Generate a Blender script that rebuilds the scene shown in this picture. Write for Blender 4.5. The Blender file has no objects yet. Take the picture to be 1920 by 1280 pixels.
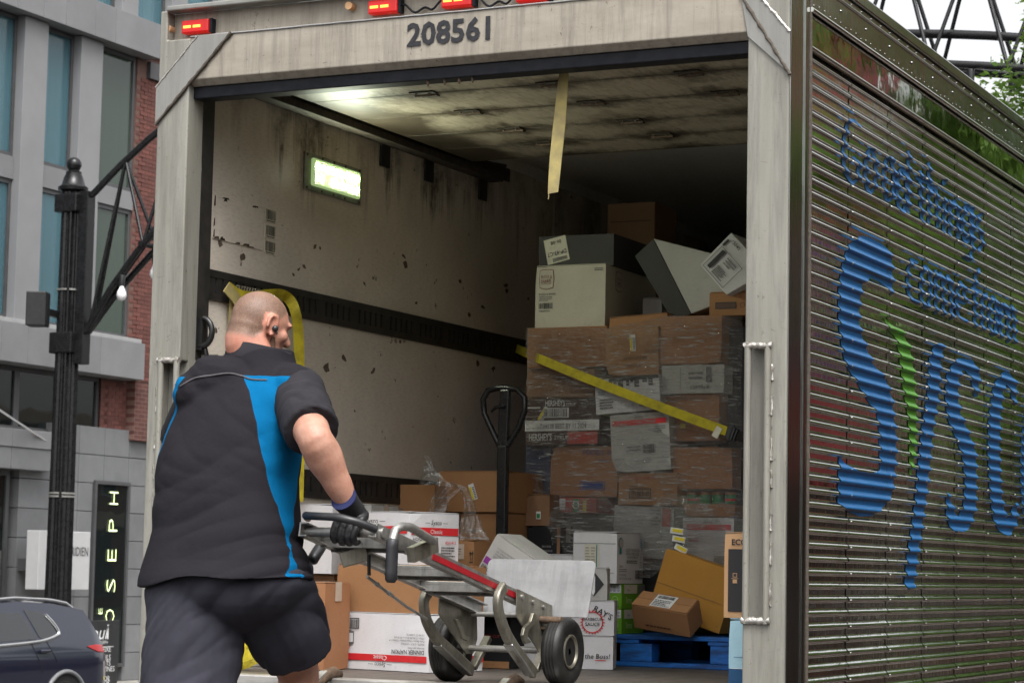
import bpy, bmesh, math, random
import numpy as np
from mathutils import Vector, Matrix, noise, Euler
from mathutils.bvhtree import BVHTree
random.seed(7)
PI = math.pi
rad = math.radians
sc = bpy.context.scene
col = sc.collection

# ------------------------------------------------------------------ camera
CAM = np.array([3.884, -7.539, 1.80])
FPX, YAW, PIT, ROL = 4400.0, rad(25.67), rad(5.548), rad(1.112)
_fw = np.array([-math.sin(YAW)*math.cos(PIT), math.cos(YAW)*math.cos(PIT), math.sin(PIT)])
_r = np.array([math.cos(YAW), math.sin(YAW), 0.0])
_u = np.cross(_r, _fw)
_R = math.cos(ROL)*_r + math.sin(ROL)*_u
_U = -math.sin(ROL)*_r + math.cos(ROL)*_u
cd = bpy.data.cameras.new('camera')
cam = bpy.data.objects.new('camera', cd)
col.objects.link(cam)
cd.sensor_width = 36.0
cd.sensor_fit = 'HORIZONTAL'
cd.lens = FPX/1920*36
cd.clip_start, cd.clip_end = 0.1, 2000
cam.matrix_world = Matrix(((_R[0], _U[0], -_fw[0], CAM[0]), (_R[1], _U[1], -_fw[1], CAM[1]),
                           (_R[2], _U[2], -_fw[2], CAM[2]), (0, 0, 0, 1)))
cd.dof.use_dof = True
cd.dof.focus_distance = 8.8
cd.dof.aperture_fstop = 13.0
sc.camera = cam

# ------------------------------------------------------------------ sky, sun, exposure
world = bpy.data.worlds.new('World')
sc.world = world
world.use_nodes = True
wn, wl = world.node_tree.nodes, world.node_tree.links
sky = wn.new('ShaderNodeTexSky')
sky.sky_type = 'NISHITA'
sky.sun_disc = False
SUN_EL, SUN_AZ = rad(60), rad(140)          # azimuth measured from +Y, clockwise
sky.sun_elevation = SUN_EL
sky.sun_rotation = SUN_AZ
sky.dust_density = 6.0
sky.air_density = 1.0
sky.ozone_density = 1.0
hs = wn.new('ShaderNodeHueSaturation')
hs.inputs['Saturation'].default_value = 0.10
wl.new(sky.outputs[0], hs.inputs['Color'])
bg = wn['Background']
bg.inputs['Strength'].default_value = 0.15
wl.new(hs.outputs[0], bg.inputs['Color'])
sun = bpy.data.lights.new('sun', 'SUN')
sun.energy = 0.7
sun.angle = rad(25)
sun.color = (1.0, 0.97, 0.93)
so = bpy.data.objects.new('sun', sun)
col.objects.link(so)
sd = Vector((math.sin(SUN_AZ)*math.cos(SUN_EL), math.cos(SUN_AZ)*math.cos(SUN_EL), math.sin(SUN_EL)))
so.rotation_euler = (-sd).to_track_quat('-Z', 'Y').to_euler()
so.location = (0, -20, 30)
sc.view_settings.view_transform = 'Standard'
sc.view_settings.look = 'None'
sc.view_settings.gamma = 1
sc.view_settings.use_curve_mapping = False
sc.view_settings.exposure = 1.15
cy = sc.cycles
cy.use_denoising = True
cy.max_bounces = 10
cy.diffuse_bounces = 8
cy.glossy_bounces = 5
cy.transparent_max_bounces = 16
cy.caustics_reflective = False
cy.caustics_refractive = False
cy.sample_clamp_indirect = 6.0

# ------------------------------------------------------------------ measuring helper: pixel of the photograph + one known plane -> place
def ray(px, py):
    return _fw + _R*(px-960)/FPX - _U*(py-640)/FPX
def onY(px, py, Y):
    d = ray(px, py); return Vector(CAM + d*(Y-CAM[1])/d[1])
def onX(px, py, X):
    d = ray(px, py); return Vector(CAM + d*(X-CAM[0])/d[0])
def onZ(px, py, Z):
    d = ray(px, py); return Vector(CAM + d*(Z-CAM[2])/d[2])
def proj(p):
    v = np.array(p)-CAM; z = v@_fw
    return 960+FPX*(v@_R)/z, 640-FPX*(v@_U)/z

# ------------------------------------------------------------------ materials
def new_mat(name):
    m = bpy.data.materials.new(name); m.use_nodes = True
    return m, m.node_tree.nodes, m.node_tree.links, m.node_tree.nodes['Principled BSDF']
def ramp(n, l, src, stops, interp='LINEAR'):
    r = n.new('ShaderNodeValToRGB'); cr = r.color_ramp; cr.interpolation = interp
    while len(cr.elements) < len(stops): cr.elements.new(0.5)
    for e, (p, c) in zip(cr.elements, stops):
        e.position = p; e.color = (c, c, c, 1) if isinstance(c, (int, float)) else (*c, 1)
    l.new(src, r.inputs[0]); return r.outputs[0]
def coords(n, l, scale=(1, 1, 1), kind='Object', rot=(0, 0, 0), loc=(0, 0, 0)):
    t = n.new('ShaderNodeTexCoord'); mp = n.new('ShaderNodeMapping')
    mp.inputs['Scale'].default_value = scale; mp.inputs['Rotation'].default_value = rot
    mp.inputs['Location'].default_value = loc
    l.new(t.outputs[kind], mp.inputs[0]); return mp.outputs[0]
def noise_tex(n, l, vec, scale, detail=5, rough=0.6, dist=0.0):
    t = n.new('ShaderNodeTexNoise'); t.inputs['Scale'].default_value = scale
    t.inputs['Detail'].default_value = detail; t.inputs['Roughness'].default_value = rough
    t.inputs['Distortion'].default_value = dist
    l.new(vec, t.inputs['Vector']); return t.outputs['Fac']
def mixc(n, l, fac, a, b, mode='MIX'):
    m = n.new('ShaderNodeMix'); m.data_type = 'RGBA'; m.blend_type = mode
    for s, v in (('Factor', fac), ('A', a), ('B', b)):
        i = [x for x in m.inputs if x.name == s and (x.type == 'RGBA' if s != 'Factor' else x.type == 'VALUE')][0]
        if hasattr(v, 'is_output'): l.new(v, i)
        elif isinstance(v, (int, float)): i.default_value = v if s == 'Factor' else (v, v, v, 1)
        else: i.default_value = (*v, 1)
    return [o for o in m.outputs if o.type == 'RGBA'][0]
def math_n(n, l, op, a, b=None):
    m = n.new('ShaderNodeMath'); m.operation = op
    for i, v in enumerate((a, b)):
        if v is None: continue
        if hasattr(v, 'is_output'): l.new(v, m.inputs[i])
        else: m.inputs[i].default_value = v
    return m.outputs[0]
def bump(n, l, p, h, strength=0.3, dist=0.01):
    b = n.new('ShaderNodeBump'); b.inputs['Strength'].default_value = strength
    b.inputs['Distance'].default_value = dist
    l.new(h, b.inputs['Height']); l.new(b.outputs[0], p.inputs['Normal'])
def pm(name, c1, c2=None, scale=8, detail=6, rough=0.6, metal=0.0, bmp=0.0, bscale=None, stretch=(1, 1, 1),
       lo=0.35, hi=0.65, vary=0.0, rvary=0.0, spec=0.5, bdist=0.004):
    m, n, l, p = new_mat(name)
    p.inputs['Roughness'].default_value = rough
    p.inputs['Metallic'].default_value = metal
    p.inputs['Specular IOR Level'].default_value = spec
    v = coords(n, l, stretch)
    f = noise_tex(n, l, v, scale, detail)
    c2 = c2 or tuple(x*0.75 for x in c1)
    c = mixc(n, l, ramp(n, l, f, [(lo, 0.0), (hi, 1.0)]), c1, c2)
    if vary:
        oi = n.new('ShaderNodeObjectInfo'); h = n.new('ShaderNodeHueSaturation')
        mr = n.new('ShaderNodeMapRange'); mr.inputs[3].default_value = 1-vary; mr.inputs[4].default_value = 1+vary
        l.new(oi.outputs['Random'], mr.inputs[0]); l.new(mr.outputs[0], h.inputs['Value']); l.new(c, h.inputs['Color'])
        c = h.outputs[0]
    l.new(c, p.inputs['Base Color'])
    if rvary:
        rr = n.new('ShaderNodeMapRange'); rr.inputs[3].default_value = rough-rvary; rr.inputs[4].default_value = rough+rvary
        l.new(noise_tex(n, l, v, scale*2.3, 4), rr.inputs[0]); l.new(rr.outputs[0], p.inputs['Roughness'])
    if bmp: bump(n, l, p, noise_tex(n, l, v, bscale or scale*3, 4), bmp, bdist)
    return m
def emis(name, c, strength):
    m, n, l, p = new_mat(name)
    p.inputs['Base Color'].default_value = (*c, 1)
    p.inputs['Emission Color'].default_value = (*c, 1); p.inputs['Emission Strength'].default_value = strength
    return m

M = {}
def alu(name, base, base2, rough, metal, streak=(1, 1, 0.12), dirt=0.5, dirtcol=(0.07, 0.055, 0.04)):
    """weathered metal: streaks, pitting and brown specks"""
    m, n, l, p = new_mat(name)
    v = coords(n, l, streak)
    c = mixc(n, l, ramp(n, l, noise_tex(n, l, v, 9, 8, 0.65), [(0.3, 0.0), (0.72, 1.0)]), base, base2)
    v2 = coords(n, l, (1, 1, 0.55), loc=(3.1, 1.7, 0.2))
    spk = ramp(n, l, noise_tex(n, l, v2, 46, 5, 0.7, 0.4), [(0.625, 0.0), (0.68, 1.0)])
    big = ramp(n, l, noise_tex(n, l, v2, 5, 3), [(0.45, 0.0), (0.6, 1.0)])
    c = mixc(n, l, math_n(n, l, 'MULTIPLY', math_n(n, l, 'MULTIPLY', spk, big), dirt), c, dirtcol)
    # long runs of grime and scraped patches
    v3 = coords(n, l, (7, 7, 0.5), loc=(1.3, 4.4, 0.7))
    run = ramp(n, l, noise_tex(n, l, v3, 3.5, 8, 0.75, 0.3), [(0.46, 0.0), (0.66, 1.0)])
    c = mixc(n, l, math_n(n, l, 'MULTIPLY', run, 0.8*dirt), c, tuple(x*0.42 for x in base))
    scr = ramp(n, l, noise_tex(n, l, coords(n, l, (3, 3, 14), loc=(8, 2, 5)), 9, 7, 0.8), [(0.64, 0.0), (0.70, 1.0)])
    c = mixc(n, l, math_n(n, l, 'MULTIPLY', scr, 0.5*dirt), c, tuple(min(1, x*1.5) for x in base))
    dk2 = ramp(n, l, noise_tex(n, l, coords(n, l, (1.5, 1.5, 4), loc=(5, 9, 1)), 26, 7, 0.8, 1.0), [(0.615, 0.0), (0.65, 1.0)])
    c = mixc(n, l, math_n(n, l, 'MULTIPLY', dk2, 0.8*dirt), c, dirtcol)
    l.new(c, p.inputs['Base Color'])
    p.inputs['Metallic'].default_value = metal
    rr = n.new('ShaderNodeMapRange'); rr.inputs[3].default_value = rough-0.1; rr.inputs[4].default_value = rough+0.15
    l.new(noise_tex(n, l, v, 17, 5), rr.inputs[0]); l.new(rr.outputs[0], p.inputs['Roughness'])
    bump(n, l, p, noise_tex(n, l, coords(n, l), 60, 4), 0.12, 0.003)
    M[name] = m
alu('frame_metal', (0.345, 0.335, 0.295), (0.245, 0.235, 0.20), 0.45, 0.30, dirt=0.75)
alu('header_metal', (0.42, 0.38, 0.315), (0.30, 0.265, 0.215), 0.5, 0.2, streak=(0.25, 1, 1), dirt=0.85)
alu('gusset_metal', (0.33, 0.325, 0.305), (0.24, 0.235, 0.215), 0.38, 0.45, dirt=0.4)
alu('hand_truck_metal', (0.50, 0.49, 0.47), (0.25, 0.24, 0.22), 0.36, 0.75, streak=(1, 1, 1), dirt=1.0)
alu('zinc', (0.38, 0.36, 0.30), (0.17, 0.155, 0.12), 0.4, 0.75, streak=(1, 1, 1), dirt=1.0)
alu('white_plate', (0.36, 0.36, 0.36), (0.25, 0.25, 0.25), 0.4, 0.15, streak=(0.3, 1, 1), dirt=0.55, dirtcol=(0.2, 0.2, 0.2))
M['weld'] = pm('weld', (0.62, 0.60, 0.57), (0.3, 0.27, 0.23), 60, rough=0.35, metal=0.7, bmp=0.5)
M['sealant'] = pm('sealant', (0.06, 0.05, 0.04), (0.11, 0.09, 0.07), 90, rough=0.8, bmp=0.6)
M['black_seal'] = pm('black_seal', (0.004, 0.005, 0.008), (0.012, 0.013, 0.017), 20, rough=0.5, spec=0.2)
M['black_paint'] = pm('black_paint', (0.006, 0.006, 0.0065), (0.014, 0.014, 0.014), 12, rough=0.32, bmp=0.1)
M['black_lacquer'] = pm('black_lacquer', (0.0065, 0.0065, 0.007), (0.013, 0.013, 0.014), 14, rough=0.26, spec=0.35)
M['rubber'] = pm('rubber', (0.007, 0.007, 0.007), (0.022, 0.021, 0.019), 25, rough=0.5, bmp=0.2, spec=0.4)
M['grip'] = pm('grip', (0.02, 0.021, 0.023), (0.03, 0.03, 0.033), 25, rough=0.38)
M['dark_number'] = pm('dark_number', (0.008, 0.009, 0.012), (0.022, 0.022, 0.027), 60, rough=0.5)
M['red_lens'] = None

def lens():
    m, n, l, p = new_mat('red_lens')
    p.inputs['Base Color'].default_value = (0.32, 0.006, 0.006, 1); p.inputs['Roughness'].default_value = 0.15
    p.inputs['Emission Color'].default_value = (1, 0.01, 0.005, 1); p.inputs['Emission Strength'].default_value = 0.14
    M['red_lens'] = m
lens()
M['red_led'] = emis('red_led', (1.0, 0.10, 0.015), 5.0)
M['lamp_led'] = emis('lamp_led', (0.92, 1.0, 0.78), 190.0)
M['lamp_lens'] = emis('lamp_lens', (0.50, 0.70, 0.30), 0.22)
M['lamp_plate'] = pm('lamp_plate', (0.30, 0.31, 0.27), (0.2, 0.21, 0.18), 30, rough=0.45, metal=0.3)

def wall_mat(name, base, base2, top_z, dirt_h, chips=1.0, streak_axis=(6, 6, 0.5), seam=None):
    """scuffed liner: blotches, drip stains hanging from the top edge, flaked chips and scratches"""
    m, n, l, p = new_mat(name)
    v = coords(n, l)
    c = mixc(n, l, ramp(n, l, noise_tex(n, l, v, 2.6, 7, 0.65), [(0.3, 0.0), (0.7, 1.0)]), base, base2)
    # fine grain
    c = mixc(n, l, ramp(n, l, noise_tex(n, l, coords(n, l, (1, 1, 4)), 30, 6, 0.7), [(0.45, 0.0), (0.75, 0.55)]), c, tuple(x*0.55 for x in base))
    # drips
    sx = n.new('ShaderNodeSeparateXYZ'); l.new(v, sx.inputs[0])
    h = math_n(n, l, 'SUBTRACT', top_z, sx.outputs[2])
    dr = noise_tex(n, l, coords(n, l, streak_axis), 2.2, 8, 0.72, 0.3)
    lim = math_n(n, l, 'MULTIPLY', math_n(n, l, 'SUBTRACT', dr, 0.30), dirt_h*3.2)
    k = ramp(n, l, math_n(n, l, 'ADD', math_n(n, l, 'MULTIPLY', math_n(n, l, 'SUBTRACT', lim, h), 3.0), 0.45), [(0.3, 0.0), (0.85, 0.92)])
    brk = ramp(n, l, noise_tex(n, l, v, 11, 6, 0.7), [(0.32, 0.25), (0.62, 1.0)])
    clu = ramp(n, l, noise_tex(n, l, coords(n, l, (1, 1, 0.2), loc=(2, 8, 0)), 2.6, 3, 0.5), [(0.42, 0.08), (0.58, 1.0)])
    c = mixc(n, l, math_n(n, l, 'MULTIPLY', math_n(n, l, 'MULTIPLY', k, brk), clu), c, (0.05, 0.033, 0.019))
    # flaked chips, gathered in clusters
    vo = n.new('ShaderNodeTexNoise'); vo.inputs['Scale'].default_value = 17; vo.inputs['Detail'].default_value = 3
    vo.inputs['Roughness'].default_value = 0.55
    l.new(coords(n, l, (1, 1, 1), loc=(4.2, 7.7, 2.5), rot=(0.5, 0.2, 0.1)), vo.inputs['Vector'])
    ch = ramp(n, l, vo.outputs['Fac'], [(0.685, 0.0), (0.70, 1.0)])
    cl = ramp(n, l, noise_tex(n, l, coords(n, l, loc=(9, 1, 3)), 3.2, 2), [(0.46, 0.0), (0.52, 1.0)])
    fr = ramp(n, l, noise_tex(n, l, v, 70, 4, 0.7), [(0.4, 0.3), (0.6, 1.0)])
    chf = math_n(n, l, 'MULTIPLY', math_n(n, l, 'MULTIPLY', math_n(n, l, 'MULTIPLY', ch, cl), chips), fr)
    c = mixc(n, l, chf, c, (0.06, 0.042, 0.026))
    l.new(c, p.inputs['Base Color'])
    p.inputs['Roughness'].default_value = 0.48
    bump(n, l, p, noise_tex(n, l, v, 40, 5), 0.12, 0.004)
    M[name] = m
wall_mat('liner', (0.76, 0.69, 0.60), (0.61, 0.545, 0.465), 3.80, 0.42)
wall_mat('liner_plain', (0.62, 0.60, 0.56), (0.54, 0.52, 0.48), 9.0, 0.0, 0.4)

def door_mat():
    m, n, l, p = new_mat('door_skin')
    v = coords(n, l)
    c = mixc(n, l, ramp(n, l, noise_tex(n, l, v, 2.2, 7, 0.65), [(0.3, 0.0), (0.7, 1.0)]), (0.46, 0.40, 0.31), (0.33, 0.28, 0.21))
    sc_ = noise_tex(n, l, coords(n, l, (7, 0.9, 1), rot=(0, 0, 0.35)), 7, 7, 0.75)
    c = mixc(n, l, ramp(n, l, sc_, [(0.5, 0.0), (0.75, 0.75)]), c, (0.10, 0.075, 0.045))
    # soot gathered along the left end of the door
    sx = n.new('ShaderNodeSeparateXYZ'); l.new(v, sx.inputs[0])
    e = math_n(n, l, 'SUBTRACT', -0.86, sx.outputs[0])
    g = math_n(n, l, 'ADD', math_n(n, l, 'MULTIPLY', e, 4.0), math_n(n, l, 'MULTIPLY', noise_tex(n, l, v, 5, 6, 0.7), 1.6))
    c = mixc(n, l, ramp(n, l, g, [(0.5, 0.0), (1.25, 0.93)]), c, (0.03, 0.02, 0.01))
    # greasy smears round the hinges and along the joints
    def near(sock, vals):
        o = None
        for q in vals:
            d = math_n(n, l, 'ABSOLUTE', math_n(n, l, 'SUBTRACT', sock, q)); o = d if o is None else math_n(n, l, 'MINIMUM', o, d)
        return o
    dx = near(sx.outputs[0], (-0.572, 0.0, 0.592)); dy = near(sx.outputs[1], (0.87, 1.275, 1.70, 2.05, 2.39))
    dd = math_n(n, l, 'ADD', math_n(n, l, 'MULTIPLY', dx, 0.95), math_n(n, l, 'MULTIPLY', dy, 1.9))
    sm = math_n(n, l, 'ADD', dd, math_n(n, l, 'MULTIPLY', math_n(n, l, 'SUBTRACT', noise_tex(n, l, coords(n, l, (2, 1, 1)), 9, 6, 0.75), 0.5), 0.9))
    c = mixc(n, l, ramp(n, l, sm, [(0.10, 0.95), (0.36, 0.0)]), c, (0.035, 0.024, 0.013))
    jn = math_n(n, l, 'ADD', math_n(n, l, 'MULTIPLY', dy, 10.0), math_n(n, l, 'MULTIPLY', noise_tex(n, l, coords(n, l, (3, 1, 1)), 7, 6, 0.75), 1.2))
    c = mixc(n, l, ramp(n, l, jn, [(0.55, 0.75), (0.95, 0.0)]), c, (0.05, 0.035, 0.02))
    bl = ramp(n, l, noise_tex(n, l, coords(n, l, loc=(7, 3, 0)), 4.5, 8, 0.75, 0.8), [(0.5, 0.0), (0.66, 0.6)])
    c = mixc(n, l, bl, c, (0.12, 0.09, 0.055))
    l.new(c, p.inputs['Base Color']); p.inputs['Roughness'].default_value = 0.5
    bump(n, l, p, noise_tex(n, l, v, 30, 5), 0.15, 0.004)
    M['door_skin'] = m
door_mat()
M['soot'] = pm('soot', (0.022, 0.017, 0.012), (0.06, 0.045, 0.03), 30, rough=0.8)
M['scar'] = pm('scar', (0.075, 0.055, 0.038), (0.15, 0.115, 0.085), 60, rough=0.8)
M['track_black'] = pm('track_black', (0.016, 0.015, 0.014), (0.036, 0.032, 0.029), 14, rough=0.5, metal=0.2, bmp=0.2)
M['slot_dark'] = pm('slot_dark', (0.006, 0.006, 0.006), (0.01, 0.01, 0.01), 14, rough=0.9)
M['hook_metal'] = pm('hook_metal', (0.45, 0.42, 0.36), (0.3, 0.27, 0.2), 30, rough=0.3, metal=0.9)
M['floor_deck'] = pm('floor_deck', (0.085, 0.075, 0.066), (0.19, 0.165, 0.14), 26, 8, rough=0.55, metal=0.1, bmp=0.4, stretch=(0.25, 2, 1), lo=0.45, hi=0.75)
M['sill_metal'] = pm('sill_metal', (0.60, 0.58, 0.55), (0.33, 0.31, 0.28), 20, rough=0.35, metal=0.6, stretch=(0.3, 1, 1))
M['rust'] = pm('rust', (0.16, 0.10, 0.06), (0.05, 0.035, 0.025), 40, rough=0.75, bmp=0.5)
M['dark_back'] = pm('dark_back', (0.045, 0.047, 0.052), (0.03, 0.03, 0.035), 5, rough=0.5)
M['bar_grey'] = pm('bar_grey', (0.5, 0.5, 0.5), (0.4, 0.4, 0.4), 9, rough=0.4, metal=0.5)

def mirror(name, base, rough, warp, wscale=3.0, stretch=(1, 1, 1), ripple=0.35):
    m, n, l, p = new_mat(name)
    v = coords(n, l, stretch)
    c = mixc(n, l, ramp(n, l, noise_tex(n, l, v, 6, 6, 0.7), [(0.35, 0.0), (0.75, 1.0)]), base, tuple(x*0.72 for x in base))
    l.new(c, p.inputs['Base Color']); p.inputs['Metallic'].default_value = 1.0
    p.inputs['Roughness'].default_value = rough
    wv = math_n(n, l, 'ADD', noise_tex(n, l, v, wscale, 3, 0.5), math_n(n, l, 'MULTIPLY', noise_tex(n, l, coords(n, l, (1, 6, 0.6)), 11, 2, 0.5), ripple))
    bump(n, l, p, wv, warp, 0.02)
    M[name] = m
mirror('stainless', (0.80, 0.80, 0.75), 0.025, 0.05, 5.0, (1, 1, 1))
mirror('stainless_flat', (0.62, 0.64, 0.58), 0.04, 0.10, 4.0, (1, 1.0, 1.0), 0.0)
mirror('stainless_rail', (0.40, 0.41, 0.38), 0.16, 0.15, 4.0)
mirror('corner_post', (0.34, 0.35, 0.33), 0.15, 0.10, 3.0, (1, 1, 0.4))
def paint(name, c, c2):
    M[name] = pm(name, c, c2, 14, rough=0.34, spec=0.6, rvary=0.08, bmp=0.1)
paint('blue_paint', (0.001, 0.10, 0.285), (0.001, 0.08, 0.23))
paint('green_paint', (0.07, 0.24, 0.018), (0.05, 0.19, 0.014))

# cartons
def kraft(name, c, vary=0.07):
    m, n, l, p = new_mat(name)
    v = coords(n, l)
    f = noise_tex(n, l, v, 5, 6, 0.6)
    cc = mixc(n, l, ramp(n, l, f, [(0.3, 0.0), (0.7, 1.0)]), c, tuple(x*0.84 for x in c))
    cc = mixc(n, l, ramp(n, l, noise_tex(n, l, coords(n, l, (1, 1, 9)), 55, 3), [(0.45, 0.0), (0.8, 0.35)]), cc, tuple(x*0.6 for x in c))
    cc = mixc(n, l, ramp(n, l, noise_tex(n, l, v, 21, 5, 0.7), [(0.62, 0.0), (0.75, 0.4)]), cc, tuple(x*0.55 for x in c))
    oi = n.new('ShaderNodeObjectInfo'); h = n.new('ShaderNodeHueSaturation')
    mr = n.new('ShaderNodeMapRange'); mr.inputs[3].default_value = 1-vary; mr.inputs[4].default_value = 1+vary
    l.new(oi.outputs['Random'], mr.inputs[0]); l.new(mr.outputs[0], h.inputs['Value']); l.new(cc, h.inputs['Color'])
    l.new(h.outputs[0], p.inputs['Base Color'])
    p.inputs['Roughness'].default_value = 0.75; p.inputs['Specular IOR Level'].default_value = 0.25
    bump(n, l, p, noise_tex(n, l, coords(n, l, (1, 1, 0.15)), 130, 3), 0.15, 0.002)
    M[name] = m
kraft('kraft', (0.38, 0.195, 0.09))
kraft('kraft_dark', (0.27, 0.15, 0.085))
kraft('kraft_red', (0.38, 0.18, 0.088))
kraft('kraft_orange', (0.50, 0.245, 0.045))
kraft('kraft_pale', (0.60, 0.36, 0.19))
kraft('carton_white', (0.72, 0.71, 0.72), 0.04)
kraft('carton_grey', (0.50, 0.49, 0.46), 0.04)
kraft('carton_cream', (0.60, 0.56, 0.46), 0.04)
kraft('carton_black', (0.018, 0.018, 0.02), 0.05)
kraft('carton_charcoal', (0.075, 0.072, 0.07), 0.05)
kraft('carton_maroon', (0.060, 0.033, 0.030), 0.03)
kraft('carton_green', (0.17, 0.42, 0.03), 0.02)
kraft('carton_navy', (0.012, 0.03, 0.10), 0.02)
kraft('carton_sky', (0.42, 0.66, 0.76), 0.02)
kraft('carton_blue', (0.03, 0.10, 0.22), 0.02)
def flat(name, c, rough=0.6):
    M[name] = pm(name, c, tuple(x*0.88 for x in c), 40, rough=rough)
for nm, c in dict(ink_black=(0.02, 0.02, 0.022), ink_red=(0.62, 0.02, 0.025), ink_white=(0.78, 0.78, 0.78), ink_grey=(0.16, 0.16, 0.16),
                  ink_brown=(0.10, 0.045, 0.025), ink_maroon=(0.20, 0.05, 0.04), ink_purple=(0.26, 0.03, 0.27), ink_teal=(0.02, 0.22, 0.26), ink_blue=(0.02, 0.05, 0.25),
                  ink_yellow=(0.80, 0.66, 0.03), ink_cream=(0.66, 0.62, 0.50), ink_green=(0.02, 0.25, 0.08), ink_darkred=(0.45, 0.06, 0.05),
                  ink_lime=(0.55, 0.75, 0.30)).items(): flat(nm, c)
M['stripe_red'] = pm('stripe_red', (0.40, 0.008, 0.018), (0.28, 0.008, 0.015), 20, rough=0.4)
M['tape'] = pm('tape', (0.45, 0.38, 0.28), (0.40, 0.33, 0.24), 20, rough=0.2)
M['tape_clear'] = pm('tape_clear', (0.52, 0.44, 0.36), (0.47, 0.38, 0.30), 30, rough=0.2)
M['pallet_blue'] = pm('pallet_blue', (0.010, 0.16, 0.58), (0.015, 0.07, 0.24), 18, 8, rough=0.6, bmp=0.5, stretch=(0.4, 1, 2), lo=0.4, hi=0.62)
M['webbing'] = pm('webbing', (0.50, 0.41, 0.012), (0.24, 0.19, 0.015), 17, 8, rough=0.75, bmp=0.5, bscale=160, lo=0.42, hi=0.72)
M['webbing_old'] = pm('webbing_old', (0.44, 0.36, 0.13), (0.28, 0.23, 0.11), 16, rough=0.8, bmp=0.3, stretch=(1, 1, 1))
def film(name, clear, streak_scale, stretch, rot=(0, 0, 0), bs=0.9):
    """stretch film: mostly clear, with milky creases and glossy wrinkles"""
    m, n, l, p = new_mat(name)
    v = coords(n, l, stretch, rot=rot)
    f = noise_tex(n, l, v, streak_scale, 7, 0.65, 0.6)
    f2 = noise_tex(n, l, coords(n, l, (1, 1, 1), loc=(2, 5, 1)), 7, 5, 0.6, 1.2)
    tr = n.new('ShaderNodeBsdfTransparent'); tr.inputs[0].default_value = (0.95, 0.95, 0.95, 1)
    p.inputs['Base Color'].default_value = (0.34, 0.34, 0.33, 1); p.inputs['Roughness'].default_value = 0.16
    p.inputs['Specular IOR Level'].default_value = 0.9
    a = ramp(n, l, f, [(0.50, 0.0), (0.57, 0.10), (0.64, 0.75)])
    f3 = noise_tex(n, l, coords(n, l, (1.0, 1.0, 11), rot=(0, -0.55, 0), loc=(3, 3, 3)), 10, 6, 0.7, 0.4)
    a = math_n(n, l, 'ADD', a, ramp(n, l, f3, [(0.56, 0.0), (0.63, 0.6)]))
    b2 = ramp(n, l, f2, [(0.50, 0.0), (0.72, 0.16)])
    fac = math_n(n, l, 'MINIMUM', math_n(n, l, 'ADD', math_n(n, l, 'ADD', a, b2), 1-clear), 0.85)
    df = n.new('ShaderNodeBsdfDiffuse'); df.inputs[0].default_value = (0.62, 0.62, 0.61, 1)
    mx = n.new('ShaderNodeMixShader'); l.new(fac, mx.inputs[0]); l.new(tr.outputs[0], mx.inputs[1]); l.new(df.outputs[0], mx.inputs[2])
    gl = n.new('ShaderNodeBsdfGlossy'); gl.inputs[0].default_value = (1, 1, 1, 1); gl.inputs['Roughness'].default_value = 0.07
    f4 = noise_tex(n, l, coords(n, l, (1.4, 1.4, 2.6), rot=(0.2, 0.5, 0.3), loc=(1, 6, 4)), 21, 5, 0.6, 1.5)
    h = math_n(n, l, 'ADD', math_n(n, l, 'ADD', f, f2), math_n(n, l, 'MULTIPLY', math_n(n, l, 'ABSOLUTE', math_n(n, l, 'SUBTRACT', f4, 0.5)), 1.6))
    bn = n.new('ShaderNodeBump'); bn.inputs['Strength'].default_value = bs; bn.inputs['Distance'].default_value = 0.03
    l.new(h, bn.inputs['Height']); l.new(bn.outputs[0], gl.inputs['Normal']); l.new(bn.outputs[0], df.inputs['Normal'])
    m2 = n.new('ShaderNodeMixShader'); m2.inputs[0].default_value = 0.20
    l.new(mx.outputs[0], m2.inputs[1]); l.new(gl.outputs[0], m2.inputs[2]); l.new(m2.outputs[0], n['Material Output'].inputs[0])
    M[name] = m
film('film', 0.985, 13, (0.9, 0.9, 9), rot=(0, 0.22, 0))
film('film_crumpled', 0.93, 9, (1, 1, 3.5), rot=(0.3, 0.5, 0), bs=0.45)

# outdoors
M['panel_grey'] = pm('panel_grey', (0.20, 0.20, 0.205), (0.17, 0.17, 0.175), 1.5, rough=0.55, metal=0.0, vary=0.05)
M['pilaster_grey'] = pm('pilaster_grey', (0.225, 0.225, 0.23), (0.20, 0.20, 0.205), 1.2, rough=0.55)
M['tile_grey'] = pm('tile_grey', (0.18, 0.183, 0.187), (0.15, 0.153, 0.157), 2.5, rough=0.45, vary=0.10)
M['frame_dark'] = pm('frame_dark', (0.075, 0.075, 0.08), (0.06, 0.06, 0.06), 4, rough=0.4)
M['sill_white'] = pm('sill_white', (0.34, 0.34, 0.34), (0.29, 0.29, 0.29), 4, rough=0.5)
M['sign_white'] = pm('sign_white', (0.55, 0.55, 0.55), (0.5, 0.5, 0.5), 3, rough=0.4)
M['mortar'] = pm('mortar', (0.15, 0.085, 0.068), (0.12, 0.07, 0.056), 9, rough=0.9)
M['brick_piece'] = pm('brick_piece', (0.15, 0.052, 0.040), (0.115, 0.042, 0.034), 14, rough=0.85, vary=0.22, bmp=0.4)
M['room_dark'] = pm('room_dark', (0.03, 0.03, 0.032), (0.02, 0.02, 0.02), 4, rough=0.8)
M['blind'] = pm('blind', (0.62, 0.74, 0.72), (0.55, 0.68, 0.66), 3, rough=0.8, stretch=(1, 9, 0.1))
M['curtain'] = pm('curtain', (0.22, 0.44, 0.52), (0.34, 0.58, 0.64), 3, rough=0.8, stretch=(1, 6, 0.1))  # teal of the mirrored sky, put into the colour of sheets behind the glass
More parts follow.
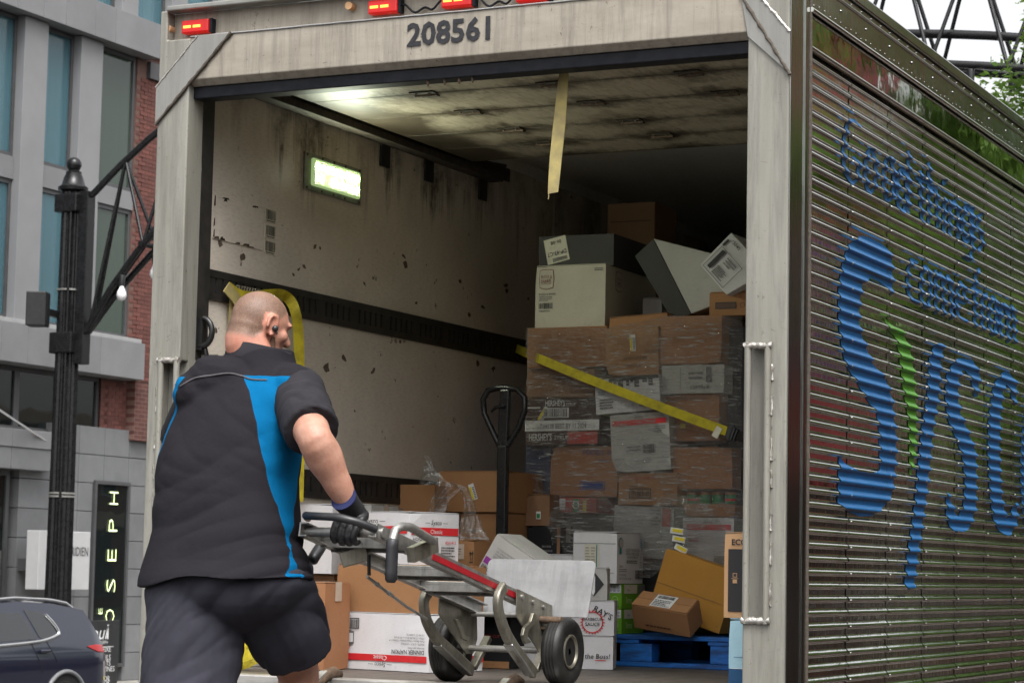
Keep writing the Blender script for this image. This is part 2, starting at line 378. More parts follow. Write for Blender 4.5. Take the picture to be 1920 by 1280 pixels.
def glass(name, tint, see):
    m, n, l, p = new_mat(name)
    p.inputs['Base Color'].default_value = (*tint, 1); p.inputs['Roughness'].default_value = 0.02
    p.inputs['Specular IOR Level'].default_value = 0.9
    tr = n.new('ShaderNodeBsdfTransparent'); tr.inputs[0].default_value = (0.75, 0.85, 0.88, 1)
    mx = n.new('ShaderNodeMixShader'); mx.inputs[0].default_value = 1-see
    l.new(tr.outputs[0], mx.inputs[1]); l.new(p.outputs[0], mx.inputs[2]); l.new(mx.outputs[0], n['Material Output'].inputs[0])
    bump(n, l, p, noise_tex(n, l, coords(n, l), 0.9, 2), 0.05, 0.05)
    M[name] = m
glass('glass_blue', (0.10, 0.21, 0.25), 0.5)  # blue of the sky reflection painted into the pane's base colour
glass('glass_dark', (0.012, 0.016, 0.016), 0.25)
glass('glass_green', (0.05, 0.075, 0.055), 0.25)
glass('car_glass', (0.02, 0.022, 0.024), 0.1)
def brick_mat(name, c1, c2, mortar, w=0.215, h=0.075, axis='YZ'):
    m, n, l, p = new_mat(name)
    t = n.new('ShaderNodeTexCoord'); s = n.new('ShaderNodeSeparateXYZ'); cb = n.new('ShaderNodeCombineXYZ')
    l.new(t.outputs['Object'], s.inputs[0])
    l.new(s.outputs[1 if axis == 'YZ' else 0], cb.inputs[0])
    l.new(s.outputs[1 if axis == 'XY' else 2], cb.inputs[1])
    b = n.new('ShaderNodeTexBrick'); l.new(cb.outputs[0], b.inputs['Vector'])
    b.inputs['Scale'].default_value = 1; b.inputs['Brick Width'].default_value = w; b.inputs['Row Height'].default_value = h
    b.inputs['Mortar Size'].default_value = 0.006; b.inputs['Mortar Smooth'].default_value = 0.2; b.inputs['Bias'].default_value = 0
    b.inputs['Color1'].default_value = (*c1, 1); b.inputs['Color2'].default_value = (*c2, 1); b.inputs['Mortar'].default_value = (*mortar, 1)
    c = mixc(n, l, noise_tex(n, l, t.outputs['Object'], 12, 5), b.outputs['Color'], (0.6, 0.6, 0.6), 'MULTIPLY')
    l.new(c, p.inputs['Base Color']); p.inputs['Roughness'].default_value = 0.85
    bump(n, l, p, b.outputs['Fac'], -0.4, 0.01)
    M[name] = m
brick_mat('brick', (0.15, 0.055, 0.043), (0.105, 0.04, 0.033), (0.22, 0.13, 0.105))
brick_mat('brick_brown', (0.22, 0.082, 0.052), (0.15, 0.058, 0.040), (0.20, 0.12, 0.09))
M['facade_red'] = pm('facade_red', (0.50, 0.04, 0.05), (0.42, 0.03, 0.04), 2, rough=0.6)
M['facade_tan'] = pm('facade_tan', (0.44, 0.35, 0.27), (0.36, 0.29, 0.22), 2, rough=0.8)
M['paver'] = None
M['asphalt'] = pm('asphalt', (0.05, 0.05, 0.052), (0.075, 0.073, 0.07), 9, 10, rough=0.55, bmp=0.4, bscale=120)
M['concrete'] = pm('concrete', (0.30, 0.285, 0.26), (0.24, 0.23, 0.21), 3, 8, rough=0.75, bmp=0.2, bscale=60)
brick_mat('paver', (0.042, 0.020, 0.014), (0.030, 0.015, 0.011), (0.03, 0.023, 0.018), 0.20, 0.10, 'XY')
M['kerb'] = pm('kerb', (0.33, 0.32, 0.30), (0.25, 0.24, 0.22), 5, rough=0.8)
M['verge_grass'] = pm('verge_grass', (0.03, 0.06, 0.012), (0.02, 0.04, 0.01), 6, rough=0.9, bmp=0.6, bscale=40)
M['bark'] = pm('bark', (0.10, 0.075, 0.055), (0.05, 0.04, 0.03), 14, rough=0.9, bmp=0.6, stretch=(1, 1, 0.25))
def leaf(name, c, c2):
    m, n, l, p = new_mat(name)
    v = coords(n, l)
    cc = mixc(n, l, ramp(n, l, noise_tex(n, l, v, 1.4, 4), [(0.3, 0.0), (0.7, 1.0)]), c, c2)
    l.new(cc, p.inputs['Base Color']); p.inputs['Roughness'].default_value = 0.5
    tl = n.new('ShaderNodeBsdfTranslucent'); l.new(cc, tl.inputs[0])
    mx = n.new('ShaderNodeMixShader'); mx.inputs[0].default_value = 0.5
    l.new(p.outputs[0], mx.inputs[1]); l.new(tl.outputs[0], mx.inputs[2]); l.new(mx.outputs[0], n['Material Output'].inputs[0])
    M[name] = m
leaf('leaf', (0.10, 0.19, 0.03), (0.16, 0.26, 0.045))
leaf('leaf_dark', (0.06, 0.13, 0.03), (0.10, 0.18, 0.035))
M['bulb'] = pm('bulb', (0.78, 0.78, 0.78), (0.7, 0.7, 0.7), 20, rough=0.2)
M['neon'] = emis('neon', (0.72, 0.85, 0.42), 1.2)
M['car_paint'] = None
def carp():
    m, n, l, p = new_mat('car_paint')
    p.inputs['Base Color'].default_value = (0.008, 0.010, 0.028, 1); p.inputs['Metallic'].default_value = 0.35
    p.inputs['Roughness'].default_value = 0.3; p.inputs['Coat Weight'].default_value = 1.0; p.inputs['Coat Roughness'].default_value = 0.06
    M['car_paint'] = m
carp()
M['chrome'] = pm('chrome', (0.8, 0.8, 0.8), (0.7, 0.7, 0.7), 5, rough=0.15, metal=1)
M['tail_red'] = pm('tail_red', (0.40, 0.01, 0.012), (0.3, 0.01, 0.01), 5, rough=0.15)
M['board_black'] = pm('board_black', (0.016, 0.016, 0.017), (0.024, 0.024, 0.025), 5, rough=0.5)
# clothing and skin
M['shirt'] = pm('shirt', (0.021, 0.0195, 0.0235), (0.0145, 0.0135, 0.0165), 9, rough=0.85, bmp=0.25, bscale=500, bdist=0.001, spec=0.25)
M['shirt_blue'] = pm('shirt_blue', (0.003, 0.15, 0.34), (0.003, 0.115, 0.28), 9, rough=0.8, bmp=0.25, bscale=500, bdist=0.001, spec=0.25)
M['piping'] = pm('piping', (0.085, 0.08, 0.088), (0.07, 0.065, 0.07), 9, rough=0.8)
M['shorts'] = pm('shorts', (0.040, 0.040, 0.054), (0.027, 0.027, 0.037), 7, rough=0.85, bmp=0.25, bscale=400, bdist=0.001, spec=0.25)
M['shorts_pocket'] = pm('shorts_pocket', (0.022, 0.022, 0.031), (0.017, 0.017, 0.023), 7, rough=0.85, spec=0.25)
M['glove'] = pm('glove', (0.010, 0.010, 0.011), (0.018, 0.0175, 0.0195), 30, rough=0.5, bmp=0.4, bscale=160, bdist=0.002)
M['glove_knit'] = pm('glove_knit', (0.007, 0.007, 0.008), (0.011, 0.011, 0.012), 30, rough=0.9, bmp=0.5, stretch=(1, 1, 1))
M['glove_blue'] = pm('glove_blue', (0.004, 0.010, 0.07), (0.003, 0.008, 0.05), 30, rough=0.8)
M['earbud'] = pm('earbud', (0.01, 0.01, 0.012), (0.03, 0.03, 0.03), 30, rough=0.25)
M['beard'] = pm('beard', (0.07, 0.035, 0.02), (0.13, 0.07, 0.04), 120, rough=0.9, bmp=0.8, bscale=200)
M['sock'] = pm('sock', (0.03, 0.03, 0.03), (0.02, 0.02, 0.02), 30, rough=0.9)
# ------------------------------------------------------------------ geometry helpers
ORG = {}
class MB:
    def __init__(s): s.v, s.f, s.mi = [], [], []
    def add(s, vs, fs, mi=0):
        b = len(s.v); s.v += [tuple(p) for p in vs]; s.f += [tuple(i+b for i in q) for q in fs]; s.mi += [mi]*len(fs); return s
    def box(s, x0, x1, y0, y1, z0, z1, mi=0):
        return s.add([(x0, y0, z0), (x1, y0, z0), (x1, y1, z0), (x0, y1, z0), (x0, y0, z1), (x1, y0, z1), (x1, y1, z1), (x0, y1, z1)],
                     [(0, 3, 2, 1), (4, 5, 6, 7), (0, 1, 5, 4), (1, 2, 6, 5), (2, 3, 7, 6), (3, 0, 4, 7)], mi)
    def obox(s, c, size, mat3=None, mi=0):
        mat3 = mat3 or Matrix.Identity(3); c = Vector(c); a, b, d = (k/2 for k in size)
        vs = [c+mat3@Vector(p) for p in ((-a, -b, -d), (a, -b, -d), (a, b, -d), (-a, b, -d), (-a, -b, d), (a, -b, d), (a, b, d), (-a, b, d))]
        return s.add(vs, [(0, 3, 2, 1), (4, 5, 6, 7), (0, 1, 5, 4), (1, 2, 6, 5), (2, 3, 7, 6), (3, 0, 4, 7)], mi)
    def bar(s, a, b, w, h, up=(0, 0, 1), mi=0):
        a, b = Vector(a), Vector(b); d = (b-a); L = d.length; d.normalize()
        x = d.cross(Vector(up)).normalized(); z = x.cross(d)
        return s.obox((a+b)/2, (w, L, h), Matrix((x, d, z)).transposed(), mi)
    def tube(s, path, r, seg=10, closed=False, flat=None, mi=0, caps=True):
        path = [Vector(p) for p in path]; n = len(path)
        rs = r if isinstance(r, (list, tuple)) else [r]*n
        prev = None; rings = []
        for i, p in enumerate(path):
            if closed: t = path[(i+1) % n]-path[i-1]
            else: t = path[min(i+1, n-1)]-path[max(i-1, 0)]
            t.normalize()
            if prev is None:
                u = Vector((0, 0, 1)) if abs(t.z) < 0.9 else Vector((1, 0, 0))
                x = t.cross(u).normalized()
            else:
                x = (prev-t*prev.dot(t)).normalized()
            prev = x; y = t.cross(x)
            k = flat if flat else 1.0
            rings.append([p+x*rs[i]*math.cos(2*PI*j/seg)+y*rs[i]*k*math.sin(2*PI*j/seg) for j in range(seg)])
        vs = [q for rg in rings for q in rg]; fs = []
        for i in range(n if closed else n-1):
            a, b = i*seg, ((i+1) % n)*seg
            for j in range(seg):
                k = (j+1) % seg; fs.append((a+j, a+k, b+k, b+j))
        if caps and not closed:
            fs.append(tuple(range(seg-1, -1, -1))); fs.append(tuple((n-1)*seg+j for j in range(seg)))
        return s.add(vs, fs, mi)
    def ribbon(s, path, widths, normals, w, t, mi=0):
        """flat strap: path points, width directions, thickness normals"""
        vs, fs = [], []
        for p, wd, nn in zip(path, widths, normals):
            p, wd, nn = Vector(p), Vector(wd).normalized(), Vector(nn).normalized()
            vs += [p-wd*w/2-nn*t/2, p+wd*w/2-nn*t/2, p+wd*w/2+nn*t/2, p-wd*w/2+nn*t/2]
        m = len(path)
        for i in range(m-1):
            a, b = 4*i, 4*i+4
            for j in range(4): fs.append((a+j, a+(j+1) % 4, b+(j+1) % 4, b+j))
        fs += [(3, 2, 1, 0), (4*m-4, 4*m-3, 4*m-2, 4*m-1)]
        return s.add(vs, fs, mi)
    def lathe(s, prof, o, axis, seg=32, mi=0):
        o, ax = Vector(o), Vector(axis).normalized()
        x = ax.orthogonal().normalized(); y = ax.cross(x); vs, fs = [], []
        for r, h in prof:
            vs += [o+ax*h+(x*math.cos(2*PI*j/seg)+y*math.sin(2*PI*j/seg))*r for j in range(seg)]
        for i in range(len(prof)-1):
            for j in range(seg):
                k = (j+1) % seg; fs.append((i*seg+j, i*seg+k, (i+1)*seg+k, (i+1)*seg+j))
        if prof[0][0] > 1e-5: fs.append(tuple(range(seg-1, -1, -1)))
        if prof[-1][0] > 1e-5: fs.append(tuple((len(prof)-1)*seg+j for j in range(seg)))
        return s.add(vs, fs, mi)
    def prism(s, poly, vec, mi=0):
        vec = Vector(vec); n = len(poly); poly = [Vector(p) for p in poly]
        vs = poly+[p+vec for p in poly]
        fs = [tuple(range(n-1, -1, -1)), tuple(range(n, 2*n))]+[(i, (i+1) % n, n+(i+1) % n, n+i) for i in range(n)]
        return s.add(vs, fs, mi)
    def grid(s, P, mi=0):
        nr, nc = len(P), len(P[0]); vs = [q for r in P for q in r]
        return s.add(vs, [(i*nc+j, i*nc+j+1, (i+1)*nc+j+1, (i+1)*nc+j) for i in range(nr-1) for j in range(nc-1)], mi)
    def build(s, name, mat, parent=None, smooth=None, bevel=0, fix=True, seg=2):
        me = bpy.data.meshes.new(name)
        o_ = ORG.get(parent, Vector((0, 0, 0))) if parent is not None else Vector((0, 0, 0))
        me.from_pydata([(p[0]-o_.x, p[1]-o_.y, p[2]-o_.z) for p in s.v], [], s.f)
        mats = mat if isinstance(mat, (list, tuple)) else [mat]
        for k in mats: me.materials.append(M[k] if isinstance(k, str) else k)
        if len(mats) > 1: me.polygons.foreach_set('material_index', s.mi)
        if fix:
            bm = bmesh.new(); bm.from_mesh(me); bmesh.ops.recalc_face_normals(bm, faces=bm.faces); bm.to_mesh(me); bm.free()
        if smooth:
            me.shade_smooth(); me.set_sharp_from_angle(angle=rad(smooth))
        me.update()
        return put(name, me, parent, bevel, seg)
def put(name, me, parent=None, bevel=0, seg=2):
    o = bpy.data.objects.new(name, me); col.objects.link(o)
    if parent is not None:
        o.parent = parent
        ORG[o] = ORG.get(parent, Vector((0, 0, 0)))
    if bevel:
        b = o.modifiers.new('bevel', 'BEVEL'); b.width = bevel; b.segments = seg; b.limit_method = 'ANGLE'; b.angle_limit = rad(40)
    return o
def tag(o, label, cat, group=None):
    o['label'] = label; o['category'] = cat
    if group: o['group'] = group
    return o
def thing(name, label, cat, loc=(0, 0, 0), rot=None, group=None, local=False):
    o = bpy.data.objects.new(name, None); o.empty_display_size = 0.2; col.objects.link(o)
    o.location = loc
    if rot: o.rotation_euler = rot
    ORG[o] = Vector((0, 0, 0)) if local else Vector(loc)
    return tag(o, label, cat, group)
def stuff(o): o['kind'] = 'stuff'; return o
def structure(o): o['kind'] = 'structure'; return o
def stuff(o): o['kind'] = 'stuff'; return o
def copy_tree(o, parent=None):
    c = o.copy(); col.objects.link(c)
    if parent is not None: c.parent = parent
    for ch in list(o.children): copy_tree(ch, c)
    return c
_tc = {}
def text_mesh(s, bold=0.0, shear=0.0, space=1.0):
    key = (s, bold, shear, space)
    if key not in _tc:
        cu = bpy.data.curves.new('t', 'FONT'); cu.body = s; cu.size = 1.0; cu.offset = bold; cu.shear = shear
        cu.space_character = space; cu.resolution_u = 2; cu.fill_mode = 'FRONT'
        ob = bpy.data.objects.new('t', cu)
        me = bpy.data.meshes.new_from_object(ob)
        v = [(p.co.x, p.co.y) for p in me.vertices]; f = [tuple(p.vertices) for p in me.polygons]
        bpy.data.objects.remove(ob); bpy.data.curves.remove(cu); bpy.data.meshes.remove(me)
        w = max((p[0] for p in v), default=0)
        _tc[key] = (v, f, w)
    return _tc[key]
class Printer:
    """flat print on a face: origin, right, up, normal; pieces collected by colour"""
    def __init__(s, parent, o, u, v, flip=None, lift=0.0025):
        s.p = parent; s.o = Vector(o); s.u = Vector(u).normalized(); s.vv = Vector(v).normalized(); s.n = s.u.cross(s.vv)
        s.flip = flip; s.lift = lift; s.mb = {}
    def pt(s, a, b, k=0):
        if s.flip: a, b = s.flip[0]-a, s.flip[1]-b
        return s.o+s.u*a+s.vv*b+s.n*(s.lift+k*0.0012)
    vimg = None
    def _m(s, c): return s.mb.setdefault(c, MB())
    def rect(s, a0, a1, b0, b1, c, k=0, skew=0.0):
        if s.vimg: b0, b1 = s.vimg-b1, s.vimg-b0
        s._m(c).add([s.pt(a0, b0, k), s.pt(a1, b0+skew, k), s.pt(a1, b1+skew, k), s.pt(a0, b1, k)], [(0, 1, 2, 3)])
    def frame(s, a0, a1, b0, b1, t, c, k=1):
        s.rect(a0, a1, b0, b0+t, c, k); s.rect(a0, a1, b1-t, b1, c, k); s.rect(a0, a0+t, b0+t, b1-t, c, k); s.rect(a1-t, a1, b0+t, b1-t, c, k)
    def poly(s, pts, c, k=1):
        if s.vimg: pts = [(a, s.vimg-b) for a, b in pts]
        s._m(c).add([s.pt(a, b, k) for a, b in pts], [tuple(range(len(pts)))])
    def ring(s, a, b, r, t, c, k=1, seg=20):
        vs = []
        for j in range(seg):
            x, y = math.cos(2*PI*j/seg), math.sin(2*PI*j/seg)
            vs += [s.pt(a+x*r, b+y*r, k), s.pt(a+x*(r-t), b+y*(r-t), k)]
        s._m(c).add(vs, [(2*j, 2*((j+1) % seg), 2*((j+1) % seg)+1, 2*j+1) for j in range(seg)])
    def text(s, t, a, b, h, c, bold=0.0, shear=0.0, width=None, align='L', k=2, rot=0.0, sx=1.0):
        v, f, w = text_mesh(t, bold, shear)
        if s.vimg: b = s.vimg-b-h
        q = h/0.70
        kx = q*sx if width is None else width/max(w, 1e-4)
        off = 0 if align == 'L' else (-w*kx if align == 'R' else -w*kx/2)
        cr, sr = math.cos(rot), math.sin(rot); vs = []
        for x, y in v:
            x, y = x*kx+off, y*q
            vs.append(s.pt(a+x*cr-y*sr, b+x*sr+y*cr, k))
        s._m(c).add(vs, f)
    def lines(s, a0, a1, b0, b1, n, c, fill=0.45, seed=1, k=1):
        rr = random.Random(seed)
        for i in range(n):
            y = b1-(i+0.5)*(b1-b0)/n; hh = (b1-b0)/n*fill/2; e = a1-(a1-a0)*rr.uniform(0, 0.35); x = a0
            while x < e:
                w = (a1-a0)*rr.uniform(0.05, 0.16); s.rect(x, min(x+w, e), y-hh, y+hh, c, k); x += w+(a1-a0)*0.025
    def barcode(s, a0, a1, b0, b1, c='ink_black', seed=3, k=1, n=26, bg=None):
        if bg: s.rect(a0-0.004, a1+0.004, b0-0.004, b1+0.004, bg, k-1)
        rr = random.Random(seed); x = a0; u = (a1-a0)/(n*2)
        while x < a1-u:
            w = u*rr.choice((0.6, 1, 1, 1.7)); s.rect(x, min(x+w, a1), b0, b1, c, k); x += w+u*rr.choice((0.7, 1, 1.4))
    def flush(s, name='printing'):
        for c, m in s.mb.items(): stuff(m.build(name, c, s.p, fix=False))

# ------------------------------------------------------------------ ground, road, pavements
def gz(x):          # gentle cross fall of the street towards the far pavement
    return 0.0 if x > -2 else max(-0.40, -0.40*(-2-x)/11.5)
g = MB(); xs = [-400, -60, -24, -16.4, -13.5, -2, 8, 40, 400]; ys = [-400, -60, -10, 0, 20, 60, 150, 900]
g.grid([[(x, y, gz(x)-(0.02)) for x in xs] for y in ys])
structure(g.build('ground', 'asphalt'))
r = MB(); r.grid([[(x, y, gz(x)) for x in (-16.4, -13.5, -2, 1.75)] for y in (-40, 0, 40, 120)])
structure(r.build('road', 'asphalt'))
def pavement(x0, x1, zk, slab):
    b = MB(); b.box(x0, x1, -40, 120, zk-0.3, zk)
    o = structure(b.build('pavement', 'concrete'))
    return o
pv = pavement(-30, -16.55, -0.27, 1.5)
k = MB(); k.box(-16.55, -16.4, -40, 120, -0.6, -0.262); structure(k.build('kerb', 'kerb'))
pv2 = pavement(1.90, 40, 0.13, 1.5); pv2.data.materials.clear(); pv2.data.materials.append(M['paver'])
k = MB(); k.box(1.75, 1.90, -40, 120, -0.3, 0.138); structure(k.build('kerb', 'kerb'))

# ------------------------------------------------------------------ the truck body
FZ = 1.39
truck = thing('box_truck', 'grey metal box truck with open rear door and polished ribbed side', 'truck', (0, 0, 0))
# shell
b = MB(); b.box(-1.295, -1.2, 0.112, 7.0, 1.22, 3.90); wall_l = b.build('side_wall', 'liner', truck)
b = MB(); b.box(1.2, 1.262, 0.112, 7.0, 1.22, 3.90); b.build('side_wall', 'liner_plain', truck)
b = MB(); b.box(-1.2, 1.2, 6.9, 7.0, 1.22, 3.86); b.build('front_wall', 'dark_back', truck)
b = MB(); b.box(-1.2, 1.2, 0.112, 6.9, 3.86, 3.90); b.build('ceiling', 'liner_plain', truck)
b = MB(); b.box(-1.292, 1.27, 0.112, 7.0, 3.905, 3.942); b.build('roof', 'frame_metal', truck)
b = MB(); b.box(-1.195, 1.195, 0.06, 6.9, 1.24, 1.375); b.build('floor', 'soot', truck)
pl = MB(); pl.box(-0.058, 0.058, 0.06, 6.89, 1.376, FZ); plank0 = None
for i in range(20):
    x = -1.14+i*0.12
    if plank0 is None:
        plank0 = pl.build('floor_plank', 'floor_deck', truck, bevel=0.003); plank0.location.x = x
    else:
        c = plank0.copy(); col.objects.link(c); c.location.x = x
b = MB(); b.box(-1.153, 1.144, -0.012, 0.058, 1.27, FZ+0.004); b.build('sill', 'sill_metal', truck, bevel=0.006)
b = MB(); b.box(-1.29, 1.29, 0.02, 0.11, 1.05, 1.268); b.build('rear_crossmember', 'frame_metal', truck, bevel=0.006)
for x in (-0.45, 0.45):
    b = MB(); b.box(x-0.04, x+0.04, 0.11, 8.6, 0.95, 1.22); b.build('chassis_rail', 'black_paint', truck)
def wheel_set(x, y, r, w, root):
    m = MB(); s_ = 1 if x > 0 else -1
    m.lathe([(r*0.55, 0), (r*0.97, 0), (r, 0.03), (r, w-0.03), (r*0.97, w), (r*0.55, w)], (x, y, r), (s_, 0, 0), 40)
    t = m.build('wheel', 'rubber', root, smooth=40)
    m = MB(); m.lathe([(0.02, w*0.55), (0.16, w*0.6), (r*0.5, w*0.75), (r*0.55, w*0.98)], (x, y, r), (s_, 0, 0), 40)
    m.build('rim', 'gusset_metal', t, smooth=40)
for x in (-0.95, 0.95): wheel_set(x, 2.6, 0.50, 0.28, truck)
# rear posts with their grab-handle recesses
def post(xi, xo, sgn):
    x0, x1 = min(xi, xo), max(xi, xo)
    zb, zt = 1.645, 2.575
    a = xi; c_ = xi+sgn*0.088       # recess from the inner edge outwards
    r0, r1 = min(a, c_), max(a, c_)
    m = MB()
    xs_o = xo-sgn*0.033
    m.prism([(xi, 0, 1.0), (xo, 0, 1.0), (xo, 0, 3.95), (xs_o, 0, 3.95), (xs_o, 0, 3.832), (xi, 0, 3.832), (xi, 0, zt), (c_, 0, zt), (c_, 0, zb), (xi, 0, zb)], (0, 0.11, 0))
    p = m.build('rear_post', 'frame_metal', truck, bevel=0.006, seg=3)
    m = MB(); m.box(r0+0.002, r1+0.002, 0.058, 0.108, zb-0.01, zt+0.01); m.build('recess_plate', 'frame_metal', p)
    m = MB()
    for xx in (xi+sgn*0.012, xi+sgn*0.084):
        m = MB(); m.tube([(xx, -0.002, zb-0.01), (xx, -0.002, zt+0.01)], 0.0125, 12); m.build('grab_handle', 'frame_metal', p, smooth=50)
    for zz in (zb, zt):
        m = MB(); n_ = 14
        m.tube([(xi+sgn*(0.0+0.098*i/n_), -0.004+0.002*random.random(), zz+0.002*random.uniform(-1, 1)) for i in range(n_+1)],
               [0.011+0.003*random.random() for i in range(n_+1)], 8); m.build('weld_bead', 'weld', p, smooth=60)
    m = MB(); xx = xi+sgn*0.099; z = zb+0.05
    while z < zt-0.1:
        L_ = random.uniform(0.05, 0.1); n_ = 5
        m.tube([(xx+random.uniform(-.002, .002), -0.001, z+L_*i/n_) for i in range(n_+1)], [0.004+0.003*random.random() for i in range(n_+1)], 6)
        z += L_+random.uniform(0.03, 0.09)
    stuff(m.build('weld_spots', 'weld', p, smooth=60))
    return p
post(-1.153, -1.295, -1); post(1.144, 1.295, 1)
b = MB(); b.box(1.2955, 1.299, 0.006, 0.205, 1.0, 3.944); b.build('corner_cladding', 'corner_post', truck, bevel=0.001)
b = MB(); b.box(1.299, 1.304, 0.150, 0.156, 1.0, 3.945); b.build('corner_seam', 'corner_post', truck)
b = MB(); b.tube([(1.298, 0.216, z) for z in np.linspace(1.0, 3.945, 40)], [0.007+0.003*random.random() for i in range(40)], 8); b.build('sealant_bead', 'sealant', truck, smooth=60)
# header with the lamp channel above it
b = MB(); b.prism([(-1.153, 0.0, 3.835), (-1.153, 0.0, 3.668), (-1.153, 0.028, 3.645), (-1.153, 0.11, 3.645), (-1.153, 0.11, 3.835)], (2.297, 0, 0))
hdr = b.build('header', 'header_metal', truck, bevel=0.004)
b = MB(); b.box(-1.260, 1.260, 0.048, 0.11, 3.8355, 3.944); b.build('lamp_channel', 'header_metal', truck)
b = MB(); b.box(-1.262, 1.262, -0.012, 0.055, 3.945, 3.966); b.build('roof_edge', 'gusset_metal', truck, bevel=0.005)
b = MB(); b.tube([(x, -0.002, 3.8365+0.001*random.uniform(-1, 1)) for x in np.linspace(-1.15, 1.14, 60)], 0.0035, 8); b.build('edge_bead', 'white_plate', hdr, smooth=60)
b = MB(); b.box(-1.153, 1.144, 0.035, 0.112, 3.598, 3.644); b.build('header_seal', 'black_seal', truck, bevel=0.004)
for x in (-0.13, -0.06, 0.0, 0.055):
    b = MB(); b.lathe([(0.006, 0), (0.006, 0.012), (0.002, 0.022)], (x, 0.05, 3.599), (0, 0, -1), 8); b.build('bolt', 'rust', truck)
def gusset(px):
    poly = [onY(x, y, -0.001) for x, y in px]
    m = MB(); m.prism(poly, (0, -0.007, 0)); go = m.build('corner_gusset', 'gusset_metal', truck, bevel=0.002)
    return go, poly
def seam(parent, a, b_, r0, mat, y=-0.006):
    n_ = 26; a, b_ = Vector(a), Vector(b_)
    m = MB(); m.tube([a.lerp(b_, i/n_)+Vector((random.uniform(-.0015, .0015), y, random.uniform(-.0015, .0015))) for i in range(n_+1)], [r0*random.uniform(0.7, 1.2) for i in range(n_+1)], 7)
    m.build('seam_bead', mat, parent, smooth=60)
gl, q = gusset([(373, 67), (435, 62), (292, 235), (294, 165)])
seam(gl, q[1], q[2], 0.007, 'sealant'); seam(gl, q[0], q[3], 0.005, 'weld')
gr_, q = gusset([(1390, -8), (1424, -8), (1482, 60), (1482, 140), (1403, 70)])
gq = q
seam(gr_, q[0], q[3], 0.007, 'sealant'); seam(gr_, q[1], q[2], 0.006, 'weld')
# fleet number
pr = Printer(hdr, onY(763, 87, 0), (1, 0, 0), (0, 0, 1), lift=0.0015)
pr.text('208561', 0.0, 0.0, 0.083, 'dark_number', bold=0.03, width=0.345); pr.flush('fleet_number')
# marker lamps
def marker(px, py):
    p = onY(px, py, 0.035); m = MB(); m.box(p.x-0.062, p.x+0.062, 0.012, 0.047, p.z-0.025, p.z+0.027)
    h = m.build('marker_lamp', 'red_lens', truck, bevel=0.006)
    for s_ in (-1, 1):
        m = MB(); m.box(p.x-0.012+s_*0.022-0.017, p.x-0.012+s_*0.022+0.017, 0.009, 0.0115, p.z-0.005, p.z+0.005); m.build('led_strip', 'red_led', h)
    m = MB(); m.box(p.x+0.063, p.x+0.075, 0.018, 0.047, p.z-0.027, p.z+0.028); m.build('lamp_base', 'black_seal', h)
    return p
ml = [marker(371, 52), marker(722, 15), marker(860, 3), marker(1000, -8)]
for a, c_ in ((ml[1], ml[2]), (ml[2], ml[3])):
    m = MB(); A, B = Vector((a.x+0.07, 0.03, a.z)), Vector((c_.x-0.065, 0.03, c_.z))
    m.tube([A.lerp(B, t)+Vector((0, -0.006*math.sin(t*9), 0.022*math.sin(t*PI)*(-1)+0.010*math.sin(t*14))) for t in np.linspace(0, 1, 18)], 0.0045, 8)
    m.build('lamp_cable', 'black_seal', truck, smooth=60)
for px, py in ((321, 57), (660, 14)):
    p = onY(px, py, 0.04); m = MB(); m.lathe([(0.010, 0), (0.015, 0), (0.015, 0.035)], (p.x, 0.012, p.z), (0.0, 1, 0.05), 14); m.build('drain_tube', 'kraft_pale', truck, smooth=40)
# polished ribbed side
XS, PITCH, AMP = 1.2855, 0.0475, 0.0062
def rib(z):
    t = ((z-1.19)/PITCH) % 1.0          # a rounded bead, then a flat
    u = t/0.42 if t < 0.42 else ((1-t)/0.14 if t > 0.86 else 1.0)
    return XS+AMP*(2*math.cos(u*PI/2)**1.3-1) if u < 1 else XS-AMP
NZ = int(round((3.640-1.19)/PITCH)); SEG = 20
zs = [1.19+PITCH*i/SEG for i in range(NZ*SEG+1)]
def sheet(y0, y1):
    m = MB(); m.grid([[(rib(z), y0, z), (rib(z), y1, z)] for z in zs])
    return m
sh = sheet(0.0, 0.505); s0 = None
rv = MB()
for z in np.arange(1.25, 3.62, PITCH*2): rv.lathe([(0.005, 0), (0.0035, 0.003), (0.0, 0.0035)], (XS+AMP, 0.025, 1.19+round((z-1.19)/PITCH)*PITCH), (1, 0, 0), 8)
lip = MB(); lip.grid([[(rib(z)+0.0016+0.0012*math.sin(z*41), 0.4985+0.002*math.sin(z*23), z), (rib(z)+0.0008, 0.508+0.002*math.sin(z*23), z)] for z in zs])
for i in range(14):
    y = 0.22+i*0.5
    if s0 is None:
        s0 = sh.build('side_sheet', 'stainless', truck, smooth=70, fix=False); s0.location.y = y
        stuff(rv.build('rivet_row', 'stainless', s0, smooth=60)); lip.build('seam_edge', 'stainless_rail', s0, fix=False)
    else:
        c = s0.copy(); col.objects.link(c); c.location = (random.uniform(-0.0003, 0.0003), y, 0); c.rotation_euler.z = random.uniform(-0.0012, 0.0012)
        for ch in s0.children:
            d = ch.copy(); col.objects.link(d); d.parent = c
for i in range(14):
    b = MB(); y = 0.22+i*0.5; b.box(XS+0.002, XS+0.0045, y+0.002, y+0.498, 3.641, 3.774); b.build('upper_sheet', 'stainless_flat', truck)
b = MB(); b.tube([(XS+AMP+0.004, 0.22, 3.648), (XS+AMP+0.004, 7.2, 3.648)], 0.009, 10); b.build('side_bead', 'stainless', truck, smooth=60)
b = MB(); b.box(1.272, 1.302, 0.21, 7.2, 3.782, 3.915); b.build('top_rail', 'stainless_rail', truck, bevel=0.004)
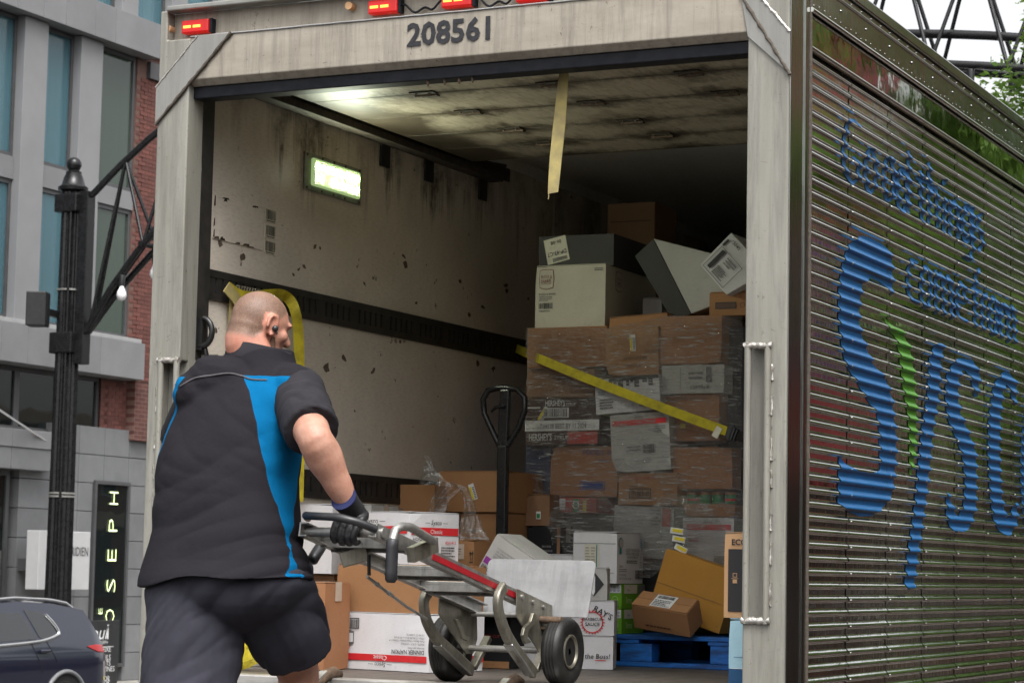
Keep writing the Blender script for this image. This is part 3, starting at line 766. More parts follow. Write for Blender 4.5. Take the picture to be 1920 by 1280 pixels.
b = MB(); b.tube([(1.304, 0.21, 3.780), (1.304, 7.2, 3.780)], 0.009, 10); b.tube([(1.304, 0.21, 3.888), (1.304, 7.2, 3.888)], 0.006, 10); b.build('rail_bead', 'stainless', truck, smooth=60)
b = MB(); b.box(1.24, 1.316, 0.0, 7.2, 3.9165, 3.962); b.build('roof_rail', 'stainless_rail', truck, bevel=0.006)
b = MB()
for i in range(112):
    y = 0.24+i*0.062
    b.lathe([(0.004, 0), (0.003, 0.002), (0, 0.0026)], (1.302, y, 3.80+(0.007 if i % 3 else 0.0)), (1, 0, 0), 8)
    if i % 2: b.lathe([(0.0055, 0), (0.004, 0.004), (0, 0.0048)], (1.302, y, 3.902), (1, 0, 0), 8)
    if i % 5 == 0: b.lathe([(0.0055, 0), (0.004, 0.004), (0, 0.0048)], (1.302, y, 3.85), (1, 0, 0), 8)
stuff(b.build('rail_rivets', 'stainless_rail', truck, smooth=60))
b = MB()
for z in np.arange(1.3, 3.75, 0.06): b.lathe([(0.005, 0), (0.004, 0.004), (0, 0.005)], (XS+0.009, 0.232, z), (1, 0, 0), 8)
stuff(b.build('corner_rivets', 'stainless', truck, smooth=60))

# painted lettering: strokes laid on the ribs (vertices follow the rib profile)
def lettering(name, mat, strokes, polys=(), y0=0.2, y1=3.9, dy=0.004):
    ny = int((y1-y0)/dy)+1; Y = np.linspace(y0, y1, ny); Z = np.array(zs)
    PX = np.zeros((len(Z), ny)); PY = np.zeros((len(Z), ny))
    P = np.stack(np.broadcast_arrays(np.full((1, 1), XS), Y[None, :], Z[:, None]), -1)-CAM
    zz = P@_fw; PX = 960+FPX*(P@_R)/zz; PY = 640-FPX*(P@_U)/zz
    D = np.full(PX.shape, 1e9)
    for pts in strokes:
        for (ax, ay, aw), (bx, by, bw) in zip(pts[:-1], pts[1:]):
            dx, dy_ = bx-ax, by-ay; L2 = dx*dx+dy_*dy_+1e-9
            t = np.clip(((PX-ax)*dx+(PY-ay)*dy_)/L2, 0, 1)
            # strokes are wider across than down, as seen foreshortened
            D = np.minimum(D, np.hypot(PX-ax-t*dx, PY-ay-t*dy_)-(aw+(bw-aw)*t))
    for pts in polys:
        inside = np.zeros(PX.shape, bool); dm = np.full(PX.shape, 1e9); n_ = len(pts)
        for i in range(n_):
            (ax, ay), (bx, by) = pts[i], pts[(i+1) % n_]
            cnd = ((ay > PY) != (by > PY)) & (PX < (bx-ax)*(PY-ay)/((by-ay) if abs(by-ay) > 1e-9 else 1e-9)+ax)
            inside ^= cnd
            dx, dy_ = bx-ax, by-ay; t = np.clip(((PX-ax)*dx+(PY-ay)*dy_)/(dx*dx+dy_*dy_+1e-9), 0, 1)
            dm = np.minimum(dm, np.hypot(PX-ax-t*dx, PY-ay-t*dy_))
        D = np.minimum(D, np.where(inside, -dm, dm))
    m = MB(); X_ = [rib(z)+0.0022 for z in zs]
    def P3(i, j): return (X_[i], Y[j], zs[i])
    full = (D[:-1, :-1] < 0) & (D[1:, :-1] < 0) & (D[:-1, 1:] < 0) & (D[1:, 1:] < 0)
    part = ((D[:-1, :-1] < 0) | (D[1:, :-1] < 0) | (D[:-1, 1:] < 0) | (D[1:, 1:] < 0)) & ~full
    for i in range(len(zs)-1):
        j = 0; row = full[i]
        idx = np.flatnonzero(row)
        if len(idx):
            br = np.flatnonzero(np.diff(idx) > 1); st = np.r_[idx[0], idx[br+1]]; en = np.r_[idx[br], idx[-1]]
            for a, e in zip(st, en): m.add([P3(i, a), P3(i, e+1), P3(i+1, e+1), P3(i+1, a)], [(0, 1, 2, 3)])
        for j in np.flatnonzero(part[i]):
            cs = [(i, j), (i, j+1), (i+1, j+1), (i+1, j)]; out = []
            for q0, q1 in zip(cs, cs[1:]+cs[:1]):
                d0, d1 = D[q0], D[q1]; a = Vector(P3(*q0)); b_ = Vector(P3(*q1))
                if d0 < 0: out.append(a)
                if (d0 < 0) != (d1 < 0): out.append(a.lerp(b_, float(d0/(d0-d1))))
            if len(out) >= 3: m.add(out, [tuple(range(len(out)))])
    o = m.build(name, mat, truck, fix=False)
    bm = bmesh.new(); bm.from_mesh(o.data); bmesh.ops.remove_doubles(bm, verts=bm.verts, dist=1e-5)
    for f_ in bm.faces: f_.smooth = True
    bm.to_mesh(o.data); bm.free()
    return o
def S(w, *p): return [(x, y, w) for x, y in p]
def E_(w, cx, cy_, rx, ry, a0=0, a1=360, tilt=0.0):
    return [(cx+rx*math.cos(rad(a)), cy_+ry*math.sin(rad(a))+tilt*rx*math.cos(rad(a)), w) for a in np.linspace(a0, a1, 20)]
Spoly = [(1672.5, 556), (1676, 532), (1675, 507), (1674, 484), (1667, 467), (1653, 455), (1630, 443.6), (1613, 442), (1606, 448), (1591, 460), (1581, 493), (1574, 535),
         (1573, 574), (1574, 608), (1580, 653), (1587, 684), (1605, 712), (1625, 746), (1645, 774), (1649, 807), (1650, 841), (1651, 880.6), (1632, 887), (1606.5, 883), (1587, 869), (1574.5, 852.5),
         (1573, 897), (1572, 942), (1587, 956.6), (1615, 968), (1637.5, 966), (1660, 948), (1674, 925.6), (1680, 875), (1682, 824), (1677, 779), (1674, 746), (1663, 712), (1637.5, 681), (1623, 644),
         (1615, 622), (1612, 597), (1613, 574), (1616, 546), (1620, 529), (1634.5, 521), (1650, 528), (1660, 535)]
wt = 3.1
big = [[(1761, 653, 10), (1755, 672, 11), (1750, 746, 11), (1741, 796, 11), (1736, 841, 11), (1731, 897, 11), (1726, 942, 10), (1719, 993, 10), (1712, 1038, 10), (1706, 1096, 9)],
       [(1831, 740, 4), (1830, 705, 9), (1818, 684, 11), (1800, 682, 11), (1788, 705, 12), (1785, 740, 12), (1790, 780, 13), (1805, 815, 13), (1818, 850, 13), (1821, 900, 11), (1819, 950, 12), (1808, 980, 14), (1795, 985, 13), (1784, 965, 9), (1777, 925, 2)],
       [(1903, 756, 3), (1900, 720, 8), (1887, 706, 10), (1873, 725, 10), (1866, 780, 11), (1864, 850, 11), (1868, 930, 11), (1876, 975, 12), (1888, 990, 13), (1900, 975, 9), (1905, 945, 3)],
       E_(9, 1945, 880, 22, 130)]
small = [S(wt, (1611, 236), (1603, 226), (1592, 226), (1586, 253), (1582, 290), (1586, 323), (1600, 344), (1610, 336), (1612, 306), (1602, 296)),
         E_(wt, 1634, 321, 10, 40), E_(wt, 1668, 336, 10, 40), E_(wt, 1693, 357, 9, 40), S(wt, (1705, 285), (1704, 398)),
         S(wt, (1727, 322), (1728, 390), (1731, 415)), S(wt, (1721, 334), (1738, 342)),
         S(wt, (1743, 307), (1743, 417)), S(wt, (1743, 372), (1750, 350), (1757, 356), (1760, 424)),
         S(wt+1, (1772, 340), (1772, 343)), S(wt, (1772, 372), (1771, 434)), S(wt, (1782, 377), (1782, 440)), S(wt, (1783, 395), (1791, 377), (1798, 392), (1798, 445)),
         E_(wt, 1814, 420, 8, 34), S(wt, (1825, 392), (1825, 468), (1818, 488), (1809, 482)), S(wt, (1842, 402), (1835, 406), (1834, 425), (1842, 442), (1842, 462), (1834, 470)),
         S(wt, (1721, 492), (1711, 486), (1704, 507), (1703, 538), (1709, 562), (1720, 568)), E_(wt, 1737, 538, 9, 39),
         S(wt, (1756, 508), (1756, 586)), S(wt, (1756, 525), (1765, 512), (1770, 530), (1770, 590)), S(wt, (1770, 535), (1779, 517), (1785, 540), (1785, 596)),
         S(wt, (1796, 563), (1810, 568), (1809, 541), (1802, 529), (1796, 546), (1795, 574), (1799, 594), (1810, 602)),
         S(wt, (1837, 505), (1831, 512), (1829, 535), (1829, 612)), S(wt, (1824, 541), (1841, 547)), S(wt, (1843, 553), (1843, 618)), S(wt, (1843, 565), (1851, 551)),
         E_(wt, 1863, 592, 7, 36), S(wt, (1877, 570), (1877, 632)), S(wt, (1877, 585), (1885, 570), (1891, 590), (1891, 640)), S(wt, (1891, 592), (1899, 574), (1903, 595), (1903, 642))]
lettering('painted_lettering', 'blue_paint', big+small, [Spoly])
lettering('painted_leaf', 'green_paint', [[(1661, 598, 1.5), (1672, 616, 6), (1686, 625, 8), (1697, 655, 11), (1702, 690, 12), (1706, 732, 11), (1711, 770, 9), (1712, 802, 7), (1712, 830, 6), (1711, 855, 5), (1709, 888, 2)]])

# overhead door rolled up under the ceiling
DZ = 3.74
seams_y = [0.47, 0.87, 1.275, 1.70, 2.05, 2.39]
for a, c_ in zip(seams_y[:-1], seams_y[1:]):
    b = MB(); b.box(-1.115, 1.15, a+0.003, c_-0.003, DZ, DZ+0.035); b.build('door_panel', 'door_skin', truck, bevel=0.003)
b = MB(); b.box(-1.115, 1.15, 0.47, 2.39, DZ+0.030, DZ+0.040); b.build('door_backing', 'soot', truck)
for y in seams_y[1:-1]:
    for x in (-0.572, 0.0, 0.592):
        h = MB(); h.box(x-0.055, x+0.055, y-0.05, y-0.008, DZ-0.006, DZ-0.0005); h.box(x-0.04, x+0.04, y+0.008, y+0.05, DZ-0.006, DZ-0.0005)
        ho = h.build('hinge', 'soot', truck, bevel=0.002)
        h = MB(); h.tube([(x-0.05, y, DZ-0.006), (x+0.05, y, DZ-0.006)], 0.007, 8)
        for dx in (-0.03, 0.03):
            h.lathe([(0.006, 0), (0.006, 0.005), (0, 0.006)], (x+dx, y-0.03, DZ-0.006), (0, 0, -1), 6)
        h.build('hinge_pin', 'rust', ho, smooth=40)
# door tracks and corner trim on the left
b = MB(); b.box(-1.199, -1.125, 0.30, 2.75, 3.70, 3.735); b.box(-1.199, -1.185, 0.30, 2.95, 3.735, 3.80); b.box(-1.199, -1.09, 0.3, 2.6, 3.787, 3.80)
b.build('door_track', 'soot', truck, bevel=0.003)
b = MB(); b.box(-1.199, -1.158, 0.115, 0.20, 1.4, 3.70); b.build('door_track', 'track_black', truck, bevel=0.003)
b = MB(); b.box(1.16, 1.199, 0.115, 0.20, 1.4, 3.70); b.build('door_track', 'track_black', truck, bevel=0.003)
b = MB(); b.box(1.155, 1.199, 0.30, 2.75, 3.70, 3.735); b.build('door_track', 'soot', truck)
for y in (1.62, 2.62, 2.05):
    b = MB(); b.box(-1.1985, -1.190, y, y+0.085, 3.60, 3.70); b.build('track_bracket', 'track_black', truck)
b = MB(); b.box(-1.199, -1.188, 0.20, 6.9, 3.802, 3.859); b.build('corner_trim', 'liner_plain', truck)
b = MB(); b.tube([(-1.188, y, 3.80+0.01*math.sin(y*9)) for y in np.linspace(0.25, 2.9, 40)], 0.008, 6); b.build('cable', 'soot', truck, smooth=60)
# lashing tracks: rails, bars between the slots and a dark backing
def lashing(z0, z1):
    m = MB(); m.box(-1.1995, -1.190, 0.205, 6.85, z0, z0+0.028); m.box(-1.1995, -1.190, 0.205, 6.85, z1-0.028, z1)
    y = 0.215; i = 0
    while y < 6.8:
        w = 0.034 if i % 5 else 0.075
        m.box(-1.1995, -1.192, y, y+w, z0+0.028, z1-0.028); y += w+0.016; i += 1
    t = m.build('lashing_track', 'track_black', truck)
    m = MB(); m.box(-1.1998, -1.1975, 0.21, 6.84, z0+0.02, z1-0.02); m.build('slot_backing', 'slot_dark', t)
    return t
lashing(2.840, 2.960); lashing(2.085, 2.205)
b = MB(); b.box(-1.1995, -1.188, 0.205, 6.85, 1.392, 1.66); b.build('scuff_plate', 'liner_plain', truck)
# work lamp
b = MB(); b.box(-1.1995, -1.190, 0.955, 1.445, 3.392, 3.552); wlamp = b.build('work_lamp', 'lamp_plate', truck, bevel=0.002)
b = MB(); b.box(-1.190, -1.172, 1.0, 1.41, 3.412, 3.532); b.build('lens', 'lamp_lens', wlamp, bevel=0.012, seg=4)
for r_ in range(2):
    for i in range(9):
        if r_ == 0 and i == 2: continue
        b = MB(); b.lathe([(0.0115, 0), (0.009, 0.003), (0.0, 0.004)], (-1.1718, 1.03+i*0.0435, 3.447+r_*0.05), (1, 0, 0), 14); b.build('led', 'lamp_led', wlamp, smooth=60)
for y in (0.975, 1.1, 1.2, 1.3, 1.425):
    for z in (3.401, 3.543):
        b = MB(); b.lathe([(0.006, 0), (0.005, 0.003), (0, 0.004)], (-1.190, y, z), (1, 0, 0), 8); b.build('screw', 'rust', wlamp)
# patch plate and barcode stickers on the liner
p0, p1 = onX(400, 362, -1.2), onX(492, 445, -1.2)
b = MB(); b.box(-1.1995, -1.1955, p0.y, p1.y, 3.085, 3.262); pp = b.build('patch_plate', 'liner', truck, bevel=0.002)
q = Printer(pp, (-1.1955, p0.y, 3.085), (0, 1, 0), (0, 0, 1), lift=0.0006)
rr = random.Random(5)
for i in range(16):
    e = rr.choice('tbl'); w_, h_ = rr.uniform(0.02, 0.06), rr.uniform(0.006, 0.02)
    L_ = p1.y-p0.y
    a = rr.uniform(0, L_-w_)
    y_ = 0 if e == 'b' else (0.177-h_ if e == 't' else rr.uniform(0, 0.15))
    if e == 'l': a, w_, h_ = 0, 0.012, 0.04
    y_ = min(y_, 0.177-h_)
    q.poly([(a, y_), (a+w_*0.5, y_+h_*0.2), (a+w_, y_+0.1*h_), (a+w_*0.9, y_+h_), (a+w_*0.3, y_+h_*0.8)], 'soot', 0)
q.flush('flaked_paint')
for i in range(3):
    a = onX(497+2*i*0, 360+i*29, -1.2); y_ = 0.66; z_ = 3.265-i*0.066
    b = MB(); b.box(-1.1995, -1.1965, y_, y_+0.085, z_-0.056, z_); st = b.build('barcode_sticker', 'ink_cream', truck)
    q = Printer(st, (-1.1965, y_, z_-0.056), (0, 1, 0), (0, 0, 1), lift=0.0006); q.barcode(0.006, 0.079, 0.012, 0.052, seed=i+1, n=18); q.lines(0.01, 0.075, 0.002, 0.010, 1, 'ink_black'); q.flush('printing')
# large flaked scars and stuck tape scraps on the liner
rr = random.Random(11)
for px, py, s_ in [(455, 482, 1), (412, 458, 0.8), (550, 515, .7), (590, 462, .6), (560, 505, .6), (760, 495, 1.2), (757, 480, .8), (612, 690, 1.4), (645, 672, 1.1), (700, 695, .9), (683, 532, .6), (780, 568, .6),
                   (862, 528, .9), (948, 535, 1), (950, 545, .7), (880, 590, .8), (905, 575, .9), (665, 770, .5), (895, 680, .9), (925, 690, .9), (925, 695, .6), (405, 618, .7), (600, 465, .6), (640, 300, .1),
                   (750, 640, .5), (570, 500, .5), (470, 700, .9), (990, 560, .5)]:
    c_ = onX(px, py, -1.1992); an = rr.uniform(-0.6, 0.6); w_, h_ = 0.024*s_*rr.uniform(.7, 1.3), 0.014*s_*rr.uniform(.7, 1.5)
    n_ = 9; pts = []
    for i in range(n_):
        a = 2*PI*i/n_; q_ = rr.uniform(0.55, 1.15)
        dx, dz = math.cos(a)*w_*q_, math.sin(a)*h_*q_
        pts.append((-1.1985, c_.y+dx*math.cos(an)-dz*math.sin(an), c_.z+dx*math.sin(an)+dz*math.cos(an)))
    b = MB(); b.add(pts, [tuple(range(n_))]); b.build('flaked_scar', 'scar', truck)
# latch hook on the left, bulkhead frame and load bars at the far end
b = MB(); c0 = onX(368, 622, -1.155)
b.tube([(-1.14+0.045*math.sin(a), 0.13, c0.z+0.055*math.cos(a)) for a in np.linspace(0.1, PI*1.1, 14)], [0.012]*14, 8); b.box(-1.165, -1.135, 0.12, 0.15, c0.z-0.07, c0.z+0.06)
b.tube([(-1.135, 0.14, c0.z-0.05), (-1.12, 0.14, c0.z-0.10), (-1.145, 0.14, c0.z-0.13)], 0.010, 8); b.build('latch_hook', 'black_paint', truck, smooth=50)
b = MB(); c0 = onX(380, 668, -1.15); b.bar((-1.15, 0.15, c0.z), (-1.08, 0.15, c0.z), 0.012, 0.012); b.bar((-1.09, 0.15, c0.z), (-1.09, 0.15, c0.z-0.15), 0.018, 0.012, (0, 1, 0)); b.build('latch_bracket', 'zinc', truck)
for z, w in ((3.60, 0.03), (3.46, 0.05), (3.30, 0.16)):
    b = MB(); b.box(-1.19, 1.19, 5.2, 5.24, z-w/2, z+w/2); b.build('bulkhead_bar', 'bar_grey', truck, bevel=0.004)
b = MB(); b.bar((-0.62, 5.1, 3.62), (-0.50, 5.1, 2.6), 0.07, 0.03, (0, 1, 0)); b.build('bulkhead_strut', 'bar_grey', truck)
b = MB(); b.box(-1.19, 1.19, 5.24, 5.3, 1.4, 3.3); b.build('bulkhead_panel', 'carton_charcoal', truck)
# ------------------------------------------------------------------ cargo
def carton_mesh(w, d, h, seed, dent=1.0, open_top=False):
    """a cardboard case with soft edges, slightly bulged panels and a knocked corner"""
    rr = random.Random(seed); n = 7; m = MB()
    off = Vector((rr.uniform(-9, 9), rr.uniform(-9, 9), rr.uniform(-9, 9)))
    dents = [(Vector((rr.choice((-w/2, w/2)), rr.choice((0, d)), rr.choice((0, h)))), rr.uniform(0.03, 0.07), rr.uniform(0.002, 0.007)*dent) for _ in range(3)]
    c = Vector((0, d/2, h/2))
    def P(u, v, f):
        # edges gathered a little so that they read as folded board
        e = [0, 0.012, 0.25, 0.5, 0.75, 0.988, 1]
        u, v = e[u], e[v]
        if f == 0: p = Vector((-w/2+u*w, 0, v*h)); nn = Vector((0, -1, 0))
        if f == 1: p = Vector((w/2, u*d, v*h)); nn = Vector((1, 0, 0))
        if f == 2: p = Vector((w/2-u*w, d, v*h)); nn = Vector((0, 1, 0))
        if f == 3: p = Vector((-w/2, d-u*d, v*h)); nn = Vector((-1, 0, 0))
        if f == 4: p = Vector((-w/2+u*w, v*d, h)); nn = Vector((0, 0, 1))
        if f == 5: p = Vector((-w/2+u*w, d-v*d, 0)); nn = Vector((0, 0, -1))
        k = 16*u*(1-u)*v*(1-v)
        if f != 5: p = p+nn*(0.0012*k+0.0012*noise.noise((p+off)*9)*min(1, k*3))
        for q, r_, a in dents:
            t = (p-q).length
            if t < r_ and f != 5: p = p+(c-p).normalized()*a*(1-t/r_)
        return p
    for f in range(6): m.grid([[P(i, j, f) for i in range(n)] for j in range(n)])
    bm = bmesh.new(); me = bpy.data.meshes.new('carton_body'); me.from_pydata(m.v, [], m.f)
    bm.from_mesh(me); bmesh.ops.remove_doubles(bm, verts=bm.verts, dist=1e-4); bmesh.ops.recalc_face_normals(bm, faces=bm.faces); bm.to_mesh(me); bm.free()
    return me
_cs = [100]
def carton(label, w, d, h, loc, mat='kraft', yaw=0.0, roll=0.0, pitch=0.0, tape=True, flaps=True, group=None, dent=1.0, name='carton', cat='carton'):
    """loc = middle of the front bottom edge; yaw about z, roll about the y axis, pitch about x"""
    _cs[0] += 1
    t = thing(name, label, cat, loc, None, group, local=True)
    t.rotation_euler = (Matrix.Rotation(yaw, 3, 'Z') @ Matrix.Rotation(roll, 3, 'Y') @ Matrix.Rotation(pitch, 3, 'X')).to_euler()
    me = carton_mesh(w, d, h, _cs[0], dent); me.materials.append(M[mat]); body = put('carton_body', me, t)
    if flaps:
        for s_ in (0, 1):
            m = MB(); g_ = 0.0012
            m.box(-w/2+0.003, w/2-0.003, 0.003 if s_ == 0 else d/2+g_, d/2-g_ if s_ == 0 else d-0.003, h+0.0022, h+0.0050); m.build('top_flap', mat, t)
    if tape:
        m = MB(); m.box(-w/2-0.0005, w/2+0.0005, d/2-0.025, d/2+0.025, h+0.0056, h+0.0062)
        for s_ in (-1, 1):
            x = s_*(w/2+0.0028); m.box(min(x, x+s_*0.0008), max(x, x+s_*0.0008), d/2-0.025, d/2+0.025, h-min(0.07, h*0.4), h+0.006)
        m.build('packing_tape', 'tape_clear', t)
    t['w'] = w; t['d'] = d; t['h'] = h
    return t
def front(t, flip=False): return Printer(t, (-t['w']/2, -0.001, 0), (1, 0, 0), (0, 0, 1), (t['w'], t['h']) if flip else None)
def side(t, flip=False): return Printer(t, (t['w']/2+0.001, 0, 0), (0, 1, 0), (0, 0, 1), (t['d'], t['h']) if flip else None)
def pxbox(x0, x1, yt, yb, Y):
    """front face read off the photograph at the depth Y: middle of bottom edge, width, height"""
    a, b_ = onY(x0, yb, Y), onY(x1, yb, Y); c_, d_ = onY(x0, yt, Y), onY(x1, yt, Y)
    z0 = (a.z+b_.z)/2; z1 = (c_.z+d_.z)/2
    return ((a.x+b_.x)/2, Y, z0), b_.x-a.x, z1-z0
def pcart(label, x0, x1, yt, yb, Y, d, mat='kraft', z0=None, z1=None, **k):
    loc, w, h = pxbox(x0, x1, yt, yb, Y)
    if z1 is not None: h = z1-(loc[2] if z0 is None else z0)
    elif z0 is not None: h = loc[2]+h-z0
    if z0 is not None: loc = (loc[0], loc[1], z0)
    return carton(label, w, d, h, loc, mat, **k)
def top(t): return t.location.z+t['h']+0.0065

# --- front left pile
yw = rad(-12.8)
A0 = onZ(627, 1252, FZ); A1 = onZ(806, 1262, FZ); A1 = A0+(A1-A0).normalized()*0.50
mid = (A0+A1)/2
nap = carton('white napkin case with red band standing upside down on the truck floor', 0.50, 0.34, 0.222, (mid.x, mid.y, FZ+0.003), 'carton_white', yaw=yw, dent=2.2)
q = front(nap, True); q.vimg = nap['h']
q.rect(0.01, 0.49, 0.036, 0.062, 'ink_red', 0)
q.text('— Sysco —', 0.25, 0.012, 0.018, 'ink_black', shear=0.12, align='C', bold=0.004)
q.text('Classic', 0.25, 0.040, 0.018, 'ink_white', align='C')
q.text('DINNER NAPKIN', 0.02, 0.068, 0.0165, 'ink_black', bold=0.008, width=0.17)
q.text('Servietas para Mesa', 0.02, 0.088, 0.0075, 'ink_black'); q.text('WHITE • 2 PLY • 1/4 FOLD', 0.02, 0.104, 0.0075, 'ink_black')
q.text('Color Blanco • Hojas Dobles • Doblez 1/4', 0.02, 0.116, 0.0075, 'ink_black'); q.text('17IN x 17 IN (43.18 cm x 43.18 cm)', 0.02, 0.128, 0.0075, 'ink_black'); q.text('12/100 CT (1200/CS)', 0.02, 0.140, 0.0075, 'ink_black')
q.text('1288400', 0.476, 0.080, 0.013, 'ink_red', align='R', bold=0.01); q.text('REORDER', 0.476, 0.068, 0.006, 'ink_black', align='R')
q.barcode(0.375, 0.478, 0.165, 0.197, n=24, seed=8); q.frame(0.368, 0.485, 0.160, 0.203, 0.004, 'ink_black'); q.text('8 07 34730 14079 8', 0.48, 0.207, 0.006, 'ink_black', align='R')
q.poly([(0.395, 0.10), (0.425, 0.092), (0.437, 0.10), (0.437, 0.148), (0.425, 0.155), (0.395, 0.15)], 'ink_grey', 0); q.rect(0.399, 0.422, 0.106, 0.142, 'carton_white', 1)
q.flush()
q = side(nap, True); q.vimg = nap['h']; q.rect(0.005, 0.335, 0.036, 0.062, 'ink_red', 0); q.text('1288400', 0.30, 0.080, 0.013, 'ink_red', align='R', bold=0.01); q.lines(0.16, 0.30, 0.068, 0.076, 1, 'ink_black'); q.flush()
kb = carton('plain brown carton stacked on the upside-down napkin case', 0.485, 0.36, 0.185, (mid.x-0.01, mid.y+0.012, top(nap)), 'kraft', yaw=yw, tape=False)
pc = onY(719, 1076, 0.74)
hon = carton('white honey case with red band resting askew on the brown carton', 0.385, 0.27, 0.205, (-0.70, 0.78, top(kb)), 'carton_white', yaw=rad(-19), dent=2.5, tape=False)
q = front(hon); q.rect(0.0, 0.372, 0.122, 0.152, 'ink_red', 0); q.text('— Sysco —', 0.165, 0.162, 0.023, 'ink_black', shear=0.12, align='C', bold=0.004); q.text('Classic', 0.165, 0.127, 0.021, 'ink_white', align='C')
q.text('4361412', 0.36, 0.088, 0.014, 'ink_red', align='R', bold=0.01); q.lines(0.27, 0.36, 0.106, 0.113, 1, 'ink_black'); q.text('6/5 LB (2.27 kg)', 0.36, 0.070, 0.010, 'ink_black', align='R'); q.flush()
q = side(hon); q.rect(0.006, 0.265, 0.118, 0.148, 'ink_red', 0); q.text('— Sysco —', 0.14, 0.160, 0.018, 'ink_black', shear=0.12, align='C', bold=0.004); q.text('Classic', 0.14, 0.124, 0.017, 'ink_white', align='C')
q.text('HONEY', 0.012, 0.094, 0.014, 'ink_black', bold=0.008); q.text('Miel', 0.012, 0.082, 0.007, 'ink_black'); q.text('4361412', 0.25, 0.084, 0.012, 'ink_red', align='R', bold=0.01); q.lines(0.17, 0.25, 0.03, 0.075, 4, 'ink_black', seed=4); q.flush()
tall = pcart('tall brown carton with two up arrows between the worker and the napkin case', 520, 606, 1092, 1256, 0.55, 0.20, 'kraft_red', z0=FZ+0.003)
tw = tall['w']; q = front(tall)
for dx in (0.035, 0.055):
    q.rect(tw-dx-0.003, tw-dx+0.003, 0.255, 0.31, 'ink_black'); q.poly([(tw-dx-0.008, 0.305), (tw-dx+0.008, 0.305), (tw-dx, 0.325)], 'ink_black')
q.rect(tw-0.065, tw-0.025, 0.243, 0.249, 'ink_black'); q.lines(tw-0.09, tw-0.02, 0.04, 0.09, 3, 'ink_grey', seed=3); q.ring(tw-0.045, 0.215, 0.012, 0.002, 'ink_black', seg=4); q.flush()
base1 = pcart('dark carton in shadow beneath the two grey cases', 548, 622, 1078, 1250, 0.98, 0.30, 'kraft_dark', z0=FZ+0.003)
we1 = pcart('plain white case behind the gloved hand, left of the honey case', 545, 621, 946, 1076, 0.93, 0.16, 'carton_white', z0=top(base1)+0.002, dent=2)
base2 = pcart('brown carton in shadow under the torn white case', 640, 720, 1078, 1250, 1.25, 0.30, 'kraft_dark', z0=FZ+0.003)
we2 = pcart('white case with a torn top edge behind the glove cuff', 628, 694, 946, 1062, 1.22, 0.25, 'carton_grey', z0=top(base2)+0.002, dent=3)
m = MB(); f0 = we2; pts = [(-0.06+0.012*i, -0.004-0.002*random.random(), f0['h']-0.05+0.02*random.random()) for i in range(6)]
m.add(pts+[(x, y-0.004, z+0.055+0.012*random.random()) for x, y, z in pts], [(i, i+1, 7+i, 6+i) for i in range(5)]); m.build('torn_board', 'carton_white', we2, fix=False)
lowb = pcart('brown carton behind the left wheel of the hand truck', 818, 962, 1076, 1166, 1.22, 0.34, 'kraft_red', z0=FZ+0.215)
blk = pcart('black carton on the floor between the hand truck wheels', 835, 955, 1190, 1250, 1.30, 0.30, 'carton_black', z0=FZ+0.003, z1=FZ+0.208)
q = front(blk); w_ = blk['w']; q.rect(0.0, w_, 0.0, 0.028, 'kraft', 0); q.text('FRESH CUT', w_-0.13, 0.125, 0.012, 'ink_darkred'); q.text('FRIES', w_-0.13, 0.105, 0.010, 'ink_darkred'); q.rect(w_-0.125, w_-0.02, 0.075, 0.0775, 'ink_darkred'); q.flush()
tapec = pcart('small brown carton with clear tape and two up arrows beside the honey case', 846, 888, 1013, 1072, 1.24, 0.18, 'kraft', z0=top(lowb), flaps=True, tape=False)
q = front(tapec); w_ = tapec['w']; q.rect(0.028, 0.060, 0.055, 0.118, 'tape_clear', 0)
for yy in (0.075, 0.085, 0.095): q.rect(0.008, 0.045, yy, yy+0.003, 'ink_black')
for dx in (0.006, 0.015):
    q.rect(w_-dx-0.0015, w_-dx+0.0015, 0.05, 0.08, 'ink_black'); q.poly([(w_-dx-0.005, 0.078), (w_-dx+0.005, 0.078), (w_-dx, 0.09)], 'ink_black')
q.rect(w_-0.02, w_-0.002, 0.042, 0.046, 'ink_black'); q.rect(0.03, w_-0.015, 0.004, 0.026, 'ink_brown'); q.flush()
tap2 = pcart('narrow brown carton with one up arrow behind the taped carton', 886, 905, 1034, 1074, 1.40, 0.14, 'kraft_red', z0=top(lowb), tape=False)
q = front(tap2); q.rect(0.018, 0.021, 0.03, 0.06, 'ink_black'); q.poly([(0.014, 0.058), (0.025, 0.058), (0.0195, 0.07)], 'ink_black'); q.flush()
# tilted white cooking case
tl = onY(932, 1001, 1.12); an = rad(31)
W, H = 0.22, 0.19
ax = Vector((math.cos(an), 0, -math.sin(an))); az = Vector((math.sin(an), 0, math.cos(an)))
cen = tl+ax*(W/2)-az*H
cook = carton('grey cooking oil case with a purple band, tipped sideways behind the metal plate', W, 0.22, H, cen, 'carton_grey', roll=an, tape=False)
q = front(cook)
for i, s_ in enumerate(('SYSCO SUPREME PROF. COOKING', 'OIL. SPRAY ROSE OIL. CF', 'SMOKE FREE ZERO TRANS FAT', 'BEST BY: JAN 25')): q.text(s_, 0.035, 0.142-i*0.013, 0.0075, 'ink_grey')
q.rect(0.006, 0.20, 0.064, 0.092, 'ink_purple', 0); q.text('COOKING', 0.195, 0.07, 0.014, 'ink_white', align='R'); q.text('PROFESSIONAL', 0.008, 0.040, 0.017, 'ink_black', bold=0.008); q.text('COOKING OIL', 0.008, 0.016, 0.017, 'ink_black', bold=0.008); q.flush()
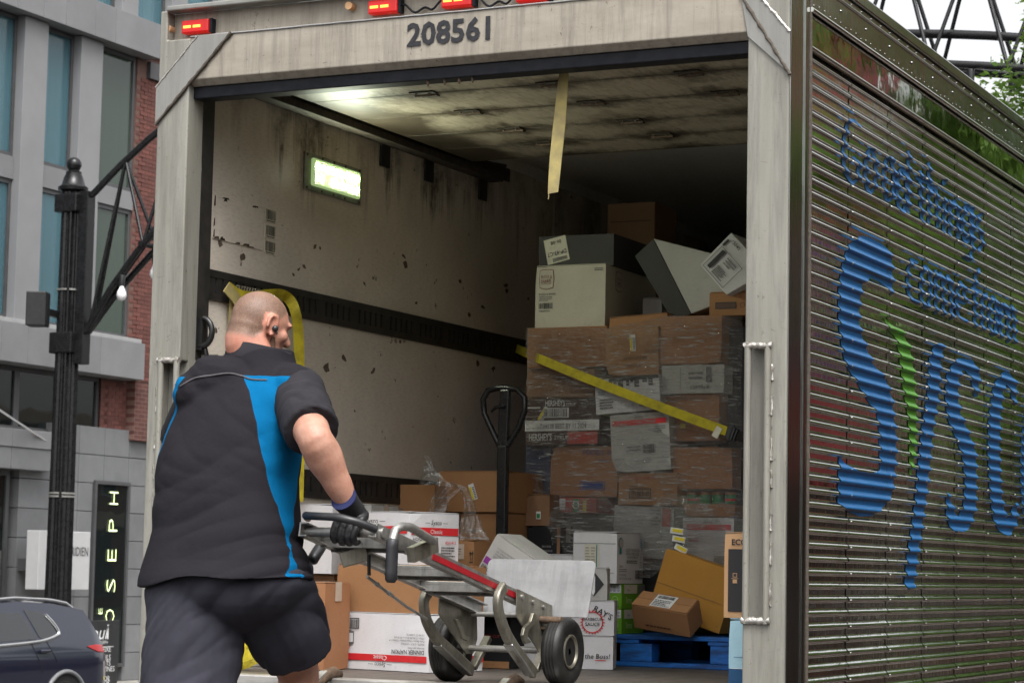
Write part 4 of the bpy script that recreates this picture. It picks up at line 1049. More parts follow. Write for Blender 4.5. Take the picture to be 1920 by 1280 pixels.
# --- middle brown pile beside the pallet jack
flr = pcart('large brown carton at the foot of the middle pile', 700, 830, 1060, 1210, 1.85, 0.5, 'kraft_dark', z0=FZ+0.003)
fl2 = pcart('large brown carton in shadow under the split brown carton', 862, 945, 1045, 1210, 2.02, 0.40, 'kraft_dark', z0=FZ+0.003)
gk = pcart('square brown carton left of the crumpled plastic', 725, 812, 908, 1060, 1.88, 0.24, 'kraft', z0=top(flr), tape=False, flaps=False)
sm = pcart('small brown carton behind the glove with one flap up', 668, 704, 928, 1060, 1.72, 0.2, 'kraft_red', z0=top(base2)+0.3, tape=False, flaps=False)
sm_b = pcart('white case in shadow under the small brown carton', 664, 716, 1000, 1150, 1.70, 0.24, 'carton_grey', z0=FZ+0.003, z1=sm.location.z-0.008)
m = MB(); w_ = sm['w']; m.add([(-w_/2, 0.0, sm['h']), (w_/2, 0.0, sm['h']), (w_/2-0.005, 0.06, sm['h']+0.03), (-w_/2+0.004, 0.05, sm['h']+0.028)], [(0, 1, 2, 3)]); m.build('open_flap', 'kraft_red', sm)
ik = pcart('brown carton with a split corner under the widest brown carton', 862, 948, 962, 1045, 2.02, 0.42, 'kraft', z0=top(fl2), tape=False)
hk = pcart('widest plain brown carton with a yellow sticker behind the pallet jack', 822, 948, 884, 962, 2.0, 0.40, 'kraft', z0=top(ik), tape=False)
def sticker(t, a, b_, rot, w=0.028, l=0.075, face='front'):
    q = front(t) if face == 'front' else side(t); cr, sr = math.cos(rot), math.sin(rot)
    def R(x, y): return (a+x*cr-y*sr, b_+x*sr+y*cr)
    q.poly([R(0, 0), R(w, 0), R(w, l), R(0, l)], 'ink_white', 0); q.poly([R(0.001, 0.002), R(w*0.45, 0.002), R(w*0.45, l-0.012), R(0.001, l-0.012)], 'ink_yellow', 1)
    for i in range(7): q.poly([R(w*0.55, 0.006+i*0.008), R(w*0.92, 0.006+i*0.008), R(w*0.92, 0.010+i*0.008), R(w*0.55, 0.010+i*0.008)], 'ink_black', 1)
    q.flush('price_sticker')
sticker(hk, 0.175, 0.05, rad(20))
jd = pcart('brown carton with a white tag beside the widest brown carton', 985, 1030, 928, 985, 2.22, 0.16, 'kraft_dark', tape=False)
kd = pcart('black carton with grey print behind the split brown carton', 985, 1048, 986, 1175, 2.22, 0.16, 'carton_black', z0=FZ+0.003, z1=jd.location.z-0.004)
q = front(kd); w_ = kd['w']; h_ = kd['h']; q.rect(w_-0.016, w_, 0.0, h_, 'kraft_dark', 0); q.lines(w_-0.09, w_-0.02, h_-0.12, h_-0.08, 2, 'ink_grey', seed=2); q.lines(w_-0.09, w_-0.02, h_-0.22, h_-0.16, 3, 'ink_grey', seed=6); q.flush()
q = front(jd); q.rect(0.055, 0.078, 0.03, 0.065, 'ink_white', 0); q.rect(0.058, 0.075, 0.034, 0.055, 'ink_green', 1); q.flush()
# --- right of the plate: sauce, lime, egg cases
bos = pcart('lower white sauce case on the floor with black slogan print', 960, 1141, 1192, 1257, 1.49, 0.26, 'carton_white', z0=FZ+0.003, yaw=rad(20))
w_ = bos['w']; q = front(bos); q.text('Sauce is the Boss!', w_-0.012, 0.045, 0.020, 'ink_black', align='R', shear=0.1, bold=0.006); q.rect(w_-0.075, w_-0.03, 0.036, 0.039, 'ink_red'); q.rect(0.0, 0.05, 0.004, 0.016, 'ink_red', 0); q.text("0015 CRT", 0.15, 0.09, 0.006, 'ink_black'); q.flush()
ray_ = pcart('upper white sauce case with red sun emblem behind the right wheel', 960, 1143, 1126, 1192, 1.49, 0.26, 'carton_white', z0=top(bos), yaw=rad(20))
q = front(ray_); h_ = ray_['h']
q.text("SWEET BABY", 0.02, 0.095, 0.026, 'ink_black', rot=rad(28), bold=0.01); q.text("RAY'S", w_-0.085, 0.105, 0.024, 'ink_black', rot=rad(-28), bold=0.01)
cx, cyy, rr_ = w_-0.085, 0.055, 0.045; q.ring(cx, cyy, rr_, 0.004, 'ink_red')
for i in range(24):
    a = 2*PI*i/24; q.poly([(cx+rr_*math.cos(a-0.06), cyy+rr_*math.sin(a-0.06)), (cx+rr_*math.cos(a+0.06), cyy+rr_*math.sin(a+0.06)), (cx+(rr_+0.009)*math.cos(a), cyy+(rr_+0.009)*math.sin(a))], 'ink_red')
q.text('BARBECUE', cx, 0.062, 0.012, 'ink_black', align='C', bold=0.01); q.text('SAUCE', cx, 0.040, 0.014, 'ink_black', align='C', bold=0.01)
q.text('SAUCE', 0.06, 0.06, 0.016, 'ink_darkred', rot=rad(28)); q.flush()
dia = pcart('pale grey case with a black and white diamond right of the metal plate', 1040, 1134, 1064, 1126, 1.52, 0.2, 'carton_grey', z0=top(ray_), tape=False, yaw=rad(20))
w_, h_ = dia['w'], dia['h']; q = front(dia); cx = w_-0.055
q.poly([(cx, 0.015), (cx+0.042, h_/2), (cx, h_-0.015), (cx-0.042, h_/2)], 'ink_black', 0); q.poly([(cx-0.002, 0.019), (cx+0.004, h_/2-0.03), (cx+0.004, h_/2+0.03), (cx-0.002, h_-0.019), (cx-0.038, h_/2)], 'ink_white', 1); q.flush()
# blue pallet
pal = thing('pallet', 'blue painted wooden pallet on the truck floor under the cartons', 'pallet', (0.0, 2.0, FZ))
pz = FZ+0.001
for y in (2.0, 2.48, 2.96):
    b = MB(); b.box(-0.20, 0.86, y, y+0.10, pz, pz+0.020); b.build('bottom_board', 'pallet_blue', pal, bevel=0.003)
for y in (2.0, 2.48, 2.96):
    for x in (-0.15, 0.27, 0.71):
        b = MB(); b.box(x, x+0.15, y+0.004, y+0.10, pz+0.0205, pz+0.100); b.build('block', 'pallet_blue', pal, bevel=0.004)
for x in (-0.20, 0.26, 0.72):
    b = MB(); b.box(x, x+0.14, 2.0, 3.08, pz+0.1005, pz+0.118); b.build('stringer_board', 'pallet_blue', pal, bevel=0.003)
for i in range(7):
    y = 1.995+i*0.16; b = MB(); b.box(-0.205, 0.862, y, y+(0.12 if i else 0.14), pz+0.1185, pz+0.137); b.build('deck_board', 'pallet_blue', pal, bevel=0.003)
PT = pz+0.1375
def lime(label, z0, yt, yb):
    t = pcart(label, 1112, 1165, yt, yb, 2.03, 0.26, 'carton_green', z0=z0, tape=False, flaps=False)
    w_, h_ = t['w'], t['h']; q = front(t); q.rect(w_-0.062, w_-0.002, h_*0.64, h_-0.002, 'ink_white', 0)
    for i in range(3):
        for j in range(2): q.frame(w_-0.055+i*0.019, w_-0.047+i*0.019, h_*0.70+j*0.014, h_*0.70+0.008+j*0.014, 0.0015, 'ink_blue')
    q.ring(w_-0.030, h_*0.36, 0.016, 0.002, 'ink_lime'); q.text('1500', w_-0.030, h_*0.32, 0.009, 'ink_lime', align='C'); q.lines(w_-0.055, w_-0.008, 0.006, 0.014, 1, 'ink_green'); q.flush()
    q = side(t); q.rect(0.02, 0.17, h_*0.62, h_-0.002, 'ink_cream', 0); q.text('lime', 0.035, h_*0.22, 0.030, 'ink_lime', bold=0.0); q.text('clean', 0.05, h_*0.72, 0.012, 'ink_grey'); q.rect(0.185, 0.258, h_*0.5, h_-0.002, 'ink_grey', 0); q.flush()
    return t
lm1 = lime('lower green lime case on the blue pallet', PT+0.001, 1141, 1186)
lm2 = lime('upper green lime case beneath the liquid egg case', lm1.location.z+lm1['h']+0.003, 1094, 1140)
egg = pcart('white egg case with an open window on top of the green lime cases', 1074, 1156, 998, 1093, 1.98, 0.30, 'carton_white', z0=lm2.location.z+lm2['h']+0.003, tape=False)
w_, h_ = egg['w'], egg['h']; q = front(egg)
q.rect(0.055, 0.128, 0.06, h_-0.052, 'ink_cream', 0); q.rect(0.112, 0.117, 0.06, h_-0.052, 'ink_teal', 1)
q.lines(0.06, 0.085, 0.07, h_-0.06, 7, 'ink_grey', 0.3, 2); q.lines(0.088, 0.108, 0.07, h_-0.06, 7, 'ink_grey', 0.3, 3)
q.rect(0.004, w_-0.006, h_-0.048, h_-0.046, 'ink_grey', 1); q.rect(w_-0.045, w_-0.012, 0.044, 0.046, 'ink_grey', 1); q.flush()
q = side(egg); q.rect(0.02, 0.045, h_*0.58, h_-0.02, 'ink_teal', 0); q.poly([(0.008, h_*0.74), (0.033, h_*0.68), (0.058, h_*0.74), (0.058, h_*0.86), (0.033, h_*0.92), (0.008, h_*0.86)], 'ink_grey', 1); q.poly([(0.013, h_*0.75), (0.033, h_*0.70), (0.053, h_*0.75), (0.053, h_*0.85), (0.033, h_*0.89), (0.013, h_*0.85)], 'carton_grey', 2)
q.text('LIQUID WHOLE EGG', 0.165, h_*0.64, 0.013, 'ink_black', align='C', bold=0.006, width=0.16); q.text('WITH CITRIC ACID', 0.165, h_*0.565, 0.013, 'ink_black', align='C', bold=0.006, width=0.15); q.text('LIQUID EGG PRODUCT', 0.165, h_*0.51, 0.008, 'ink_black', align='C', width=0.13)
q.lines(0.10, 0.23, h_*0.40, h_*0.47, 2, 'ink_black', seed=3); q.text('Sysco', 0.016, h_*0.32, 0.012, 'ink_black', shear=0.12, bold=0.004); q.lines(0.016, 0.12, h_*0.22, h_*0.30, 2, 'ink_grey', seed=9); q.text('15/2 LB (907g)', 0.016, h_*0.15, 0.009, 'ink_black', bold=0.004); q.text('NET WT. 30 LB (13.6 kg)', 0.016, h_*0.08, 0.009, 'ink_black', bold=0.004)
q.barcode(0.20, 0.285, 0.02, 0.06, n=20); q.lines(0.25, 0.29, h_*0.72, h_-0.02, 5, 'ink_teal', seed=2); q.flush()
flat_w = pcart('flat white cases stacked low behind the cooking oil case', 1008, 1074, 1040, 1060, 2.05, 0.2, 'carton_white', tape=False)
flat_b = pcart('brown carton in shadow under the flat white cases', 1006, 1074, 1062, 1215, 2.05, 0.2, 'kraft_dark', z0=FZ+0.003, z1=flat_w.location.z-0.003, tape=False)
flat_b.location.x -= 0.0
# orange flattened case leaning on the pallet load
an = rad(17); W, H = 0.345, 0.27
tl = onY(1249, 1030, 2.10); ax = Vector((math.cos(an), 0, -math.sin(an))); az = Vector((math.sin(an), 0, math.cos(an)))
org = carton('large orange-brown carton leaning on the wrapped load above the blue pallet', W, 0.16, H, tl+ax*(W/2)-az*H, 'kraft_orange', roll=an, tape=False, flaps=False)
q = front(org); q.rect(0.0, W, H*0.455, H*0.462, 'kraft_dark', 0); q.flush('fold_line')
m = MB(); m.box(-W/2+0.004, W/2-0.004, 0.002, 0.006, H, H+0.006); m.box(-W/2+0.01, W/2-0.01, 0.012, 0.016, H, H+0.007); m.build('loose_flap', 'kraft_orange', org)
# small carton with address label
p_ = onY(1245, 1187, 1.94)
lab = carton('small brown carton with a white barcode label tipped on the blue pallet', 0.275, 0.115, 0.115, (p_.x-0.003, 1.93, PT+0.016), 'kraft', yaw=rad(-6), roll=rad(7), pitch=rad(32), tape=False)
q = front(lab); q.lines(0.06, 0.19, 0.02, 0.035, 1, 'ink_brown'); q.flush()
q = Printer(lab, (-0.1375, 0, 0.1195), (1, 0, 0), (0, 1, 0)); q.rect(0.085, 0.185, 0.012, 0.10, 'ink_white', 0); q.barcode(0.095, 0.175, 0.072, 0.094, n=24); q.lines(0.092, 0.178, 0.03, 0.064, 3, 'ink_black', seed=3); q.lines(0.092, 0.178, 0.016, 0.03, 2, 'ink_black', seed=5); q.flush()
# --- by the right post
sky_ = pcart('pale blue case with dark blue foot beside the right post', 1366, 1450, 1162, 1290, 0.34, 0.30, 'carton_sky', z0=FZ+0.003, tape=False)
q = front(sky_); q.rect(0.001, 0.10, 0.001, 0.075, 'carton_blue', 0); q.rect(0.008, 0.15, 0.075, 0.077, 'ink_white', 1); q.rect(0.02, 0.16, 0.115, 0.117, 'ink_blue', 1); q.flush()
eco = pcart('pale orange case with a black panel standing on the pale blue case', 1357, 1450, 1000, 1160, 0.36, 0.25, 'kraft_pale', z0=top(sky_), tape=False)
w_, h_ = eco['w'], eco['h']; q = front(eco); q.text('ECOLAB', 0.028, h_-0.040, 0.020, 'ink_black', bold=0.03); q.rect(0.016, w_-0.01, 0.022, h_-0.055, 'ink_black', 0)
q.frame(0.034, 0.050, h_*0.48, h_*0.53, 0.002, 'kraft_pale'); q.rect(0.028, 0.055, h_*0.463, h_*0.468, 'kraft_pale', 1); q.rect(0.034, 0.05, h_*0.41, h_*0.455, 'kraft_pale', 1)
q.flush()
# --- the wrapped pallet load
YS = 2.36
G = None
_jr = random.Random(77)
def sc_(label, x0, x1, yt, yb, mat, dy=0.0, d=0.34, **k):
    k.setdefault('yaw', rad(_jr.uniform(-4, 4))); k.setdefault('roll', rad(_jr.uniform(-1.3, 1.3))); k.setdefault('dent', 2.6)
    return pcart(label, x0, x1, yt, yb, YS+dy+_jr.uniform(-0.015, 0.02), d, mat, tape=False, flaps=k.pop('flaps', False), **k)
s1 = sc_('brown carton at the upper left corner of the wrapped load', 990, 1136, 613, 688, 'kraft_red')
s2 = sc_('brown carton with a yellow sticker in the top row of the wrapped load', 1137, 1234, 614, 703, 'kraft', -0.02)
q = front(s2); q.text('NARUTO', 0.19, 0.115, 0.014, 'ink_brown', align='R', rot=PI); q.text('BREADSTICK', 0.20, 0.085, 0.014, 'ink_brown', rot=PI); q.text('FROZEN', 0.17, 0.05, 0.014, 'ink_brown', rot=PI); q.flush()
sticker(s2, 0.12, 0.11, 0.05)
s3 = sc_('brown carton at the upper right of the wrapped load', 1236, 1352, 592, 682, 'kraft_red', 0.01)
s4 = sc_('white case with upside-down grey print at the right of the wrapped load', 1241, 1357, 684, 737, 'carton_grey', -0.03)
q = front(s4); w_, h_ = s4['w'], s4['h']; q.text('8700303', w_-0.07, 0.036, 0.018, 'ink_grey', rot=PI); q.rect(0.09, 0.092, 0.01, h_-0.01, 'ink_grey', 1); q.rect(w_-0.085, w_-0.06, 0.05, h_-0.01, 'ink_grey', 1); q.lines(0.13, 0.2, 0.06, 0.10, 2, 'ink_grey'); q.flush()
s5 = sc_('brown carton above the chocolate syrup cases', 985, 1116, 690, 744, 'kraft_dark', 0.02)
q = front(s5); q.frame(0.24, 0.36, 0.02, 0.05, 0.003, 'ink_brown'); q.text('Organic', 0.11, 0.08, 0.03, 'ink_brown', shear=0.2); q.flush()
s6 = sc_('upper dark maroon syrup case with a white barcode', 983, 1124, 746, 786, 'carton_maroon')
q = front(s6); w_, h_ = s6['w'], s6['h']; q.text("HERSHEY'S", 0.11, h_-0.036, 0.026, 'ink_white', bold=0.02, width=0.10); q.text('SYRUP', 0.215, h_-0.034, 0.012, 'ink_white'); q.text('34240-0', 0.29, h_-0.036, 0.018, 'ink_grey'); q.text('24', 0.01, h_-0.034, 0.018, 'ink_grey'); q.barcode(0.105, 0.225, 0.012, 0.05, 'ink_black', n=22, k=2, bg='ink_white'); q.rect(0.0, 0.085, 0.052, 0.058, 'ink_white', 0); q.flush()
sticker(s6, 0.07, 0.0, rad(-32))
s7 = sc_('lower dark maroon syrup case with a white date strip', 983, 1125, 787, 834, 'carton_maroon', -0.004)
q = front(s7); w_, h_ = s7['w'], s7['h']; q.rect(0.0, w_, h_-0.05, h_-0.001, 'ink_white', 0); q.text('71H138 BEST BY 11 2024', 0.08, h_-0.040, 0.024, 'ink_black', width=0.24); q.text("HERSHEY'S", 0.022, 0.022, 0.032, 'ink_white', bold=0.02, width=0.12); q.text('SYRUP', 0.155, 0.026, 0.018, 'ink_white'); q.rect(0.222, w_-0.008, 0.004, h_-0.056, 'ink_darkred', 0); q.lines(0.235, w_-0.02, 0.012, 0.05, 3, 'ink_red', seed=2); q.flush()
s8 = sc_('white case with a black jagged border in the middle of the wrapped load', 1119, 1238, 706, 772, 'carton_white', -0.05, roll=rad(-4))
q = front(s8); w_, h_ = s8['w'], s8['h']; rr = random.Random(4); x = 0.07
q.rect(0.07, w_, h_-0.018, h_-0.001, 'ink_black', 0)
while x < w_-0.02:
    ww = rr.uniform(0.012, 0.025); hh = rr.uniform(0.025, 0.055); q.rect(x, x+ww, h_-hh, h_-0.017, 'ink_black', 0); x += ww+rr.uniform(0.0, 0.02)
q.lines(0.02, 0.09, 0.02, 0.07, 4, 'ink_black', seed=7); q.rect(w_-0.10, w_-0.03, 0.02, 0.05, 'ink_grey', 1); q.lines(0.015, 0.05, 0.085, 0.105, 2, 'ink_teal'); q.flush()
s9 = sc_('white case with a red stripe in the middle of the wrapped load', 1147, 1259, 774, 883, 'carton_grey', -0.05, roll=rad(-3.5))
q = front(s9); w_, h_ = s9['w'], s9['h']; q.rect(0.012, w_-0.012, h_-0.052, h_-0.028, 'ink_red', 0); q.text('— Sysco —', w_/2, h_-0.022, 0.014, 'ink_black', align='C', shear=0.1); q.barcode(0.16, 0.225, 0.08, 0.12, n=16); q.lines(0.08, 0.15, 0.09, 0.12, 2, 'ink_grey'); q.lines(w_-0.07, w_-0.015, h_-0.09, h_-0.06, 3, 'ink_grey'); q.flush()
s10 = sc_('brown gallon-jar case with two yellow stickers at the right of the wrapped load', 1243, 1348, 738, 826, 'kraft_red', 0.0)
q = front(s10); w_, h_ = s10['w'], s10['h']; q.text('GALLON WIDE MOUTH JARS', 0.02, h_-0.03, 0.014, 'ink_brown', width=0.2); q.rect(0.09, 0.112, h_-0.10, h_-0.075, 'ink_yellow', 0); q.rect(0.085, 0.11, h_-0.155, h_-0.135, 'ink_yellow', 0); q.flush()
s11 = sc_('dark blue case at the lower left of the wrapped load', 983, 1031, 836, 925, 'carton_navy', 0.02)
s12 = sc_('large brown case with blue print in the wrapped load', 1032, 1156, 836, 930, 'kraft_red', 0.0)
q = front(s12); w_, h_ = s12['w'], s12['h']; q.frame(0.15, 0.275, 0.03, 0.07, 0.004, 'ink_blue'); q.rect(0.16, 0.265, 0.037, 0.062, 'ink_blue', 0); q.text('FOODS  DRY MIX', 0.16, h_-0.04, 0.022, 'ink_blue'); q.text('WHITE', 0.23, h_-0.075, 0.014, 'ink_blue'); q.flush()
s13 = sc_('brown case with a framed barcode low in the wrapped load', 1158, 1271, 886, 946, 'kraft', -0.03)
q = front(s13); w_, h_ = s13['w'], s13['h']; q.frame(0.055, 0.165, 0.03, 0.075, 0.004, 'ink_black'); q.barcode(0.065, 0.155, 0.038, 0.066, n=20); q.text('FROZEN SHRIMP', 0.035, h_-0.03, 0.014, 'ink_darkred', width=0.16); q.text('www.seafood.com', 0.06, 0.082, 0.008, 'ink_black'); q.flush()
s14 = sc_('pale brown tray of jars bulging in the wrap at the right', 1262, 1372, 838, 916, 'kraft_red', -0.02, dent=3)
s15 = sc_('shallow brown tray under the green-lidded cans', 1282, 1378, 944, 968, 'kraft_red', -0.02)
for i in range(4):
    x_ = 1298+i*24; p_ = onY(x_, 944, YS+0.03); m = MB()
    t = thing('can', ['green and red labelled can at the left end of the tray in the wrapped load', 'second green labelled can from the left in the wrapped tray', 'third green labelled can from the left in the wrapped tray', 'green and red labelled can at the right end of the wrapped tray'][i], 'can', (p_.x, YS+0.03, top(s15)-0.006), group='cans in the wrapped tray')
    z_ = top(s15)-0.005; m.lathe([(0.024, 0), (0.025, 0.002), (0.025, 0.05), (0.024, 0.052)], (p_.x, YS+0.03, z_), (0, 0, 1), 20); m.build('can_body', 'ink_green', t, smooth=40)
    m = MB(); m.lathe([(0.0253, 0.040), (0.0256, 0.042), (0.0256, 0.050), (0.0253, 0.052)], (p_.x, YS+0.03, z_), (0, 0, 1), 20); m.build('can_rim', 'kraft_red', t, smooth=40)
    m = MB(); m.lathe([(0.0252, 0.012), (0.0255, 0.013), (0.0255, 0.022), (0.0252, 0.023)], (p_.x, YS+0.03, z_), (0, 0, 1), 20); m.build('can_label', 'ink_red' if i in (0, 3) else 'ink_green', t, smooth=40)
s16 = sc_('red and white printed case low in the wrapped load', 1030, 1118, 932, 960, 'ink_darkred', -0.02)
q = front(s16); w_, h_ = s16['w'], s16['h']; q.rect(0.03, 0.08, 0.01, h_-0.006, 'ink_white', 0); q.rect(0.12, 0.15, 0.0, h_-0.006, 'ink_green', 0); q.ring(0.135, h_*0.5, 0.018, 0.006, 'ink_white'); q.rect(0.17, 0.19, 0.0, h_-0.01, 'ink_yellow', 0); q.flush()
s17 = sc_('white case veiled by wrap at the foot of the load', 1150, 1260, 948, 1046, 'carton_grey', -0.03)
q = front(s17); w_, h_ = s17['w'], s17['h']; q.rect(w_-0.055, w_-0.015, h_-0.09, h_-0.005, 'ink_darkred', 0); q.lines(w_-0.11, w_-0.06, h_-0.09, h_-0.01, 5, 'ink_grey', seed=4); q.flush()
s18 = sc_('white case with a red stripe at the lower right of the wrapped load', 1280, 1374, 970, 1062, 'carton_white', -0.04)
q = front(s18); w_, h_ = s18['w'], s18['h']; q.rect(0.02, w_-0.012, h_-0.055, h_-0.030, 'ink_red', 0); q.text('— Sysco —', w_/2, h_-0.024, 0.014, 'ink_black', align='C', shear=0.1); q.lines(0.03, 0.09, h_-0.11, h_-0.07, 3, 'ink_red', seed=2); q.rect(w_-0.09, w_-0.02, 0.01, 0.05, 'ink_grey', 0); q.flush()
s19 = sc_('dark carton veiled by wrap under the red and white case', 1030, 1146, 962, 1060, 'carton_charcoal', 0.04)
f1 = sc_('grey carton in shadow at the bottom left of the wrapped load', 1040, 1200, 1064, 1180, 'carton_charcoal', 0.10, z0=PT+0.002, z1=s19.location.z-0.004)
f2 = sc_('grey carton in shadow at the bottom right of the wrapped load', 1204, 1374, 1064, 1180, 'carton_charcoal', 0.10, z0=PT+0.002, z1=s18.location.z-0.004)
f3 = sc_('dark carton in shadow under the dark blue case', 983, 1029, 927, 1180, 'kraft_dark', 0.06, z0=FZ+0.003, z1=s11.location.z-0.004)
core = MB(); a = onY(992, 1000, YS+0.40); b_ = onY(1350, 1000, YS+0.40)
ct = thing('carton', 'brown cartons filling the dark back of the wrapped load', 'carton', (0, YS+0.4, PT))
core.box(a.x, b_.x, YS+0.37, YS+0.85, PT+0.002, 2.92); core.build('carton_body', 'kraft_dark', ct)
# right-hand neighbour of the load (seen as the dark green-grey side)
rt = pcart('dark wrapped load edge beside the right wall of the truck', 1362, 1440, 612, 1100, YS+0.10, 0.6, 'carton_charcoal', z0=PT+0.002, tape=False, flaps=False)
# --- loose cases on top of the load
TZ = top(s3)
bb = pcart('white deli case with a brown badge emblem on top of the load', 1003, 1134, 498, 610, YS+0.03, 0.62, 'carton_cream', z0=top(s1)-0.004, tape=False)
w_, h_ = bb['w'], bb['h']; q = front(bb)
def badge(q, cx, cyy, s_):
    o_ = [(-1, 1), (-0.55, 1.12), (0.55, 1.12), (1, 1), (1, 0.7), (1.08, 0), (1, -0.7), (1, -1), (0.5, -1.12), (0, -1.2), (-0.5, -1.12), (-1, -1), (-1, -0.7), (-1.08, 0), (-1, 0.7)]
    q.poly([(cx+x*s_, cyy+y*s_*1.15) for x, y in o_], 'ink_maroon', 0); q.poly([(cx+x*s_*0.93, cyy+y*s_*1.15*0.94) for x, y in o_], 'carton_cream', 1)
    q.text('BLOCK &', cx, cyy+s_*0.12, s_*0.42, 'ink_maroon', align='C', width=s_*1.55, k=3); q.text('BARREL', cx, cyy-s_*0.5, s_*0.46, 'ink_maroon', align='C', width=s_*1.55, k=3); q.rect(cx-s_*0.7, cx+s_*0.7, cyy-s_*0.66, cyy-s_*0.62, 'ink_maroon', 3)
badge(q, 0.058, h_-0.06, 0.036); q.text('BLOCK & BARREL', 0.02, h_-0.135, 0.008, 'ink_black', bold=0.01); q.lines(0.02, 0.09, h_-0.165, h_-0.14, 3, 'ink_grey'); q.barcode(0.02, 0.09, h_-0.20, h_-0.172, n=18); q.lines(0.02, 0.08, h_-0.215, h_-0.204, 1, 'ink_grey'); q.lines(w_-0.055, w_-0.01, h_-0.03, h_-0.014, 2, 'ink_black'); q.flush()
q = side(bb); badge(q, 0.15, h_-0.065, 0.036); q.flush()
dk = pcart('dark film-wrapped carton with an upside-down location label on the deli case', 1010, 1150, 441, 496, YS+0.09, 0.50, 'carton_charcoal', z0=top(bb)-0.004, tape=False, flaps=False)
w_, h_ = dk['w'], dk['h']; q = front(dk); cr, sr = math.cos(rad(12)), math.sin(rad(12))
def LR(x, y): return (0.05+x*cr-y*sr, 0.012+x*sr+y*cr)
q.poly([LR(0, 0), LR(0.115, 0), LR(0.115, 0.12), LR(0, 0.12)], 'ink_cream', 0); q.text('DP-43-C7', *LR(0.108, 0.055), 0.020, 'ink_black', rot=PI+rad(12), bold=0.006, width=0.1); q.text('06-08', *LR(0.09, 0.105), 0.017, 'ink_black', rot=PI+rad(12), bold=0.006)
for i in range(14): q.poly([LR(0.03+i*0.0055, 0.006), LR(0.033+i*0.0055, 0.006), LR(0.033+i*0.0055, 0.024), LR(0.03+i*0.0055, 0.024)], 'ink_black', 1)
q.flush()
pg = thing('carton', 'tall brown carton standing far back under the truck ceiling', 'carton', (0, 3.6, 2.6))
a, b_ = onY(1138, 450, 3.6), onY(1228, 378, 3.6)
m = MB(); m.box(a.x, b_.x, 3.6, 3.9, 3.18, b_.z); m.build('carton_body', 'kraft_dark', pg, bevel=0.004)
m = MB(); m.box(a.x+0.02, b_.x-0.02, 3.594, 3.599, b_.z-0.10, b_.z-0.095); m.build('printing', 'ink_brown', pg)
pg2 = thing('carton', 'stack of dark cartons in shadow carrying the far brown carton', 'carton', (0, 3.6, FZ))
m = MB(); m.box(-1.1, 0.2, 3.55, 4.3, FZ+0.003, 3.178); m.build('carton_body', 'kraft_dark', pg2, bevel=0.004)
an = rad(33)
p0 = onY(1236, 600, YS+0.12); W, H = 0.23, 0.36
tg = thing('carton', 'grey film-wrapped carton tipped on its edge on top of the load', 'carton', (0, 0, 0), local=True)
tlp = onY(1224, 447, YS+0.06); axx = Vector((math.cos(an), 0, -math.sin(an)))
tg2 = tg
def quad_carton(t, fpts, Y, d, mat, name='carton_body'):
    A = [onY(x, y, Y) for x, y in fpts]; m = MB(); m.prism(A, (0, d, 0)); return m.build(name, mat, t, bevel=0.004)
quad_carton(tg, [(1225, 447), (1346, 478), (1372, 560), (1296, 588)], YS+0.10, 0.30, 'carton_grey')
m = MB(); A = [onY(x, y, YS+0.097) for x, y in [(1190, 480), (1225, 447), (1296, 589), (1262, 603)]]; m.prism(A, (0, 0.28, 0)); m.build('carton_end', 'carton_charcoal', tg, bevel=0.004)
tw5 = thing('carton', 'white carton with a black label tipped up beside the right post', 'carton', (0, 0, 0), local=True)
Y5 = YS-0.02
quad_carton(tw5, [(1371, 436), (1440, 508), (1362, 553), (1312, 496)], Y5, 0.25, 'carton_white')
e0, e1, e2 = onY(1312, 496, Y5), onY(1362, 553, Y5), onY(1371, 436, Y5)
q = Printer(tw5, e0-Vector((0, 0.004, 0)), (e1-e0), (e2-e0)-(e1-e0).normalized()*((e2-e0).dot((e1-e0).normalized())))
L1, L2 = (e1-e0).length, (e2-e0).length
q.u, q.vv = q.u, q.vv; q.n = Vector((0, -1, 0))
q.rect(0.03, 0.05, L2*0.12, L2*0.62, 'ink_black', 1); q.lines(0.065, 0.13, L2*0.10, L2*0.32, 7, 'ink_black', 0.6, 5); q.frame(0.015, 0.16, L2*0.05, L2*0.66, 0.002, 'ink_black')
q.text('15040', 0.03, L2*0.86, 0.016, 'ink_black', rot=PI/2*0, bold=0.008); q.rect(0.01, 0.022, L2*0.68, L2*0.86, 'ink_black'); q.lines(0.075, 0.14, L2*0.4, L2*0.6, 3, 'ink_grey'); q.flush()
t6 = pcart('brown carton under the tipped white carton by the right post', 1330, 1420, 548, 598, YS+0.05, 0.3, 'kraft', z0=TZ-0.004, tape=False)
q = front(t6); q.rect(0.03, 0.13, 0.03, 0.06, 'ink_brown', 0); q.frame(0.03, 0.13, 0.03, 0.06, 0.004, 'ink_black'); q.ring(0.16, 0.045, 0.012, 0.002, 'ink_black'); q.flush()
t7 = pcart('flat brown carton lying between the deli case and the tipped carton', 1142, 1252, 592, 614, YS+0.02, 0.35, 'kraft', z0=top(s2)-0.004, tape=False, roll=rad(-3))
t8 = pcart('white carton corner showing behind the flat brown carton', 1205, 1240, 560, 602, YS+0.30, 0.2, 'carton_grey', z0=top(t7)+0.004, tape=False)

